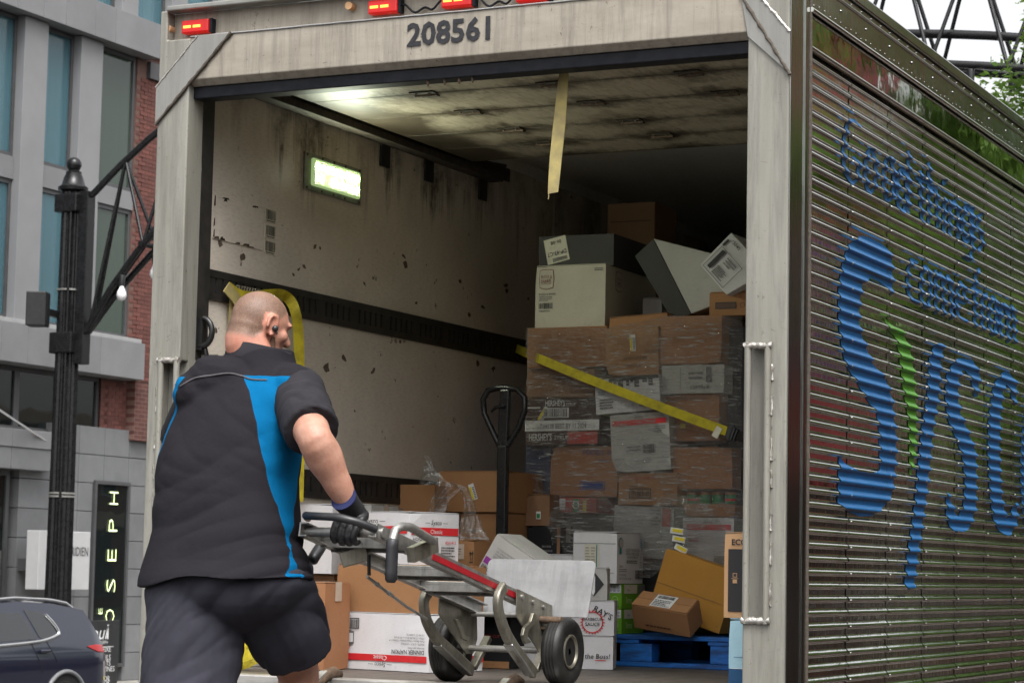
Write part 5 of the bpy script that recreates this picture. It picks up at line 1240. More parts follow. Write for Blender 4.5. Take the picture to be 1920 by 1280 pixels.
# stretch film over the load
def film_sheet(name, mat, pts_rows, amp, freq, root, seed=0):
    P = []
    for r_ in pts_rows:
        P.append([Vector(p)+Vector((0, amp*(noise.noise(Vector(p)*freq+Vector((seed, 0, 0)))+0.6*noise.noise(Vector(p)*freq*2.7+Vector((seed, 3, 0)))), 0)) for p in r_])
    m = MB(); m.grid(P); return m.build(name, mat, root, smooth=180, fix=False)
wrap = thing('stretch_film', 'clear stretch film wrapped around the tall pallet load', 'plastic film', (-0.3, YS, 1.6))
rows = []
for j in range(40):
    v = j/39; r_ = []
    for i in range(52):
        u = i/51; px = 986+u*(1392-986)
        topy = 612 if px < 1137 else (612-22*min(1, (px-1137)/110))
        py = topy+2+v*(1066-topy)
        y_ = YS-0.085+0.02*math.sin(u*9+v*4)
        if px > 1352: y_ += (px-1352)/40*0.10
        r_.append(onY(px, py, y_))
    rows.append(r_)
film_sheet('front_sheet', 'film', rows, 0.022, 7, wrap, 3)
rows = []
for j in range(40):
    v = j/39; rows.append([onY(1010+u/59*330+25*math.sin(v*3), 940+v*125+16*math.sin(u*0.21+1)+7*math.sin(u*0.55), YS-0.11-0.03*math.sin(u*0.25)*v) for u in range(60)])
film_sheet('loose_skirt', 'film', rows, 0.035, 6, wrap, 9)
tags = [(1258, 988, -8), (1262, 1003, -10), (1268, 1018, -25)]
for px, py, an in tags:
    p_ = onY(px, py, YS-0.15); m = MB(); R3 = Matrix.Rotation(rad(-an), 3, 'Y')
    m.obox(p_+R3@Vector((0.03, 0, -0.012)), (0.062, 0.002, 0.026), R3); o = m.build('price_tag', 'ink_white', wrap); m = MB(); m.obox(p_+R3@Vector((0.034, -0.0025, -0.010)), (0.048, 0.002, 0.014), R3); m.build('printing', 'ink_yellow', o)
# crumpled film heaps
def crumple(label, px, Y, seed, loops):
    p0 = onY(*px[0], Y); t = thing('crumpled_film', label, 'plastic film', p0)
    for li, (pts, w_) in enumerate(loops):
        m = MB(); path = [onY(x, y, Y+dy) for x, y, dy in pts]
        n_ = 40; P = []
        for i in range(n_+1):
            s_ = i/n_*(len(path)-1); k_ = min(int(s_), len(path)-2); c_ = path[k_].lerp(path[k_+1], s_-k_)
            row = []
            for j in range(17):
                a = 2*PI*j/16; rr_ = w_*(0.75+0.5*noise.noise(Vector((i*0.16, seed, li))))
                v = Vector((math.cos(a)*rr_, math.sin(a)*rr_*0.6, math.sin(a)*rr_*0.55))
                v *= 0.7+0.9*abs(noise.noise(Vector((math.cos(a)*1.9, math.sin(a)*1.9+seed, i*0.10))))
                row.append(c_+v)
            P.append(row)
        m.grid(P); m.build('film_fold', 'film_crumpled', t, smooth=180, fix=False)
    return t
def veil(label, Y, seed, sheets):
    t = thing('crumpled_film', label, 'plastic film', onY(*sheets[0][0][-1], Y))
    def cr(P, u):
        s_ = u*(len(P)-1); i = min(int(s_), len(P)-2); f = s_-i; p0, p1, p2, p3 = (Vector(P[k_]) for k_ in (max(i-1, 0), i, i+1, min(i+2, len(P)-1)))
        return 0.5*((2*p1)+(p2-p0)*f+(2*p0-5*p1+4*p2-p3)*f*f+(3*p1-p0-3*p2+p3)*f**3)
    for k_, (Lc, Rc) in enumerate(sheets):
        rows = []
        for j in range(34):
            v = j/33; a_, b_ = cr(Lc, v), cr(Rc, v); r_ = []
            for i in range(26):
                u = i/25; q = a_.lerp(b_, u); w_ = noise.noise(Vector((u*3.2, v*1.6, seed+k_))); f = abs(math.sin(u*9+3*noise.noise(Vector((u*2, v*2.5, seed+k_+5)))))
                q = q+Vector((3*noise.noise(Vector((u*2, v*6, seed))), 3*noise.noise(Vector((u*6, v*2, seed+9)))))
                r_.append(onY(q.x, q.y, Y-0.03*k_*0.3-0.030*f-0.05*math.sin(u*PI)+0.03*w_))
            rows.append(r_)
        m = MB(); m.grid(rows); m.build('film_fold', 'film_crumpled', t, smooth=180, fix=False)
    return t
veil('crumpled clear plastic film arching over the brown cartons', 1.82, 2.0,
     [([(798, 852), (793, 880), (786, 908)], [(806, 856), (822, 886), (850, 912)]), ([(826, 898), (806, 945), (796, 1000)], [(872, 912), (842, 945), (828, 1000)]),
      ([(846, 902), (868, 930), (868, 1000)], [(880, 915), (893, 950), (890, 1000)])])
veil('heap of crumpled clear film behind the taped carton', 1.64, 5.0,
     [([(868, 968), (852, 1000), (846, 1050)], [(897, 966), (912, 1000), (930, 1050)])])

def smooth_path(P, k):
    P = [Vector(p) for p in P]; out = []
    for i in range(len(P)-1):
        p0, p1, p2, p3 = P[max(i-1, 0)], P[i], P[i+1], P[min(i+2, len(P)-1)]
        for t in np.linspace(0, 1, k+1)[:-1]: out.append(0.5*((2*p1)+(p2-p0)*t+(2*p0-5*p1+4*p2-p3)*t*t+(3*p1-p0-3*p2+p3)*t**3))
    return out+[P[-1]]
# yellow cargo strap across the load
st = thing('cargo_strap', 'taut yellow cargo strap with a black buckle across the wrapped load', 'strap', onX(970, 655, -1.19))
a = onX(968, 653, -1.185); c_ = onY(1362, 808, YS-0.14); mid1 = onY(1010, 672, YS-0.12); 
path = [a, a.lerp(mid1, 0.5), mid1]+[mid1.lerp(c_, t)+Vector((0, 0, -0.006*math.sin(t*PI))) for t in np.linspace(0.1, 1, 12)]
wd = [Vector((0.25, 0, 1))]*len(path); nn = [Vector((0, -1, 0))]*len(path)
m = MB(); m.ribbon(path, wd, nn, 0.042, 0.004); m.build('webbing', 'webbing', st)
d_ = (c_-mid1).normalized(); R3 = Matrix((d_, Vector((0, 1, 0)), d_.cross(Vector((0, 1, 0))))).transposed()
m = MB(); m.obox(c_+d_*0.03, (0.05, 0.03, 0.055), R3); m.obox(c_+d_*0.03+Vector((0, -0.018, 0)), (0.03, 0.012, 0.065), R3); m.tube([c_+d_*0.03+R3@Vector((0, -0.02, -0.04)), c_+d_*0.03+R3@Vector((0, -0.02, 0.04))], 0.007, 8); m.build('buckle', 'black_paint', st, bevel=0.003)
m = MB(); m.ribbon([c_+d_*0.055, c_+d_*0.20+Vector((0.03, 0.14, 0))], wd[:2], nn[:2], 0.045, 0.004); m.build('webbing', 'track_black', st)
m = MB(); m.obox(c_-d_*0.045+Vector((0, -0.006, -0.02)), (0.03, 0.003, 0.05), Matrix.Rotation(rad(30), 3, 'Y')); m.build('label_tab', 'ink_cream', st)
# yellow strap hanging from the wall beside the worker
hs_ = thing('hanging_strap', 'yellow ratchet strap looped from the wall track beside the worker', 'strap', onX(440, 545, -1.18))
def wp(px, py, off=0.02): return onX(px, py, -1.19+off)
loop = [(428, 538), (448, 552), (470, 556), (500, 552), (525, 552), (543, 562), (554, 585), (559, 620), (561, 680), (562, 760), (561, 850), (559, 940)]
path = [wp(x, y, 0.03+0.05*(i > 5)) for i, (x, y) in enumerate(loop)]
wds = [Vector((0, 0.3, 1))]*4+[Vector((0.3, 0.3, 1)), Vector((0.5, 0.7, 0.6)), Vector((0.5, 0.9, 0.2))]+[Vector((0.6, 0.8, 0))]*5
nn = [Vector((1, 0, 0))]*4+[Vector((0.8, 0, 0.4))]*3+[Vector((0.8, -0.6, 0))]*5
path, wds, nn = smooth_path(path, 5), smooth_path(wds, 5), smooth_path(nn, 5)
m = MB(); m.ribbon(path, wds, nn, 0.046, 0.003); m.build('webbing', 'webbing', hs_, smooth=60)
m = MB(); m.ribbon([wp(x, y, 0.03) for x, y in [(424, 538), (440, 556), (452, 575)]], [Vector((0, 0.7, 0.7))]*3, [Vector((1, 0, 0))]*3, 0.055, 0.004); m.ribbon([wp(x, y, 0.012) for x, y in [(436, 560), (434, 600), (433, 660)]], [Vector((0, 1, 0))]*3, [Vector((1, 0, 0))]*3, 0.04, 0.003); m.build('webbing', 'webbing_old', hs_)
m = MB()
for i in range(9):
    p_ = wp(441+i*10, 541+i*2.0, 0.012)
    m.tube([p_+Vector((0.006, -0.010, -0.018)), p_+Vector((0.014, -0.010, 0.012)), p_+Vector((0.014, 0.010, 0.012)), p_+Vector((0.006, 0.010, -0.018))], 0.0035, 6)
m.build('hook', 'hook_metal', hs_, smooth=50)
# coil of the strap lying on the floor
cs_ = thing('strap_coil', 'loose coil of yellow strap on the floor behind the worker', 'strap', (-0.85, 0.35, FZ))
m = MB(); path, wds, nn = [], [], []
for i in range(60):
    a = i/59*4*PI; r_ = 0.10+0.02*math.sin(i); p_ = Vector((-0.93+1.4*r_*math.cos(a), 0.32+0.5*r_*math.sin(a), FZ+0.035+0.03*math.sin(a*1.5)+i*0.0008))
    path.append(p_); wds.append(Vector((0.25*math.sin(a), 0.2, 1))); nn.append(Vector((math.cos(a), math.sin(a), 0)))
m.ribbon(path, wds, nn, 0.045, 0.003); m.build('webbing', 'webbing', cs_)
# old webbing hanging from the door header
hw = thing('pull_strap', 'worn pale webbing pull strap hanging from the door header', 'strap', onY(1058, 118, 0.16))
pts = [(1060, 112), (1056, 150), (1051, 210), (1046, 260), (1041, 310), (1037, 362)]
path = [onY(x, y, 0.16-0.004*i) for i, (x, y) in enumerate(pts)]
pl_ = path[-1].copy(); wv_ = [Vector((1, a, b)) for a, b in ((-0.5, 0), (-0.2, 0.05), (0.15, -0.04), (0.5, 0.05), (0.2, 0.0), (-0.15, 0.08))]; P2 = smooth_path(path, 6)
m = MB(); m.ribbon(P2, smooth_path(wv_, 6), [Vector((0, -1, 0.1))]*len(P2), 0.044, 0.003); m.build('webbing', 'webbing_old', hw, smooth=60)
m = MB(); m.tube([path[-1]+Vector((-0.018, 0, 0)), path[-1]+Vector((-0.017, 0, -0.012)), path[-1]+Vector((-0.019, 0, -0.022))], 0.002, 5); m.build('frayed_end', 'webbing_old', hw)

# pallet jack
pj = thing('pallet_jack', 'black pallet jack with a looped handle standing among the cartons', 'pallet jack', onY(945, 1100, 1.86))
YJ = 1.86
def J(px, py, dy=0.0): return onY(px, py, YJ+dy)
loop = [(938, 838), (922, 805), (908, 775), (906, 748), (915, 732), (932, 727), (950, 727), (970, 730), (984, 745), (984, 770), (973, 800), (952, 835)]
m = MB(); m.tube([J(*p) for p in loop], 0.0135, 12); m.build('handle_loop', 'black_lacquer', pj, smooth=60)
m = MB(); m.bar(J(948, 730), J(943, 845), 0.048, 0.03, (0, 1, 0)); m.bar(J(944, 835), J(939, 1130), 0.046, 0.04, (0, 1, 0)); m.build('tow_bar', 'black_lacquer', pj, bevel=0.006)
m = MB(); m.tube([J(946, 762, -0.02), J(930, 763, -0.02), J(921, 772, -0.02)], [0.009, 0.008, 0.005], 8); m.build('release_lever', 'black_lacquer', pj, smooth=60)
bz = J(939, 1150); m = MB(); m.box(bz.x-0.09, bz.x+0.09, YJ-0.05, YJ+0.08, FZ+0.09, FZ+0.42); m.build('pump_body', 'black_lacquer', pj, bevel=0.015)
for s_ in (-1, 1):
    m = MB(); m.lathe([(0.02, 0), (0.085, 0), (0.09, 0.01), (0.09, 0.04), (0.085, 0.05), (0.02, 0.05)], (bz.x+s_*0.05-0.025, YJ, FZ+0.091), (1, 0, 0), 24); m.build('steer_wheel', 'rubber', pj, smooth=40)
# ------------------------------------------------------------------ ramp and hand truck
RS = 0.45
def rz(y): return FZ-0.012+RS*min(0, y+0.02)
lramp = thing('loading_ramp', 'metal loading ramp hooked on the truck sill under the worker', 'ramp', (-0.06, -1.5, 0))
for i in range(26):
    y = -0.06-i*0.118
    b = MB(); b.prism([(-0.42, y, rz(y)-0.03), (-0.42, y, rz(y)-0.005), (-0.42, y-0.108, rz(y-0.108)-0.005), (-0.42, y-0.108, rz(y-0.108)-0.03)], (0.70, 0, 0)); b.build('ramp_plank', 'floor_deck', lramp)
for x in (-0.455, 0.285):
    b = MB(); b.bar((x, -0.03, FZ+0.010), (x, -3.0, rz(-3.0)+0.012), 0.03, 0.05); b.build('side_rail', 'sill_metal', lramp, bevel=0.003)
    b = MB(); b.tube([(x, -0.10, FZ-0.02), (x, -0.03, FZ+0.012), (x, 0.03, FZ+0.022), (x+0.004, 0.07, FZ+0.014)], [0.020, 0.024, 0.024, 0.016], 8); b.build('ramp_hook', 'rust', lramp, smooth=60)

ht = thing('hand_truck', 'silver stair-climbing hand truck tilted back with a white toe plate', 'hand truck', (0.19, 0.15, FZ))
XR, XL = 0.33, 0.055
def rail_pt(x, y): return Vector((x, y, 1.652+(0.205-y)*0.2015))
for x, s_ in ((XR, 1), (XL, -1)):
    b = MB(); A, B = rail_pt(x, 0.21), rail_pt(x, -1.10)
    b.bar(A, B, 0.006, 0.046); 
    up = Vector((0, 0.2, 0.98))
    for k_ in (-1, 1): b.bar(A+up*0.020*k_+Vector((-s_*0.014, 0, 0)), B+up*0.020*k_+Vector((-s_*0.014, 0, 0)), 0.024, 0.006)
    b.build('rail', 'hand_truck_metal', ht, bevel=0.0015)
b = MB(); b.bar(rail_pt(XR+0.0042, 0.10), rail_pt(XR+0.0042, -0.72), 0.002, 0.020); b.build('red_stripe', 'stripe_red', ht)
for y in (-0.93, -0.50, -0.24):
    A, B = rail_pt(XL+0.003, y), rail_pt(XR-0.003, y); up = Vector((0, 0.2, 0.98)); fwd = Vector((0, 0.98, -0.2))
    b = MB(); b.bar(A, B, 0.075, 0.012, up); b.bar(A+fwd*0.034-up*0.012, B+fwd*0.034-up*0.012, 0.006, 0.034, up); b.bar(A-fwd*0.034-up*0.012, B-fwd*0.034-up*0.012, 0.006, 0.034, up); cb_ = b.build('cross_bar', 'hand_truck_metal', ht, bevel=0.0015)
    b = MB(); b.bar(A+up*0.008, B+up*0.008, 0.050, 0.003, up); b.build('grip_tape', 'carton_cream', cb_)
# top bar held by the worker, loop and the two swan-neck grips
TB = rail_pt(0, -1.06)
b = MB(); b.tube([(XL-0.01, TB.y, TB.z), (XR+0.01, TB.y, TB.z)], 0.016, 14); b.build('top_bar', 'hand_truck_metal', ht, smooth=60)
b = MB(); b.tube([(XR, -1.10, TB.z+0.01), (XR-0.03, -1.16, TB.z+0.03), (0.24, -1.18, TB.z+0.045), (0.10, -1.14, TB.z+0.05), (XL, -1.05, TB.z+0.045)], [0.013]*5, 12); b.build('handle_loop', 'grip', ht, smooth=60)
def swan(x, silver, grip_):
    S_ = [onX(px, py, x) for px, py in silver]; G_ = [onX(px, py, x) for px, py in grip_]
    m = MB(); m.tube(S_, 0.014, 12); o = m.build('grip_arm', 'hand_truck_metal', ht, smooth=60)
    m = MB(); m.tube([G_[0]]+[G_[0].lerp(G_[1], t) for t in np.linspace(0.02, 0.93, 6)]+[G_[1]], [0.017]+[0.0195]*6+[0.012], 14); m.build('rubber_grip', 'grip', o, smooth=60)
swan(0.40, [(812, 1014), (790, 1000), (770, 988), (752, 986), (741, 994), (736, 1012)], [(736, 1010), (733, 1092)])
swan(-0.03, [(670, 1012), (650, 1000), (630, 1002), (613, 1010), (603, 1022)], [(604, 1020), (584, 1052)])
b = MB(); b.bar(onX(815, 1020, 0.37), onX(770, 1040, 0.37), 0.03, 0.05); b.build('grip_bracket', 'zinc', ht, bevel=0.003); b = MB(); b.bar(onX(690, 1035, 0.20), onX(640, 1050, 0.12), 0.02, 0.05); b.build('grip_bracket', 'zinc', ht, bevel=0.003)
m = MB(); m.tube([onX(x, y, 0.22) for x, y in [(692, 1040), (692, 1078)]], 0.006, 8); m.build('release_rod', 'black_paint', ht, smooth=60)
m = MB(); m.tube([onX(x, y, 0.22) for x, y in [(688, 1080), (720, 1105), (760, 1135), (800, 1160)]], 0.005, 8); m.tube([onX(x, y, 0.22) for x, y in [(704, 1093), (709, 1096)]], 0.008, 8); m.tube([onX(x, y, 0.22) for x, y in [(727, 1110), (733, 1114)]], 0.008, 8); m.build('brake_cable', 'hand_truck_metal', ht, smooth=60)
# stair climbers
def climber(x, path, pad):
    P = [onX(px, py, x) for px, py in path]; n_ = len(P)
    tang = [(P[min(i+1, n_-1)]-P[max(i-1, 0)]).normalized() for i in range(n_)]
    m = MB(); m.ribbon(P, [t.cross(Vector((1, 0, 0))) for t in tang], [Vector((1, 0, 0))]*n_, 0.040, 0.026); o = m.build('stair_glide', 'zinc', ht, bevel=0.006, smooth=50)
    Q = [onX(px, py, x) for px, py in pad]; t = (Q[-1]-Q[0]).normalized(); w_ = t.cross(Vector((1, 0, 0)))
    w_ = w_ if w_.y < 0 else -w_
    m = MB(); m.bar(Q[0]+w_*0.020, Q[-1]+w_*0.020, 0.036, 0.008, w_); m.build('wear_strip', 'hand_truck_metal', o, bevel=0.002)
    return P
def dense(pts, n_=18):
    pts = [Vector((x, y, 0)) for x, y in pts]; out = []
    for i in range(len(pts)-1):
        p0, p1, p2, p3 = pts[max(i-1, 0)], pts[i], pts[i+1], pts[min(i+2, len(pts)-1)]
        for t in np.linspace(0, 1, 6)[:-1]:
            out.append(0.5*((2*p1)+(p2-p0)*t+(2*p0-5*p1+4*p2-p3)*t*t+(3*p1-p0-3*p2+p3)*t**3))
    out.append(pts[-1]); return [(p.x, p.y) for p in out]
climber(0.352, dense([(945, 1098), (934, 1120), (936, 1150), (950, 1190), (972, 1225), (1001, 1262)]), [(955, 1198), (996, 1256)])
climber(0.030, dense([(806, 1105), (795, 1125), (799, 1160), (818, 1195), (850, 1225), (884, 1258)]), [(822, 1200), (878, 1253)])
m = MB(); m.bar(onX(1003, 1256, 0.352), onX(1028, 1195, 0.352), 0.022, 0.03, (1, 0, 0)); m.build('glide_brace', 'zinc', ht, bevel=0.003); m = MB(); m.bar(onX(886, 1252, 0.03), onX(915, 1195, 0.03), 0.022, 0.03, (1, 0, 0)); m.build('glide_brace', 'zinc', ht, bevel=0.003)
AX = Vector((0, 0.150, FZ+0.124))
m = MB(); m.tube([(-0.08, AX.y, AX.z), (0.44, AX.y, AX.z)], 0.011, 12); m.build('axle', 'hand_truck_metal', ht, smooth=60)
for px0, px1, x0, x1 in (((885, 1150), (978, 1152), 0.06, 0.33), ((905, 1213), (1008, 1216), 0.04, 0.345)):
    a, b_ = onX(*px0, x0), onX(*px1, x1); m = MB(); m.tube([a, Vector((x1, a.y, a.z))], 0.009, 12); m.build('tie_rod', 'hand_truck_metal', ht, smooth=60)
for x, s_ in ((XR+0.012, 1), (XL-0.012, -1)):
    y0, y1 = -0.10, 0.20
    P = [rail_pt(x, y0)+Vector((0, 0, 0.022)), rail_pt(x, y1)+Vector((0, 0, 0.022)), Vector((x, AX.y+0.06, AX.z+0.03)), Vector((x, AX.y+0.03, AX.z-0.02)), Vector((x, AX.y-0.03, AX.z-0.02)), Vector((x, -0.10, rail_pt(x, -0.1).z-0.075))]
    m = MB(); m.prism(P, (0.005*s_, 0, 0)); o = m.build('axle_bracket', 'zinc', ht, bevel=0.0015)
    m = MB()
    for y, z in ((-0.06, 0.0), (0.03, 0.0), (0.12, 0.0)):
        p_ = rail_pt(x, y); m.lathe([(0.009, 0), (0.009, 0.006), (0.0, 0.008)], p_+Vector((0.005*s_, 0, 0)), (s_, 0, 0), 6)
    m.build('bolt', 'hand_truck_metal', o)
m = MB(); P = [onX(x, y, 0.36) for x, y in [(995, 1148), (1003, 1150), (1000, 1165), (985, 1182), (984, 1195), (992, 1203), (980, 1206), (975, 1190), (978, 1176), (990, 1164)]]; m.prism(P, (0.012, 0, 0)); m.build('brake_lever', 'zinc', ht, bevel=0.002)
m = MB(); P = [onX(x, y, 0.07) for x, y in [(848, 1160), (853, 1160), (864, 1180), (866, 1190), (876, 1195), (872, 1201), (862, 1196), (859, 1184)]]; m.prism(P, (0.012, 0, 0)); m.build('brake_lever', 'zinc', ht, bevel=0.002)
m = MB(); m.tube([(0.345, 0.10, 1.625), (0.43, 0.10, 1.625)], 0.013, 12); m.tube([(0.34, 0.11, 1.595), (0.42, 0.11, 1.595)], 0.007, 10); m.build('plate_hinge', 'rust', ht, smooth=60)
# toe plate
m = MB(); zb, zt = 1.634, 1.838; x0, x1 = 0.055, 0.487; rc = 0.02; pts = []
for cx, cz, a0 in ((x1-rc, zt-rc, 0), (x0+rc, zt-rc, 90), (x0+0.004, zb+0.004, 180), (x1-0.004-0.012, zb+0.004, 270)):
    for a in (0, 30, 60, 90): pts.append((cx+(rc if cz > 1.7 else 0.004)*math.cos(rad(a0+a)), 0, cz+(rc if cz > 1.7 else 0.004)*math.sin(rad(a0+a))))
P = [Vector((x, 0.222+(z-zb)*0.2, z)) for x, _, z in pts]; m.prism(P, (0, 0.007, -0.0014)); m.build('toe_plate', 'white_plate', ht, bevel=0.0015)
# wheels
def ht_wheel(x0, x1):
    r = 0.1225; w_ = x1-x0; m = MB()
    prof = [(0.060, 0.012), (0.075, 0.004), (0.100, 0.0), (0.113, 0.006), (0.1195, 0.014)]
    for g_ in (0.028, 0.040, 0.052):
        prof += [(r, g_-0.004-0.002), (r-0.004, g_-0.002), (r-0.004, g_+0.002), (r, g_+0.005)]
    prof += [(0.1195, w_-0.014), (0.113, w_-0.006), (0.100, w_), (0.075, w_-0.004), (0.060, w_-0.012)]
    m.lathe(prof, (x0, AX.y, FZ+0.1235), (1, 0, 0), 56); o = m.build('wheel', 'rubber', ht, smooth=40)
    m = MB(); m.lathe([(0.0, w_-0.020), (0.016, w_-0.018), (0.018, w_-0.030), (0.044, w_-0.036), (0.050, w_-0.010), (0.056, w_-0.004), (0.0615, w_-0.006), (0.0615, w_-0.014)], (x0, AX.y, FZ+0.1235), (1, 0, 0), 40); ri = m.build('rim', 'zinc', o, smooth=35)
    m = MB()
    for k_ in range(4):
        a = k_*PI/2+0.5; m.lathe([(0.006, 0), (0.006, 0.008), (0, 0.009)], (x0+w_-0.034, AX.y+0.030*math.cos(a), FZ+0.1235+0.030*math.sin(a)), (1, 0, 0), 6)
    m.build('wheel_nut', 'zinc', ri)
    return o
ht_wheel(0.372, 0.452); ht_wheel(-0.075, 0.005)

# ------------------------------------------------------------------ the worker
def sphere(m, c, r, seg=16, rings=10, R=None):
    r = r if isinstance(r, (tuple, list)) else (r, r, r); c = Vector(c); vs = []; fs = []
    R = R or Matrix.Identity(3)
    for i in range(rings+1):
        th = PI*i/rings
        for j in range(seg):
            ph = 2*PI*j/seg
            vs.append(c+R@Vector((r[0]*math.sin(th)*math.cos(ph), r[1]*math.sin(th)*math.sin(ph), r[2]*math.cos(th))))
    for i in range(rings):
        for j in range(seg):
            k_ = (j+1) % seg; fs.append((i*seg+j, i*seg+k_, (i+1)*seg+k_, (i+1)*seg+j))
    m.add(vs, fs)
def limb(m, path, rs, seg=18, cap=True, sub=5):
    path = [Vector(p) for p in path]; P, R_ = [], []
    for i in range(len(path)-1):
        p0, p1, p2, p3 = path[max(i-1, 0)], path[i], path[i+1], path[min(i+2, len(path)-1)]
        for t in np.linspace(0, 1, sub+1)[:-1]:
            P.append(0.5*((2*p1)+(p2-p0)*t+(2*p0-5*p1+4*p2-p3)*t*t+(3*p1-p0-3*p2+p3)*t**3)); R_.append(rs[i]+(rs[i+1]-rs[i])*(3*t*t-2*t**3))
    P.append(path[-1]); R_.append(rs[-1]); m.tube(P, R_, seg)
    if cap: sphere(m, path[0], rs[0]*0.995); sphere(m, path[-1], rs[-1]*0.995)
def rings_loft(m, rings, lat, fwd, seg=40):
    vs, fs = [], []
    for c, a, b_ in rings:
        c = Vector(c)
        for j in range(seg):
            t = 2*PI*j/seg; ct, st_ = math.cos(t), math.sin(t)
            sg = lambda v: math.copysign(abs(v)**0.85, v)
            vs.append(c+lat*a*sg(ct)+fwd*b_*sg(st_))
    n_ = len(rings)
    for i in range(n_-1):
        for j in range(seg):
            k_ = (j+1) % seg; fs.append((i*seg+j, i*seg+k_, (i+1)*seg+k_, (i+1)*seg+j))
    fs += [tuple(range(seg-1, -1, -1)), tuple((n_-1)*seg+j for j in range(seg))]
    m.add(vs, fs)
def remesh(m, vox, smooth=4):
    me = bpy.data.meshes.new('tmp'); me.from_pydata(m.v, [], m.f)
    bm = bmesh.new(); bm.from_mesh(me); bmesh.ops.remove_doubles(bm, verts=bm.verts, dist=1e-6); bmesh.ops.recalc_face_normals(bm, faces=bm.faces); bm.to_mesh(me); bm.free()
    o = bpy.data.objects.new('tmp', me); col.objects.link(o)
    r_ = o.modifiers.new('r', 'REMESH'); r_.mode = 'VOXEL'; r_.voxel_size = vox; r_.adaptivity = 0
    if smooth:
        s_ = o.modifiers.new('s', 'SMOOTH'); s_.iterations = smooth; s_.factor = 0.5
    dg = bpy.context.evaluated_depsgraph_get(); out = bpy.data.meshes.new_from_object(o.evaluated_get(dg))
    bpy.data.objects.remove(o); bpy.data.meshes.remove(me)
    out.shade_smooth(); return out
def displace(me, fn):
    n_ = len(me.vertices); nor = np.zeros(n_*3); me.vertices.foreach_get('normal', nor); nor = nor.reshape(-1, 3)
    for v, nn in zip(me.vertices, nor):
        d = fn(v.co)
        v.co = v.co+Vector(nn)*d
    me.update()

PY = -1.14
person = thing('person', 'worker in black and blue shirt, dark shorts and gloves pushing the hand truck', 'person', (-0.22, -1.15, rz(-1.15)))
PO = ORG[person]
yawT = rad(6)
LAT = Vector((math.cos(yawT), -math.sin(yawT), 0)); FWD = Vector((math.sin(yawT), math.cos(yawT), 0))
def pp_(px, py, Y): return onY(px, py, Y)
def ty(py): return -1.16+(1098-py)/(1098-655)*0.20
SH = [(1104, 421, .278, .240), (1085, 421, .275, .238), (1060, 422, .264, .230), (1020, 425, .247, .218), (980, 427, .239, .209), (940, 428, .236, .203), (900, 429, .236, .199), (860, 432, .240, .193), (820, 438, .237, .182),
      (785, 445, .232, .170), (755, 452, .224, .158), (730, 459, .212, .143), (710, 466, .190, .126), (694, 475, .155, .114), (680, 481, .130, .108), (668, 486, .116, .102), (657, 489, .110, .097)]
shirt_rings = [(pp_(c, y, ty(y)), a, b_) for y, c, a, b_ in SH]
TC = {}
# skeleton points
hipL, hipR = pp_(372, 1110, -1.20), pp_(497, 1105, -1.08)
kneeR = pp_(560, 1268, -0.84); ankR = Vector((kneeR.x-0.03, -1.0, rz(-1.0)+0.10))
kneeL = Vector((hipL.x+0.02, -1.28, 1.30)); ankL = Vector((kneeL.x+0.06, -1.52, rz(-1.52)+0.12))
shoR = pp_(556, 738, -0.99); elbR = pp_(589, 820, -1.20); wriR = pp_(653, 945, -1.10)
shoL = pp_(376, 748, -1.02); elbL = pp_(330, 850, -0.86); wriL = pp_(395, 930, -0.55)
HC = pp_(488, 610, -0.955); HF = Vector((0.52, 0.854, 0)); HF.normalize()
HL = Vector((HF.y, -HF.x, 0))        # right-hand side of the head
hp = rad(14); Fh = HF*math.cos(hp)+Vector((0, 0, -math.sin(hp))); Uh = HL.cross(Fh); Uh = Uh if Uh.z > 0 else -Uh
RH = Matrix((Fh, HL, Uh)).transposed()
def hd(f, l, u): return HC+RH@Vector((f, l, u))
# body: head, neck, trunk, arms and legs in one skin
m = MB()
sphere(m, hd(-0.030, 0, -0.048), (0.074, 0.066, 0.07), 18, 12, RH); sphere(m, hd(-0.024, 0, -0.018), (0.083, 0.072, 0.065), 18, 12, RH); sphere(m, hd(-0.006, 0, 0.018), (0.100, 0.079, 0.094), 24, 16, RH); sphere(m, hd(0.020, 0, -0.02), (0.078, 0.068, 0.085), 20, 14, RH)
sphere(m, hd(0.040, 0, -0.078), (0.052, 0.056, 0.050), 18, 12, RH); sphere(m, hd(0.068, 0, -0.100), (0.028, 0.032, 0.026), 14, 10, RH)
sphere(m, hd(0.086, 0, 0.022), (0.014, 0.055, 0.013), 14, 10, RH); limb(m, [hd(0.090, 0, 0.010), hd(0.110, 0, -0.030)], [0.008, 0.0145], 12); sphere(m, hd(0.092, 0, -0.066), (0.011, 0.024, 0.010), 12, 8, RH)
for s_ in (-1, 1):
    sphere(m, hd(0.062, 0.046*s_, -0.022), (0.024, 0.022, 0.022), 12, 8, RH)
    # ear: shell with raised rim
    e0 = hd(-0.004, 0.080*s_, -0.004)
    rim = [hd(-0.004+0.005+0.019*math.cos(a)-0.014*0, s_*(0.083+0.011*(1-math.cos(a))/2), -0.006+0.034*math.sin(a)*(1.0 if math.sin(a) > 0 else 0.95)) for a in np.linspace(-1.7, 3.6, 16)]
    m.tube(rim, [0.0062]*16, 8)
    sphere(m, hd(-0.004, 0.079*s_, -0.006), (0.017, 0.007, 0.030), 12, 8, RH)
nb = pp_(484, 690, -0.985)
limb(m, [hd(-0.030, 0, -0.02), hd(-0.034, 0, -0.075), nb+Vector((0, 0.01, 0)), nb+Vector((-0.01, 0.0, -0.06))], [0.066, 0.070, 0.074, 0.08])
for s_ in (-1, 1): limb(m, [hd(-0.02, 0.045*s_, -0.05), nb+LAT*0.055*s_+Vector((0, 0.01, -0.05))], [0.03, 0.04])
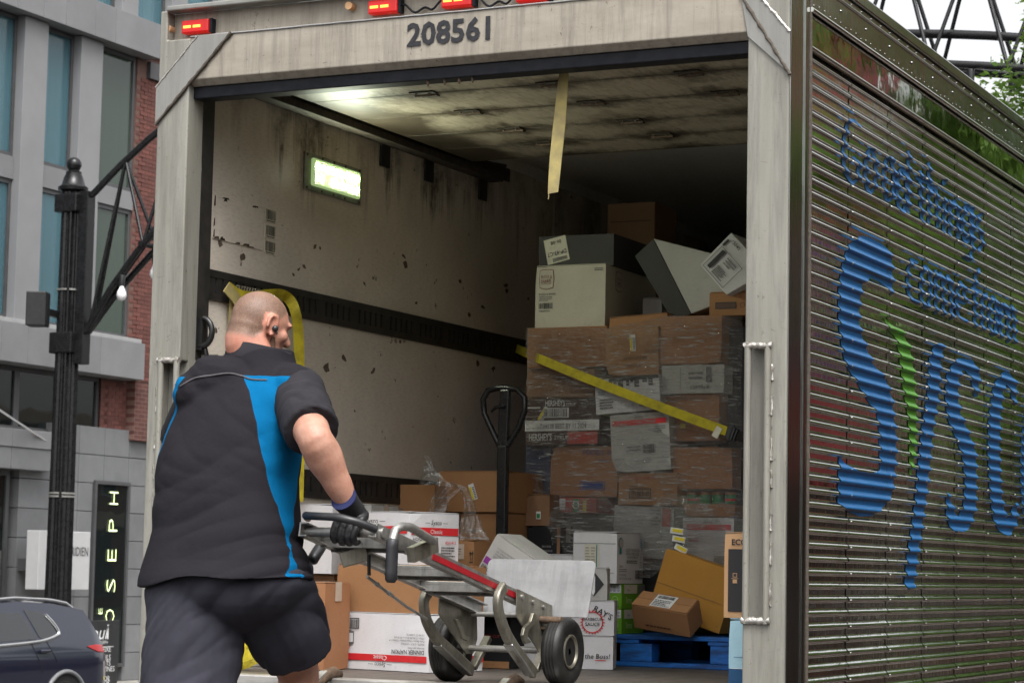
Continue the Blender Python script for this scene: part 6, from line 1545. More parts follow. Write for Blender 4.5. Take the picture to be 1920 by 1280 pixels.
rings_loft(m, [(c, a*0.84, b_*0.84) for c, a, b_ in shirt_rings[2:-2]], LAT, FWD)
limb(m, [shoR, elbR.lerp(shoR, 0.45), elbR, elbR.lerp(wriR, 0.28), elbR.lerp(wriR, 0.65), wriR], [0.075, 0.066, 0.056, 0.060, 0.046, 0.033])
limb(m, [shoL, elbL, elbL.lerp(wriL, 0.35), wriL], [0.072, 0.054, 0.056, 0.033])
sphere(m, pp_(432, 1090, -1.15), (0.20, 0.16, 0.13), 24, 14)
limb(m, [hipR, hipR.lerp(kneeR, 0.5), kneeR, kneeR.lerp(ankR, 0.3), ankR], [0.13, 0.105, 0.068, 0.066, 0.042])
limb(m, [hipL, hipL.lerp(kneeL, 0.5), kneeL, kneeL.lerp(ankL, 0.3), ankL], [0.13, 0.11, 0.068, 0.066, 0.042])
for a_ in (ankR, ankL): limb(m, [a_, a_+Vector((0, 0.02, -0.05)), a_+Vector((0.02, 0.16, -0.05))], [0.045, 0.042, 0.035])
bme = remesh(m, 0.0062, 3)
# colour mask: cropped hair on the scalp, flush on neck and ears
at_ = bme.color_attributes.new('tint', 'FLOAT_COLOR', 'POINT'); RHi = RH.transposed(); buf = np.zeros((len(bme.vertices), 4)); buf[:, 3] = 1
for i, v in enumerate(bme.vertices):
    q = RHi@(v.co-HC)
    if q.length < 0.16 and q.z > -0.11:
        hl = -0.060 if q.x < -0.045 else (-0.060+0.062*(q.x+0.045)/0.055 if q.x < 0.01 else (0.002+0.055*(q.x-0.01)/0.05 if q.x < 0.06 else 0.057+0.6*(q.x-0.06)))
        if abs(q.y) > 0.074 and -0.045 < q.z < 0.034 and -0.03 < q.x < 0.03: k_ = 0
        else: k_ = min(1, max(0, (q.z-hl)/0.02+0.5))
        buf[i, 0] = k_
        if k_ < 0.5: buf[i, 1] = 0.9 if q.x < 0.03 else 0.5
    elif v.co.z > nb.z-0.06 and q.length < 0.3: buf[i, 1] = 1.0
    else: buf[i, 1] = 0.25
at_.data.foreach_set('color', buf.ravel())
sm_, n, l, p = new_mat('skin')
va = n.new('ShaderNodeVertexColor'); va.layer_name = 'tint'; sx = n.new('ShaderNodeSeparateColor'); l.new(va.outputs[0], sx.inputs[0])
vv = coords(n, l)
base = mixc(n, l, ramp(n, l, noise_tex(n, l, vv, 28, 6, 0.7), [(0.3, 0.0), (0.7, 1.0)]), (0.50, 0.30, 0.22), (0.38, 0.185, 0.125))
base = mixc(n, l, ramp(n, l, noise_tex(n, l, vv, 150, 4, 0.7), [(0.58, 0.0), (0.72, 0.5)]), base, (0.30, 0.14, 0.09))
base = mixc(n, l, math_n(n, l, 'MULTIPLY', sx.outputs[1], 0.62), base, (0.50, 0.175, 0.115))
hair = mixc(n, l, ramp(n, l, noise_tex(n, l, vv, 260, 3), [(0.4, 0.0), (0.6, 1.0)]), (0.19, 0.108, 0.070), (0.095, 0.052, 0.035))
hair = mixc(n, l, ramp(n, l, noise_tex(n, l, vv, 14, 4), [(0.45, 0.0), (0.7, 0.35)]), hair, (0.33, 0.205, 0.145))
l.new(mixc(n, l, math_n(n, l, 'MULTIPLY', sx.outputs[0], 0.92), base, hair), p.inputs['Base Color'])
p.inputs['Roughness'].default_value = 0.52; p.inputs['Subsurface Weight'].default_value = 0.05; p.inputs['Subsurface Radius'].default_value = (0.01, 0.004, 0.002); p.inputs['Subsurface Scale'].default_value = 0.5
bump(n, l, p, noise_tex(n, l, vv, 120, 5, 0.7), 0.28, 0.004)
M['skin'] = sm_
def seat(me, name, mats, parent=person):
    me.transform(Matrix.Translation(-PO))
    me.materials.clear()
    for k_ in mats: me.materials.append(M[k_])
    o = bpy.data.objects.new(name, me); col.objects.link(o); o.parent = parent; ORG[o] = PO
    return o
seat(bme, 'body', ['skin'])
# beard along jaw and chin
m = MB()
sphere(m, hd(0.074, 0, -0.103), (0.030, 0.036, 0.030), 14, 10, RH)
for s_ in (-1, 1):
    limb(m, [hd(0.026, 0.060*s_, -0.042), hd(0.034, 0.055*s_, -0.085), hd(0.066, 0.03*s_, -0.110)], [0.011, 0.018, 0.022], 12); limb(m, [hd(0.096, 0.004*s_, -0.056), hd(0.088, 0.034*s_, -0.072)], [0.008, 0.009], 10)
bd = remesh(m, 0.005, 2); displace(bd, lambda c: 0.002*noise.noise(c*190)); seat(bd, 'beard', ['beard'])
m = MB(); e_ = hd(0.012, 0.092, -0.014); sphere(m, e_, (0.011, 0.009, 0.011), 12, 8, RH); limb(m, [e_, hd(0.020, 0.094, -0.028)], [0.005, 0.004], 8); m.build('earbud', 'earbud', person, smooth=60)
# shirt
m = MB(); rings_loft(m, shirt_rings, LAT, FWD, 48)
sphere(m, pp_(548, 728, -1.0), (0.085, 0.09, 0.085)); sphere(m, pp_(372, 738, -1.07), (0.088, 0.09, 0.085)); limb(m, [pp_(400, 722, -1.05), pp_(512, 730, -1.0)], [0.098, 0.088])
sme = remesh(m, 0.0062, 4)
def ridge(x): return (1-min(1, abs(x)*2.2))**2
FT = (0.45*0.9, -0.2, 1.0)
def crease(x): return min(1.0, abs(x)*2.4)-0.42
def wr(c):
    # folds pulled diagonally from the right hip up to the left shoulder blade: round backs, sharp valleys
    h = c.z; low = min(1, max(0, (2.34-h)/0.42)); d1 = Vector((0.78, 0.1, 0.50)); d2 = Vector((-0.50, 0.0, 0.80))
    wp_ = Vector((noise.noise(c*4.0), noise.noise(c*4.0+Vector((9, 0, 0))), noise.noise(c*4.0+Vector((0, 9, 0)))))*0.05
    q = c+wp_
    ph1 = q.dot(d2)*44+4.2*noise.noise(c*2.4)+q.dot(d1)*3; ph2 = q.dot(d2)*83+5.0*noise.noise(c*3.3+Vector((4, 0, 0)))
    m1 = max(0, 0.55+1.1*noise.noise(Vector((c.dot(d1)*2.2, c.dot(d2)*3.5, 3)))); m2 = max(0, 0.3+1.3*noise.noise(Vector((c.dot(d1)*3.5+5, c.dot(d2)*4.5, 8))))
    w1 = (abs(math.sin(ph1/2))-0.62)*m1; w2 = (abs(math.sin(ph2/2))-0.62)*m2
    right = min(1, max(0, (c.x+0.30)/0.25))
    s_ = w1*0.017*low*(0.45+0.55*right)+w2*0.009*low*(0.3+0.7*right)+noise.noise(c*3.5)*0.012+noise.noise(c*9)*0.0015
    w4 = noise.noise(Vector((q.x*3.5+1, q.y*4, q.z*13+q.x*5)))
    return s_+crease(w4)*0.006*(1-low)
# side panels of the shirt: everything outside a curve that runs from the shoulder blade to the hip
zc = [r_[0].z for r_ in shirt_rings]; cx_ = [r_[0] for r_ in shirt_rings]; aa = [r_[1] for r_ in shirt_rings]
BL = [(712, .03), (722, .12), (760, .24), (800, .33), (840, .38), (880, .43), (920, .53), (950, .62), (1000, .76), (1050, .86), (1075, .90), (1104, .93)]
BLz = [(pp_(450, y, ty(y)).z, s_) for y, s_ in BL]
zs_b = np.array([z for z, _ in BLz])[::-1]; ss_b = np.array([s_ for _, s_ in BLz])[::-1]
zr = np.array(zc); ordr = np.argsort(zr); zr = zr[ordr]; cxr = np.array([c.x for c in cx_])[ordr]; cyr = np.array([c.y for c in cx_])[ordr]; ar = np.array(aa)[ordr]
PXL = [(706, 452), (715, 458), (740, 470), (760, 477), (800, 487), (840, 494), (880, 502), (920, 514), (950, 525), (1000, 534), (1030, 538), (1050, 540), (1075, 540), (1104, 540)]
def s_at(y, px):
    c = pp_(np.interp(y, [r_[0] for r_ in SH][::-1], [r_[1] for r_ in SH][::-1]), y, ty(y)); a = np.interp(y, [r_[0] for r_ in SH][::-1], [r_[2] for r_ in SH][::-1]); b_ = np.interp(y, [r_[0] for r_ in SH][::-1], [r_[3] for r_ in SH][::-1])
    best = min(((abs(proj(c+LAT*a*math.cos(t)-FWD*b_*math.sin(t))[0]-px), math.cos(t)) for t in np.linspace(0.02, 2.2, 90)))
    return c.z, best[1]
BLz = [s_at(y, px) for y, px in PXL]
zs_b = np.array([z for z, _ in BLz])[::-1]; ss_b = np.array([q_ for _, q_ in BLz])[::-1]
zlim = pp_(450, 710, ty(710)).z
pat = sme.attributes.new('panel', 'FLOAT', 'POINT'); pv_ = np.zeros(len(sme.vertices))
for i, v in enumerate(sme.vertices):
    c = v.co
    x0 = np.interp(c.z, zr, cxr); y0 = np.interp(c.z, zr, cyr); a0 = np.interp(c.z, zr, ar)
    dv = Vector((c.x-x0, c.y-y0, 0)); s_ = dv.dot(LAT)/a0; b_ = np.interp(c.z, zs_b, ss_b)
    k_ = max((s_-b_)*a0, (-(0.70 if c.z > 2.18 else min(0.92, 0.70+(2.18-c.z)*1.6))-s_)*a0, -0.2)
    k_ = min(k_, (zlim-c.z)*0.9, 0.13-dv.dot(FWD))
    pv_[i] = k_
pat.data.foreach_set('value', pv_)
displace(sme, wr)
zh = pp_(425, 1050, ty(1050)).z
for v in sme.vertices:          # the hem rides up on the striding side
    w_ = min(1, max(0, (zh-v.co.z)/0.09)); lt = (v.co-shirt_rings[0][0]).dot(LAT)
    if w_ > 0: v.co.z += w_*(0.085*(lt+0.28)+0.010*math.sin(lt*17+1))
sme.update()
sh_m, n, l, p = new_mat('shirt_cloth')
an_ = n.new('ShaderNodeAttribute'); an_.attribute_name = 'panel'
fac = math_n(n, l, 'GREATER_THAN', an_.outputs['Fac'], 0.0)
v_ = coords(n, l)
ca = mixc(n, l, noise_tex(n, l, v_, 9, 6), (0.021, 0.0195, 0.0235), (0.0145, 0.0135, 0.0165))
cb2 = mixc(n, l, noise_tex(n, l, v_, 9, 6), (0.001, 0.125, 0.29), (0.001, 0.09, 0.22))
l.new(mixc(n, l, fac, ca, cb2), p.inputs['Base Color']); p.inputs['Roughness'].default_value = 0.9; p.inputs['Specular IOR Level'].default_value = 0.08
bump(n, l, p, math_n(n, l, 'ADD', noise_tex(n, l, coords(n, l, (1, 1, 1), rot=(0, 0.7, 0)), 38, 4, 0.6), math_n(n, l, 'MULTIPLY', noise_tex(n, l, v_, 420, 2), 0.25)), 0.35, 0.006)
M['shirt_cloth'] = sh_m
sme_bvh = BVHTree.FromPolygons([v.co.copy() for v in sme.vertices], [tuple(p_.vertices) for p_ in sme.polygons])
so_ = seat(sme, 'shirt', ['shirt_cloth'])
def on_shirt(px, py, lift=0.002):
    d = Vector(ray(px, py)).normalized(); h = sme_bvh.ray_cast(Vector(CAM), d)
    return h[0]-d*lift if h[0] else None
pts = [on_shirt(x, y) for x, y in dense([(338, 724), (365, 709), (400, 703), (430, 700), (452, 704), (472, 711), (500, 712)])]
m = MB(); m.tube([p_ for p_ in pts if p_], 0.0032, 6); m.build('piping', 'piping', so_, smooth=60)
# collar
m = MB(); c0, c1 = shirt_rings[-2], shirt_rings[-1]
cw = []
for (cc, a, b_, dz) in ((c0[0], 0.119, 0.105, -0.020), (c1[0], 0.114, 0.101, 0.010), (c1[0], 0.106, 0.093, 0.012), (c1[0], 0.103, 0.090, -0.02)):
    cw.append((cc+Vector((0, 0, dz)), a, b_))
vs, fs = [], []
for c, a, b_ in cw:
    for j in range(40):
        t = 2*PI*j/40; sl = -0.030*math.cos(t)*0.6-0.010*math.sin(t)
        vs.append(c+LAT*a*math.cos(t)+FWD*b_*math.sin(t)+Vector((0, 0, sl)))
for i in range(3):
    for j in range(40): fs.append((i*40+j, i*40+(j+1) % 40, (i+1)*40+(j+1) % 40, (i+1)*40+j))
m.add(vs, fs); m.build('collar', 'shirt', so_, smooth=80)
# sleeves
def sleeve(a, b_, r0, r1, sd, amp=1.0):
    m = MB(); d = (b_-a).normalized(); limb(m, [a-d*0.02, a.lerp(b_, 0.5), b_], [r0, (r0+r1)/2*1.02, r1], 24, cap=False, sub=6); sphere(m, a, (r0*1.04, r0*1.04, r0*1.02), 20, 14)
    me = remesh(m, 0.0065, 3)
    def f(c):
        t = (c-a).dot(d); w = noise.noise(Vector((t*22+sd+1.2*noise.noise(c*9), c.x*5, c.y*5))); w6 = noise.noise(c*13); return amp*(crease(w)*0.007+crease(w6)*0.003+0.003*noise.noise(c*7))
    displace(me, f); seat(me, 'sleeve', ['shirt'], so_)
sleeve(shoR, shoR.lerp(elbR, 0.86), 0.088, 0.086, 0.0)
sleeve(shoL, shoL.lerp(elbL, 0.75), 0.076, 0.078, 4.0, 0.3)
# shorts
m = MB(); sphere(m, pp_(430, 1092, -1.15), (0.262, 0.215, 0.16), 28, 16)
hemR = pp_(553, 1214, -0.92)
limb(m, [hipR, hipR.lerp(hemR, 0.5)+Vector((0.01, -0.01, 0)), hemR], [0.165, 0.140, 0.122], 26, cap=False); limb(m, [hipL+Vector((0.0, 0, 0)), hipL.lerp(kneeL, 0.6), kneeL+Vector((0, 0, -0.03))], [0.165, 0.150, 0.142], 26, cap=False)
pme = remesh(m, 0.0065, 4)
def wr2(c):
    d1 = Vector((0.55, 0.2, 0.8)); d2 = Vector((-0.8, 0.1, 0.55))
    w1 = noise.noise(Vector((c.dot(d1)*2.2+3, c.dot(d2)*10, c.y*3))); w2 = noise.noise(Vector((c.dot(d1)*5+9, c.dot(d2)*19, c.y*5)))
    return crease(w1)*0.012+crease(w2)*0.006+0.006*noise.noise(c*7)
displace(pme, wr2)
pb = BVHTree.FromPolygons([v.co.copy() for v in pme.vertices], [tuple(p_.vertices) for p_ in pme.polygons])
sh_o = seat(pme, 'shorts', ['shorts'])
def on_sh(px, py, lift):
    d = Vector(ray(px, py)).normalized(); h = pb.ray_cast(Vector(CAM), d)
    return h[0]-d*lift if h[0] else None
m = MB(); rows = []
for v in np.linspace(0, 1, 10):
    r_ = []
    for u in np.linspace(0, 1, 10):
        a = Vector((560, 1098)).lerp(Vector((543, 1143)), v); b2 = Vector((600, 1080)).lerp(Vector((598, 1112)), v); q = a.lerp(b2, u)
        h = on_sh(q.x, q.y, 0.006); r_.append(h)
    rows.append(r_)
if all(h is not None for r_ in rows for h in r_): m.grid(rows); m.build('pocket_flap', 'shorts_pocket', sh_o, smooth=80, fix=False)
# gloves
def glove(wr_, hand, xdir, down, arm_dir, name):
    """hand closed round a bar: xdir along the bar, down = fingertip side, out = towards the back of the hand"""
    X_ = xdir.normalized(); O = hand
    out = arm_dir
    Z_ = Vector((0, 0, 1)); Y_ = Z_.cross(X_).normalized()
    def L(x, y, z): return O+X_*x*1.18+Y_*y*1.18+Z_*z*1.18
    m = MB()
    limb(m, [wr_, wr_.lerp(L(0, 0.004, 0.055), 0.6), L(0.0, 0.002, 0.045)], [0.036, 0.037, 0.040], 16)
    for i, x in enumerate((-0.033, -0.011, 0.011, 0.031)):
        k_ = (0.95, 1.05, 1.0, 0.85)[i]
        limb(m, [L(x*0.8, 0.012, 0.05), L(x, -0.018, 0.036), L(x-0.004, -0.036, 0.018), L(x-0.010, -0.040, -0.012*k_), L(x-0.015, -0.022, -0.030*k_), L(x-0.016, -0.002, -0.028*k_)], [0.014, 0.0125, 0.0115, 0.011, 0.0100, 0.0085], 12)
        sphere(m, L(x, -0.016, 0.038), 0.0135, 12, 8)
    limb(m, [L(-0.030, 0.012, 0.045), L(-0.048, -0.002, 0.018), L(-0.040, -0.020, -0.004), L(-0.022, -0.030, -0.014)], [0.016, 0.0135, 0.0115, 0.0095], 12)
    sphere(m, L(0.0, 0.010, 0.048), (0.042, 0.026, 0.034), 16, 10, Matrix((X_, Y_, Z_)).transposed())
    me = remesh(m, 0.0038, 2); displace(me, lambda c: 0.0012*noise.noise(c*85)); g_ = seat(me, name, ['glove'])
    d = (L(0, 0.004, 0.05)-wr_).normalized()
    m = MB(); P = [wr_-d*0.030, wr_-d*0.012, wr_+d*0.012, wr_+d*0.035]; m.tube(P, [0.0425, 0.0405, 0.0375, 0.038], 24); m.build('cuff', 'glove_knit', g_, smooth=60)
    m = MB(); m.tube([wr_-d*0.034, wr_-d*0.0295], [0.0428, 0.0428], 24); m.build('cuff_edge', 'glove_blue', g_, smooth=60)
hand = Vector((0.0, TB.y, TB.z)); hx = onY(664, 1012, TB.y).x
glove(wriR, Vector((hx, TB.y, TB.z)), Vector((1, 0, -0.12)), None, None, 'glove')
glove(wriL, wriL+Vector((0.05, 0.05, -0.08)), Vector((1, 0, 0)), None, None, 'glove')
# shoes and socks
for a_ in (ankR, ankL):
    m = MB(); limb(m, [a_+Vector((0, -0.05, -0.065)), a_+Vector((0.01, 0.06, -0.06)), a_+Vector((0.025, 0.19, -0.075))], [0.052, 0.054, 0.044], 18); sphere(m, a_+Vector((0, 0, -0.02)), (0.056, 0.062, 0.05))
    me = remesh(m, 0.008, 2); seat(me, 'shoe', ['black_paint'])
    m = MB(); m.tube([a_+Vector((0, 0, -0.02)), a_+Vector((0, -0.01, 0.06))], [0.05, 0.05], 18); m.build('sock', 'sock', person, smooth=60)
# ------------------------------------------------------------------ street side buildings
FX = -20.0
bld = thing('grey_building', 'grey panelled building with tall windows across the street', 'building', (-22, 22, -0.3))
b = MB(); b.box(-34, -20.45, 6.0, 26.70, -0.3, 17.0); b.build('wall', 'room_dark', bld)
b = MB(); b.box(-34, -20.5, 26.7, 32.0, 10.9, 17.0); b.build('wall', 'room_dark', bld)
BAY = 1.555
def bx(name, mat, x0, x1, y0, y1, z0, z1, parent=bld, bevel=0.006):
    m = MB(); m.box(x0, x1, y0, y1, z0, z1); return m.build(name, mat, parent, bevel=bevel)
pil = [23.30-BAY*i for i in range(8, -1, -1)]+[24.86]
for y in pil: bx('pilaster', 'pilaster_grey', -20.42, -19.97, y, y+0.63, 5.645, 10.76)
def window(y0, y1, z0, z1, gl, cur, parent=bld, fr=0.07, x=-20.16):
    m = MB()
    m.box(x-0.10, x+0.03, y0, y1, z0, z0+fr); m.box(x-0.10, x+0.03, y0, y1, z1-fr, z1); m.box(x-0.10, x+0.03, y0, y0+fr, z0+fr, z1-fr); m.box(x-0.10, x+0.03, y1-fr, y1, z0+fr, z1-fr)
    w = m.build('window', 'frame_dark', parent)
    m = MB(); m.box(x-0.012, x-0.004, y0+fr+0.001, y1-fr-0.001, z0+fr+0.001, z1-fr-0.001); m.build('pane', gl, w)
    if cur: bx('blind', 'blind', x-0.19, x-0.17, y1-fr-(y1-y0)*(0.30 if cur == 'full' else 0.62), y1-fr-(y1-y0)*(0.08 if cur == 'full' else 0.52), z0+fr, z1-fr, w, 0)
    if cur == 'full': bx('curtain', 'curtain', x-0.24, x-0.20, y0+fr, y1-fr, z0+fr, z1-fr, w, 0)  # sheet coloured like the sky reflection across the whole pane
    elif cur == 'half': bx('curtain', 'curtain', x-0.24, x-0.20, y0+fr, y0+fr+(y1-y0)*0.52, z0+fr, z1-fr, w, 0)  # painted sky reflection on one half of the pane only
    return w
edges = [y+0.63 for y in pil]
for i, y in enumerate(edges[:-1]):
    y1 = pil[i+1]; g_ = 'glass_blue'; c_ = 'half' if abs(y-23.93) < 0.05 else 'full'
    window(y, y1, 8.40, 10.76, g_, c_); window(y, y1, 5.72, 8.02, g_, c_)
    bx('transom', 'panel_grey', -20.30, -20.09, y+0.001, y1-0.001, 8.022, 8.398)
window(25.49, 26.70, 8.33, 10.76, 'glass_green', None); window(25.49, 26.70, 5.72, 8.0, 'glass_green', None); bx('transom', 'panel_grey', -20.30, -20.09, 25.491, 26.70, 8.002, 8.328)
y = 24.86+0.63
bx('window_sill', 'sill_white', -20.3, -19.90, 6.0, 26.84, 5.646, 5.715)
# panel bands
def band(z0, z1, x1, ys):
    for a, c_ in zip(ys[:-1], ys[1:]): bx('cladding_panel', 'panel_grey', -20.44, x1, a+0.004, c_-0.004, z0, z1)
by = [23.56, 24.2, 25.02, 25.62, 26.97]
pre = [23.56-0.7*i for i in range(20, 0, -1)]
band(10.77, 11.39, -19.80, pre+[23.56, 24.17, 25.0, 25.6, 26.98]); band(5.0, 5.64, -19.86, pre+[23.56, 24.4, 25.58, 26.90])
# upper storey
for i, y in enumerate([12.0+BAY*k_ for k_ in range(13)]):
    window(y+0.5, y+BAY-0.002, 11.42, 14.6, 'glass_blue', 'full'); bx('pilaster', 'pilaster_grey', -20.42, -19.97, y, y+0.498, 11.40, 14.8)
bx('window_sill', 'sill_white', -20.4, -19.9, 12.0, 31.9, 11.392, 11.418)
bx('cladding_panel', 'panel_grey', -20.44, -20.0, 27.0, 31.9, 10.9, 11.39)
# recessed glazing under the band, then the tiled ground floor
for i in range(9):
    y = 26.22-1.15*(i+1); window(y, y+1.148, 3.94, 4.99, 'glass_dark', None, x=-20.36)
for r_ in range(9):
    for i in range(4):
        z0 = -0.27+r_*0.4885; y0 = 24.79+i*0.74
        if i in (2,) and r_ < 7: continue
        bx('wall_tile', 'tile_grey', -20.5, -20.20, (y0 if not (i == 1 and r_ < 7) else y0)+0.006, (y0+0.74 if not (i == 1 and r_ < 7) else 25.965)-0.006, z0+0.006, z0+0.4885-0.006, bevel=0.004)
for r_ in range(9):
    z0 = -0.27+r_*0.4885
    bx('wall_tile', 'tile_grey', -20.5, -20.205, 27.03+0.006, 27.70, z0+0.006, z0+0.4885-0.006, bevel=0.004)
for r_ in range(8): bx('wall_tile', 'tile_grey', -20.5, -20.20, 23.90+0.006, 24.79-0.006, -0.27+r_*0.4885+0.006, -0.27+(r_+1)*0.4885-0.006, bevel=0.004)
for i in range(10): bx('canopy_panel', 'tile_grey', -20.5, -19.95, 24.55-1.2*(i+1)+0.005, 24.55-1.2*i-0.005, 3.28, 3.63); bx('canopy_panel', 'panel_grey', -20.5, -19.93, 24.55-1.2*(i+1)+0.005, 24.55-1.2*i-0.005, 3.636, 3.93)
for y in (20.6, 22.2): window(y, y+1.55, -0.25, 3.27, 'glass_dark', None, x=-20.3, fr=0.09)
m = MB(); m.tube([(-20.22, 23.50, 0.55), (-20.22, 23.50, 1.95)], 0.025, 10); m.tube([(-20.22, 23.30, 0.55), (-20.22, 23.30, 1.95)], 0.025, 10); m.build('door_pull', 'chrome', bld, smooth=60)
m = MB(); m.tube([onX(-10, 762, -19.7), onX(86, 826, -19.95)], 0.02, 8); m.build('canopy_rod', 'chrome', bld, smooth=60)
# neon sign window
nw = window(25.975, 27.025, -0.02, 3.20, 'glass_dark', None, x=-20.18, fr=0.06)
ns = thing('neon_sign', 'vertical pale neon lettering in the narrow hotel window', 'sign', (-20.17, 26.3, 0.2))
q = Printer(ns, (0, 0, 0), (0, 0, 1), (0, -1, 0), lift=0); q.n = Vector((1, 0, 0)); q.o = Vector((-20.165, 26.68, 0.10)); q.p = ns
for ch, zc_ in zip('JOSEPH', (0.10, 0.62, 1.14, 1.66, 2.18, 2.66)):
    v, f, w = text_mesh(ch, -0.022, 0)
    q.text(ch, zc_, 0.0, 0.27, 'neon', bold=-0.022, width=0.26 if ch != 'J' else 0.16)
for ch, zc_ in zip('THE', (0.35, 0.56, 0.78)): q.text(ch, zc_, 0.36, 0.11, 'neon', bold=-0.018, width=0.12)
q.mb and None
for c, mm in q.mb.items():
    mm.v = [(p_[0]-0, p_[1], p_[2]) for p_ in mm.v]; mm.build('neon_letter', c, ns, fix=False)
# brick neighbour
bk = thing('brick_building', 'red brick wall beside the grey panelled building', 'building', (-22, 30, -0.3))
b = MB(); b.box(-33, -20.10, 26.985, 40, 3.95, 10.89); b.box(-33, -20.12, 27.71, 40, -0.3, 3.95); b.box(-33, -20.30, 26.22, 26.985, 3.96, 4.99); b.build('wall', 'brick', bk)
b = MB(); b.box(-21, -20.102, 26.712, 26.984, 5.72, 10.76); b.build('mortar_bed', 'mortar', bk)
b = MB(); b.box(-20.3, -20.092, 26.985, 27.62, 5.0, 10.44); b.build('mortar_bed', 'mortar', bk)
b = MB(); b.box(-20.32, -20.288, 26.22, 26.984, 3.96, 4.99); b.build('mortar_bed', 'mortar', bk)
b0 = MB(); b0.box(-0.012, 0.0, 0.0, 0.205, 0.0, 0.066); br0 = None
def lay(x, y, z):
    global br0
    if br0 is None: br0 = b0.build('brick', 'brick_piece', bk); c = br0
    else: c = br0.copy(); col.objects.link(c)
    c.location = Vector((x, y, z))
O_b = ORG[bk]; b0.v = [(p_[0]+O_b.x, p_[1]+O_b.y, p_[2]+O_b.z) for p_ in b0.v]
for r_ in range(72):
    z_ = 5.02+r_*0.0752
    for i in range(3):
        y_ = 26.72+i*0.2155+(0.107 if r_ % 2 else 0.0)
        if z_ < 5.75 and y_ < 26.95: continue
        lay(-20.084-O_b.x if y_ > 26.98 or y_+0.205 > 26.99 else -20.094-O_b.x, y_-O_b.y, z_-O_b.z)
for r_ in range(13):
    for i in range(4): lay(-20.28-O_b.x, 26.225+i*0.2155-(0.1 if r_ % 2 and i else 0)-O_b.y, 3.98+r_*0.0752-O_b.z)
b = MB(); b.box(-20.10, -20.02, 27.0, 27.5, 10.45, 10.75); b.build('wall_cap', 'frame_dark', bk)
# hotel blade sign
sg = thing('sign_box', 'white box sign with dark letters on the tiled hotel wall', 'sign', (-19.7, 24.9, 1.3))
pA = onX(70, 1104, -19.55); pB = onX(166, 1105, -19.55)
b = MB(); b.box(-19.80, -19.55, pA.y, pB.y, pB.z, onX(166, 997, -19.55).z); b.build('sign_body', 'sign_white', sg, bevel=0.01)
b = MB(); b.box(-20.19, -19.801, pA.y+0.3, pB.y-0.3, pB.z+0.3, pB.z+0.5); b.build('sign_bracket', 'frame_dark', sg)
q = Printer(sg, (-19.55, pA.y, pB.z), (0, 1, 0), (0, 0, 1), lift=0.004); q.text('LE MERIDIEN', pB.y-pA.y-0.06, 0.56, 0.15, 'ink_black', align='R', sx=0.72); q.flush('lettering')
# black board
bo = thing('menu_board', 'black standing menu board with white lettering behind the dark car', 'sign', (-18.6, 24.6, -0.27))
pA, pB = onX(120, 1275, -18.6), onX(220, 1275, -18.6); zt = onX(219, 1162, -18.6).z
b = MB(); b.box(-18.66, -18.6, pA.y, pB.y, -0.27, zt); b.build('board', 'board_black', bo, bevel=0.006)
W_ = pB.y-pA.y; H_ = zt+0.27; q = Printer(bo, (-18.6, pA.y, -0.27), (0, 1, 0), (0, 0, 1), lift=0.003)
def zp(py): return onX(200, py, -18.6).z+0.27
q.text('soul', W_-0.30, zp(1197), 0.22, 'ink_white', align='R', shear=0.25, width=0.62); q.rect(W_-0.34, W_-0.30, zp(1197), zp(1170), 'ink_white', 2)
q.text('AT THE JOSEPH', W_-0.32, zp(1206), 0.05, 'ink_white', align='R'); q.rect(0.2, W_-0.14, zp(1212), zp(1211), 'ink_white')
for s_, py in (('PRE FIXE', 1221), ('COCKTAILS', 1236), ('SPIRITS', 1247), ('AND WINES', 1258), ('ASK IN OR', 1276), ('ROOMS FOR', 1283)): q.text(s_, W_-(0.10 if 'WINES' in s_ else 0.22), zp(py), 0.085, 'ink_white', align='R')
q.flush('lettering')

# ------------------------------------------------------------------ lamp post with the truss arch over the street
PX_, PY_ = -18.0, 22.1
post_ = thing('street_pole', 'black fluted street pole with a ball finial and clamps', 'street pole', (PX_, PY_, -0.27))
def pole_z(py): return (CAM+ray(118, py)*36)[2]
ztop = pole_z(350)
m = MB(); n_ = 32; vs = []
for z, r_ in ((-0.27, 0.30), (0.15, 0.30), (0.2, 0.24), (0.9, 0.205), (ztop, 0.165)):
    for j in range(n_): a = 2*PI*j/n_; k_ = r_*(1 if j % 2 else 0.88); vs.append((PX_+k_*math.cos(a), PY_+k_*math.sin(a), z))
fs = [(i*n_+j, i*n_+(j+1) % n_, (i+1)*n_+(j+1) % n_, (i+1)*n_+j) for i in range(4) for j in range(n_)]; m.add(vs, fs); m.build('shaft', 'black_lacquer', post_)
m = MB(); m.lathe([(0.17, ztop), (0.23, ztop+0.03), (0.235, ztop+0.08), (0.18, ztop+0.12), (0.155, ztop+0.22), (0.12, ztop+0.30), (0.125, ztop+0.32), (0.07, ztop+0.36)], (PX_, PY_, 0), (0, 0, 1), 28); sphere(m, (PX_, PY_, ztop+0.44), 0.118, 20, 14); m.build('finial', 'black_lacquer', post_, smooth=50)
for z in (pole_z(932), pole_z(926), pole_z(540)):
    m = MB(); m.lathe([(0.195, 0), (0.20, 0.003), (0.20, 0.027), (0.195, 0.03)], (PX_, PY_, z), (0, 0, 1), 28); m.build('strap_band', 'gusset_metal', post_, smooth=50)
m = MB(); m.tube([(PX_+0.10, PY_-0.17, -0.2), (PX_+0.10, PY_-0.17, ztop-0.05)], 0.022, 8); m.build('conduit', 'black_lacquer', post_, smooth=60)
pd = Vector((_R[0], _R[1], 0)).normalized()     # bracket plates stand off along the arch
m = MB(); m.box(PX_+0.20, PX_+0.36, PY_-0.10, PY_+0.10, pole_z(680), pole_z(350)); m.build('bracket_plate', 'black_lacquer', post_, bevel=0.01)
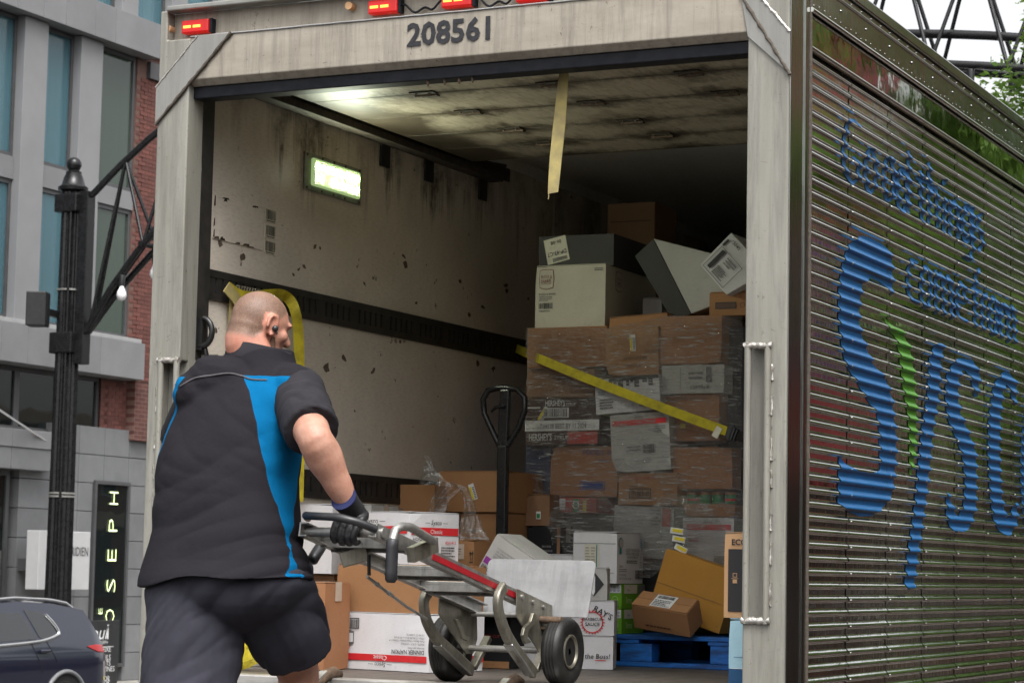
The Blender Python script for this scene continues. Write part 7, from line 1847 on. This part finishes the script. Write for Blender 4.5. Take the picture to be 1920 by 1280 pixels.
for z0, z1 in ((pole_z(660), pole_z(620)), (pole_z(390), pole_z(355))):
    m = MB(); m.box(PX_-0.2, PX_+0.22, PY_-0.21, PY_+0.21, z0, z1); m.build('clamp', 'black_lacquer', post_, bevel=0.02)
# loudspeaker box on the pole
sp = thing('speaker_box', 'small black speaker box strapped to the street pole', 'speaker', (PX_-0.3, PY_-0.2, pole_z(612)))
c0 = CAM+ray(66, 580)*35.6; m = MB(); m.obox(Vector(c0)+Vector((0.05, 0.0, 0)), (0.30, 0.34, 0.52), Matrix.Rotation(rad(25), 3, 'Z')); m.build('cabinet', 'black_paint', sp, bevel=0.015)
m = MB(); m.bar(Vector(c0)+Vector((0.05, 0.05, 0)), (PX_-0.14, PY_-0.05, c0[2]), 0.08, 0.10); m.build('bracket', 'black_paint', sp)
# truss
tr = thing('truss_arch', 'black tubular truss arch with bulbs spanning the street', 'arch', (PX_+6, PY_, 5.3))
XA = PX_+0.36
XB = 2.3-0.36
def ed(x): return max(0.0, min(x-XA, XB-x))
def lowz(x): return 5.32+3.35*(1-math.exp(-ed(x)/2.3))
def topz(x): return 7.45+3.3*(1-math.exp(-ed(x)/3.6))
xs_ = np.linspace(XA, XB, 40)
for nm, dy, fz, r_ in (('chord', -0.28, lowz, 0.05), ('chord', 0.28, lowz, 0.05), ('chord', 0.0, topz, 0.055), ('chord', 0.0, lambda x: lowz(x)+0.45*min(1, ed(x)/3), 0.06)):
    m = MB(); m.tube([(x, PY_+dy*min(1, ed(x)/2+0.15), fz(x)) for x in xs_], r_, 10); m.build(nm, 'black_lacquer', tr, smooth=60)
nodes = list(np.linspace(XA+0.1, XB-0.1, 20))
for i, x in enumerate(nodes[:-1]):
    x2 = nodes[i+1]; xm = (x+x2)/2
    for s_ in (-1, 1):
        d1, d2 = 0.28*s_*min(1, ed(x)/2+0.15), 0.28*s_*min(1, ed(x2)/2+0.15)
        for A, B in (((x, PY_+d1, lowz(x)), (xm, PY_, topz(xm))), ((xm, PY_, topz(xm)), (x2, PY_+d2, lowz(x2)))):
            m = MB(); m.tube([A, B], 0.028, 8); m.build('web_bar', 'black_lacquer', tr, smooth=60)
    m = MB(); m.tube([(x2, PY_-0.28, lowz(x2)), (x2, PY_+0.28, lowz(x2))], 0.04, 8); m.build('web_bar', 'black_lacquer', tr, smooth=60)
    m = MB(); m.tube([(x, PY_-0.28*min(1, ed(x)/2+0.15), lowz(x)), (x2, PY_+0.28*min(1, ed(x2)/2+0.15), lowz(x2))], 0.03, 8); m.build('web_bar', 'black_lacquer', tr, smooth=60)
def festoon(x, y, z, scale=1.0):
    m = MB(); m.lathe([(0.045*scale, 0), (0.05*scale, -0.02), (0.045*scale, -0.16*scale), (0.03*scale, -0.17*scale)], (x, y, z), (0, 0, 1), 12); h = m.build('bulb_holder', 'black_paint', tr, smooth=50)
    m = MB(); m.lathe([(0.028*scale, -0.16*scale), (0.04*scale, -0.20*scale), (0.072*scale, -0.27*scale), (0.078*scale, -0.32*scale), (0.055*scale, -0.38*scale), (0.0, -0.40*scale)], (x, y, z), (0, 0, 1), 16); m.build('bulb', 'bulb', h, smooth=60)
for x in [XA+0.72]+list(np.arange(XA+1.9, XB, 0.80)): festoon(x, PY_-0.28*min(1, ed(x)/2+0.15), lowz(x)-0.06)
for x in [XA+1.08]+list(np.arange(XA+2.3, XB, 0.80)): festoon(x, PY_+0.28*min(1, ed(x)/2+0.15), lowz(x)-0.06)
cp = copy_tree(post_); cp.location.x += 2.3-PX_; cp['label'] = 'black fluted street pole at the right end of the truss arch'; post_['group'] = cp['group'] = 'poles of the truss arch'

# ------------------------------------------------------------------ parked car
car = thing('parked_car', 'dark blue car with chrome window trim and red tail lamp', 'car', (-14.95, 15.6, -0.40))
CX, CW, CR, CG = -14.93, 0.93, 17.98, -0.40           # centre line, half width, rear end, ground
def cpt(s_, h, side_=1, off=0.0):
    """point on the body side: s_ metres forward of the tail, h above ground"""
    hw = CW if h < 0.95 else CW-0.24*((h-0.95)/0.70)**1.15
    hw -= 0.05*max(0, (0.45-h)/0.3)
    tail = max(0, 0.40-s_)/0.40; nose = max(0, s_-4.2)/0.5
    hw -= 0.16*tail**2+0.20*nose**2
    return Vector((CX+side_*(hw+off), CR-s_, CG+h))
prof = [(0.0, 0.72), (0.03, 0.95), (0.10, 1.04), (0.25, 1.27), (0.42, 1.50), (0.47, 1.575), (0.62, 1.60), (1.1, 1.665), (1.8, 1.69), (2.4, 1.66), (2.75, 1.57), (3.1, 1.36), (3.5, 1.10), (4.0, 1.02), (4.45, 0.92), (4.62, 0.75), (4.68, 0.55)]
def toph(s_): return float(np.interp(s_, [p_[0] for p_ in prof], [p_[1] for p_ in prof]))
ss = sorted(set([p_[0] for p_ in prof]+list(np.linspace(0, 4.68, 40)))); K = 14; m = MB(); sec = []
for s_ in ss:
    t = toph(s_); hs2 = [0.28+(t-0.28)*(i/(K-1)) for i in range(K)]
    L_ = [cpt(s_, h, -1) for h in hs2]; R2 = [cpt(s_, h, 1) for h in hs2]
    top_ = []
    for i in range(1, 6):
        u = i/6; q_ = L_[-1].lerp(R2[-1], u); q_.z += 0.035*math.sin(u*PI); top_.append(q_)
    sec.append(L_+top_+R2[::-1])
m.grid(sec); m.add(sec[0], [tuple(range(len(sec[0])))]); m.add(sec[-1], [tuple(range(len(sec[-1])-1, -1, -1))])
m.build('body', 'car_paint', car, smooth=50)
def side_patch(name, mat, pxs, off, parent, n_=10):
    pts = []
    for x, y in pxs: p_ = onX(x, y, CX+CW-0.08); pts.append((CR-p_.y, p_.z-CG))
    # scan the outline so that the patch follows the curved side
    hs2 = np.linspace(min(p_[1] for p_ in pts), max(p_[1] for p_ in pts), n_+1); m = MB(); rows = []
    for h in hs2:
        h = min(max(h, hs2[0]+1e-4), hs2[-1]-1e-4); xs2 = []
        for (a, b_), (c_, d_) in zip(pts, pts[1:]+pts[:1]):
            if (b_ > h) != (d_ > h): xs2.append(a+(c_-a)*(h-b_)/(d_-b_))
        if len(xs2) >= 2: rows.append([cpt(min(xs2)+(max(xs2)-min(xs2))*u, h, 1, off) for u in np.linspace(0, 1, 6)])
    m.grid(rows); return m.build(name, mat, parent, smooth=80, fix=False)
side_patch('side_window', 'car_glass', [(-60, 1145), (52, 1146), (60, 1165), (70, 1199), (-60, 1207)], 0.006, car)
side_patch('side_window', 'car_glass', [(60, 1143), (90, 1145), (102, 1160), (110, 1185), (106, 1191), (84, 1199), (76, 1199)], 0.006, car)
m = MB(); 
P = []
for x, y in dense([(-70, 1216), (0, 1210), (60, 1204), (88, 1199), (110, 1191), (116, 1186), (112, 1170), (101, 1152)]):
    p_ = onX(x, y, CX+CW-0.05); P.append(cpt(CR-p_.y, p_.z-CG, 1, 0.008))
m.tube(P, 0.024, 8); m.build('window_trim', 'chrome', car, smooth=60)
side_patch('tail_lamp', 'tail_red', [(157, 1210), (175, 1207), (192, 1208), (194, 1222), (180, 1222)], 0.012, car)
m = MB(); m.tube([cpt(1.0, 1.72, 1, -0.02), cpt(0.75, 1.70, 1, -0.02)], 0.02, 8)
P = [cpt(s_, toph(s_)-0.0, 1, -0.03)+Vector((0, 0, 0.045 if 0.72 < s_ < 2.5 else 0.0)) for s_ in np.linspace(0.65, 2.6, 16)]
m = MB(); m.tube(P, 0.022, 8); m.build('roof_rail', 'chrome', car, smooth=60)
hp_ = onX(85, 1220, CX+CW); m = MB(); a = cpt(CR-hp_.y-0.10, hp_.z-CG, 1, 0.03); b_ = cpt(CR-hp_.y+0.10, hp_.z-CG, 1, 0.03); m.tube([a, b_], 0.022, 8); m.build('door_handle', 'car_paint', car, smooth=60)
m = MB()
for x0, y0, x1, y1 in ((95, 1199, 108, 1240), (65, 1199, 80, 1260)):
    P = []
    for t in np.linspace(0, 1, 6): p_ = onX(x0+(x1-x0)*t, y0+(y1-y0)*t, CX+CW); P.append(cpt(CR-p_.y, p_.z-CG, 1, 0.001))
    m.tube(P, 0.005, 5)
m.build('panel_gap', 'slot_dark', car)
ac = onX(122, 1300, CX+CW); sw = CR-ac.y
for s0_ in (sw, sw+2.7):
    for sd_ in (1, -1):
        m = MB(); m.lathe([(0.22, 0), (0.34, 0), (0.36, 0.03), (0.36, 0.19), (0.34, 0.22), (0.22, 0.22)], (CX+sd_*(CW+0.01), CR-s0_, CG+0.36), (-sd_, 0, 0), 32); w_ = m.build('wheel', 'rubber', car, smooth=40)
        m = MB(); m.lathe([(0.0, 0.03), (0.06, 0.02), (0.21, 0.04), (0.235, 0.01)], (CX+sd_*(CW+0.01), CR-s0_, CG+0.36), (-sd_, 0, 0), 32); m.build('rim', 'gusset_metal', w_, smooth=40)
        m = MB(); P = [Vector((CX+sd_*(CW+0.008), CR-s0_+0.44*math.cos(a), CG+0.38+0.44*math.sin(a))) for a in np.linspace(0, PI, 20)]; m.tube(P, 0.030, 8); m.build('wheel_arch', 'tile_grey', car, smooth=60)
        m = MB(); P = [Vector((CX+sd_*(CW+0.004), CR-s0_+0.42*math.cos(a), CG+0.38+0.42*math.sin(a))) for a in np.linspace(0, PI, 20)]; m.prism(P, (-sd_*0.02, 0, 0)); m.build('arch_liner', 'slot_dark', car)  # black disc paints the shaded wheel hollow on the uncut body side
side_patch('side_marker', 'ink_yellow', [(187, 1266), (191, 1266), (191, 1274), (187, 1274)], 0.006, car, 3)

# ------------------------------------------------------------------ trees
def tree(label, x, y, z0, trunk_h, cr, cz, n_leaf, mat, seed, leaf_s=0.16, group='street trees'):
    rr = random.Random(seed); t = thing('street_tree', label, 'tree', (x, y, z0), group=group)
    m = MB(); m.tube([(x, y, z0), (x+0.03, y, z0+trunk_h*0.5), (x, y+0.05, z0+trunk_h), (x+0.1, y, z0+trunk_h+cz*0.5)], [0.17, 0.14, 0.11, 0.05], 12)
    for i in range(11):
        a = rr.uniform(0, 2*PI); h = z0+trunk_h*rr.uniform(0.8, 1.15); L_ = cr*rr.uniform(0.5, 0.9)
        A = Vector((x, y, h)); B = A+Vector((math.cos(a)*L_*0.5, math.sin(a)*L_*0.5, cz*rr.uniform(0.2, 0.45))); C_ = A+Vector((math.cos(a)*L_, math.sin(a)*L_, cz*rr.uniform(0.3, 0.9)))
        m.tube([A, B, C_], [0.06, 0.04, 0.015], 7)
    m.build('trunk', 'bark', t, smooth=60)
    cl = []
    for i in range(34):
        a = rr.uniform(0, 2*PI); e = rr.uniform(-0.6, 1); q_ = rr.uniform(0.35, 1)**0.6
        cl.append((Vector((x+math.cos(a)*cr*q_*math.sqrt(max(0.1, 1-e*e*0.8)), y+math.sin(a)*cr*q_*math.sqrt(max(0.1, 1-e*e*0.8)), z0+trunk_h+cz*0.5+e*cz*0.5)), rr.uniform(0.35, 0.75)*cr*0.42))
    vs, fs = [], []
    for i in range(n_leaf):
        c_, r_ = rr.choice(cl); d = Vector((rr.gauss(0, 1), rr.gauss(0, 1), rr.gauss(0, 0.8))); d = d.normalized()*r_*rr.uniform(0.2, 1.1); p_ = c_+d
        u = Vector((rr.gauss(0, 1), rr.gauss(0, 1), rr.gauss(0, 0.5))).normalized(); w_ = u.orthogonal().normalized(); w_.rotate(Matrix.Rotation(rr.uniform(0, 6.28), 3, u)); s_ = leaf_s*rr.uniform(0.6, 1.2)
        b0 = len(vs); vs += [p_-u*s_*0.5, p_+w_*s_*0.22, p_+u*s_*0.5, p_-w_*s_*0.22]; fs.append((b0, b0+1, b0+2, b0+3))
    m = MB(); m.add(vs, fs); m.build('crown', mat, t, fix=False)
vg = MB(); vg.box(3.4, 6.2, 16.0, 70, 0.0, 0.15); structure(vg.build('verge', 'verge_grass'))  # unseen grass strip, added so that the ribs mirror some green
isl = MB(); isl.box(-2.3, -0.2, 18.2, 21.6, -0.2, 0.12); structure(isl.build('traffic_island', 'kerb', bevel=0.05))
for i, (x, y, cr, h, cz) in enumerate([(2.9, 30.5, 2.4, 3.4, 5.2), (3.0, 41.0, 2.8, 3.8, 6.4), (4.2, 15.6, 1.8, 1.9, 5.6)]):  # unseen trees added to block low sky and green the ribs' reflections
    tree(['loose street tree on the right pavement beyond the truss arch', 'last street tree at the far end of the right pavement', 'small low-crowned street tree on the right pavement near the truck'][i], x, y, 0.13, h, cr, cz, 9000, 'leaf', 60+i, 0.24, group='street trees on the right pavement')
tree('green tree behind the truck roof beneath the truss arch', -1.5, 20.0, 0.12, 3.9, 1.9, 4.6, 15000, 'leaf', 3, 0.11, group='street trees')
for i, (x, y, h, cr, cz) in enumerate([(5.9, 16.8, 4.7, 2.5, 4.6), (4.7, 20.4, 1.9, 2.35, 6.0), (4.6, 25.2, 2.0, 2.4, 6.4), (4.7, 31.0, 2.0, 2.5, 6.6)]):
    tree('%s street tree on the right pavement, mirrored in the ribbed truck side' % ('nearest', 'second', 'third', 'farthest')[i], x, y, 0.13, h, cr, cz, 9000, 'leaf_dark' if i % 2 else 'leaf', 20+i, 0.20, group='street trees on the right pavement')
# ------------------------------------------------------------------ right side of the street (mirrored in the truck side)
def shopfront(label, y0, y1, x, h, mat, band_mat, gmat='glass_dark', rows=2, cat='building'):
    t = thing('shop_building', label, cat, (x+3, (y0+y1)/2, 0.13))
    m = MB(); m.box(x, x+8, y0, y1, 0.13, h); m.build('wall', mat, t)
    m = MB(); m.box(x-0.3, x-0.002, y0, y1, h-0.5, h-0.05); m.build('cornice', band_mat, t, bevel=0.03)
    m = MB(); m.box(x-0.2, x-0.002, y0, y1, 3.1, 3.7); m.build('fascia', band_mat, t, bevel=0.02)
    n_ = max(2, int((y1-y0)/2.6)); w_ = (y1-y0)/n_
    for i in range(n_):
        a = y0+i*w_+w_*0.27; b_ = y0+(i+1)*w_-w_*0.27
        m = MB(); m.box(x-0.06, x-0.003, a, b_, 0.5, 3.0); wi = m.build('shop_window', 'frame_dark', t); m = MB(); m.box(x-0.075, x-0.062, a+0.08, b_-0.08, 0.6, 2.9); m.build('pane', gmat, wi)
        for r_ in range(rows):
            z0 = 4.3+r_*3.0
            if z0+1.9 > h-0.5: break
            m = MB(); m.box(x-0.06, x-0.003, a+0.05, b_-0.05, z0, z0+1.9); wi = m.build('window', 'sill_white', t); m = MB(); m.box(x-0.075, x-0.062, a+0.13, b_-0.13, z0+0.1, z0+1.8); m.build('pane', gmat, wi)
    return t
shopfront('brown brick shop row mirrored in the near end of the truck side', -24, 21.4, 9.6, 6.8, 'brick_brown', 'facade_tan', rows=1)
rb = shopfront('red painted shop building mirrored high in the truck side', 21.5, 28.6, 9.4, 10.4, 'brick_brown', 'facade_red', rows=0)
m = MB(); m.box(9.30, 9.398, 21.52, 28.58, 3.72, 9.88); m.build('painted_front', 'facade_red', rb)
for i in range(3):
    m = MB(); m.box(9.27, 9.299, 22.0+i*2.2, 23.4+i*2.2, 4.6, 6.8); m.build('window', 'ink_blue' if i == 1 else 'sill_white', rb)
shopfront('tan shop building beyond the red one on the right pavement', 28.7, 32.0, 9.6, 6.6, 'facade_tan', 'brick_brown', rows=1)
shopfront('long brown brick block far along the right pavement', 32.1, 75, 9.6, 7.4, 'brick_brown', 'facade_tan', rows=1)
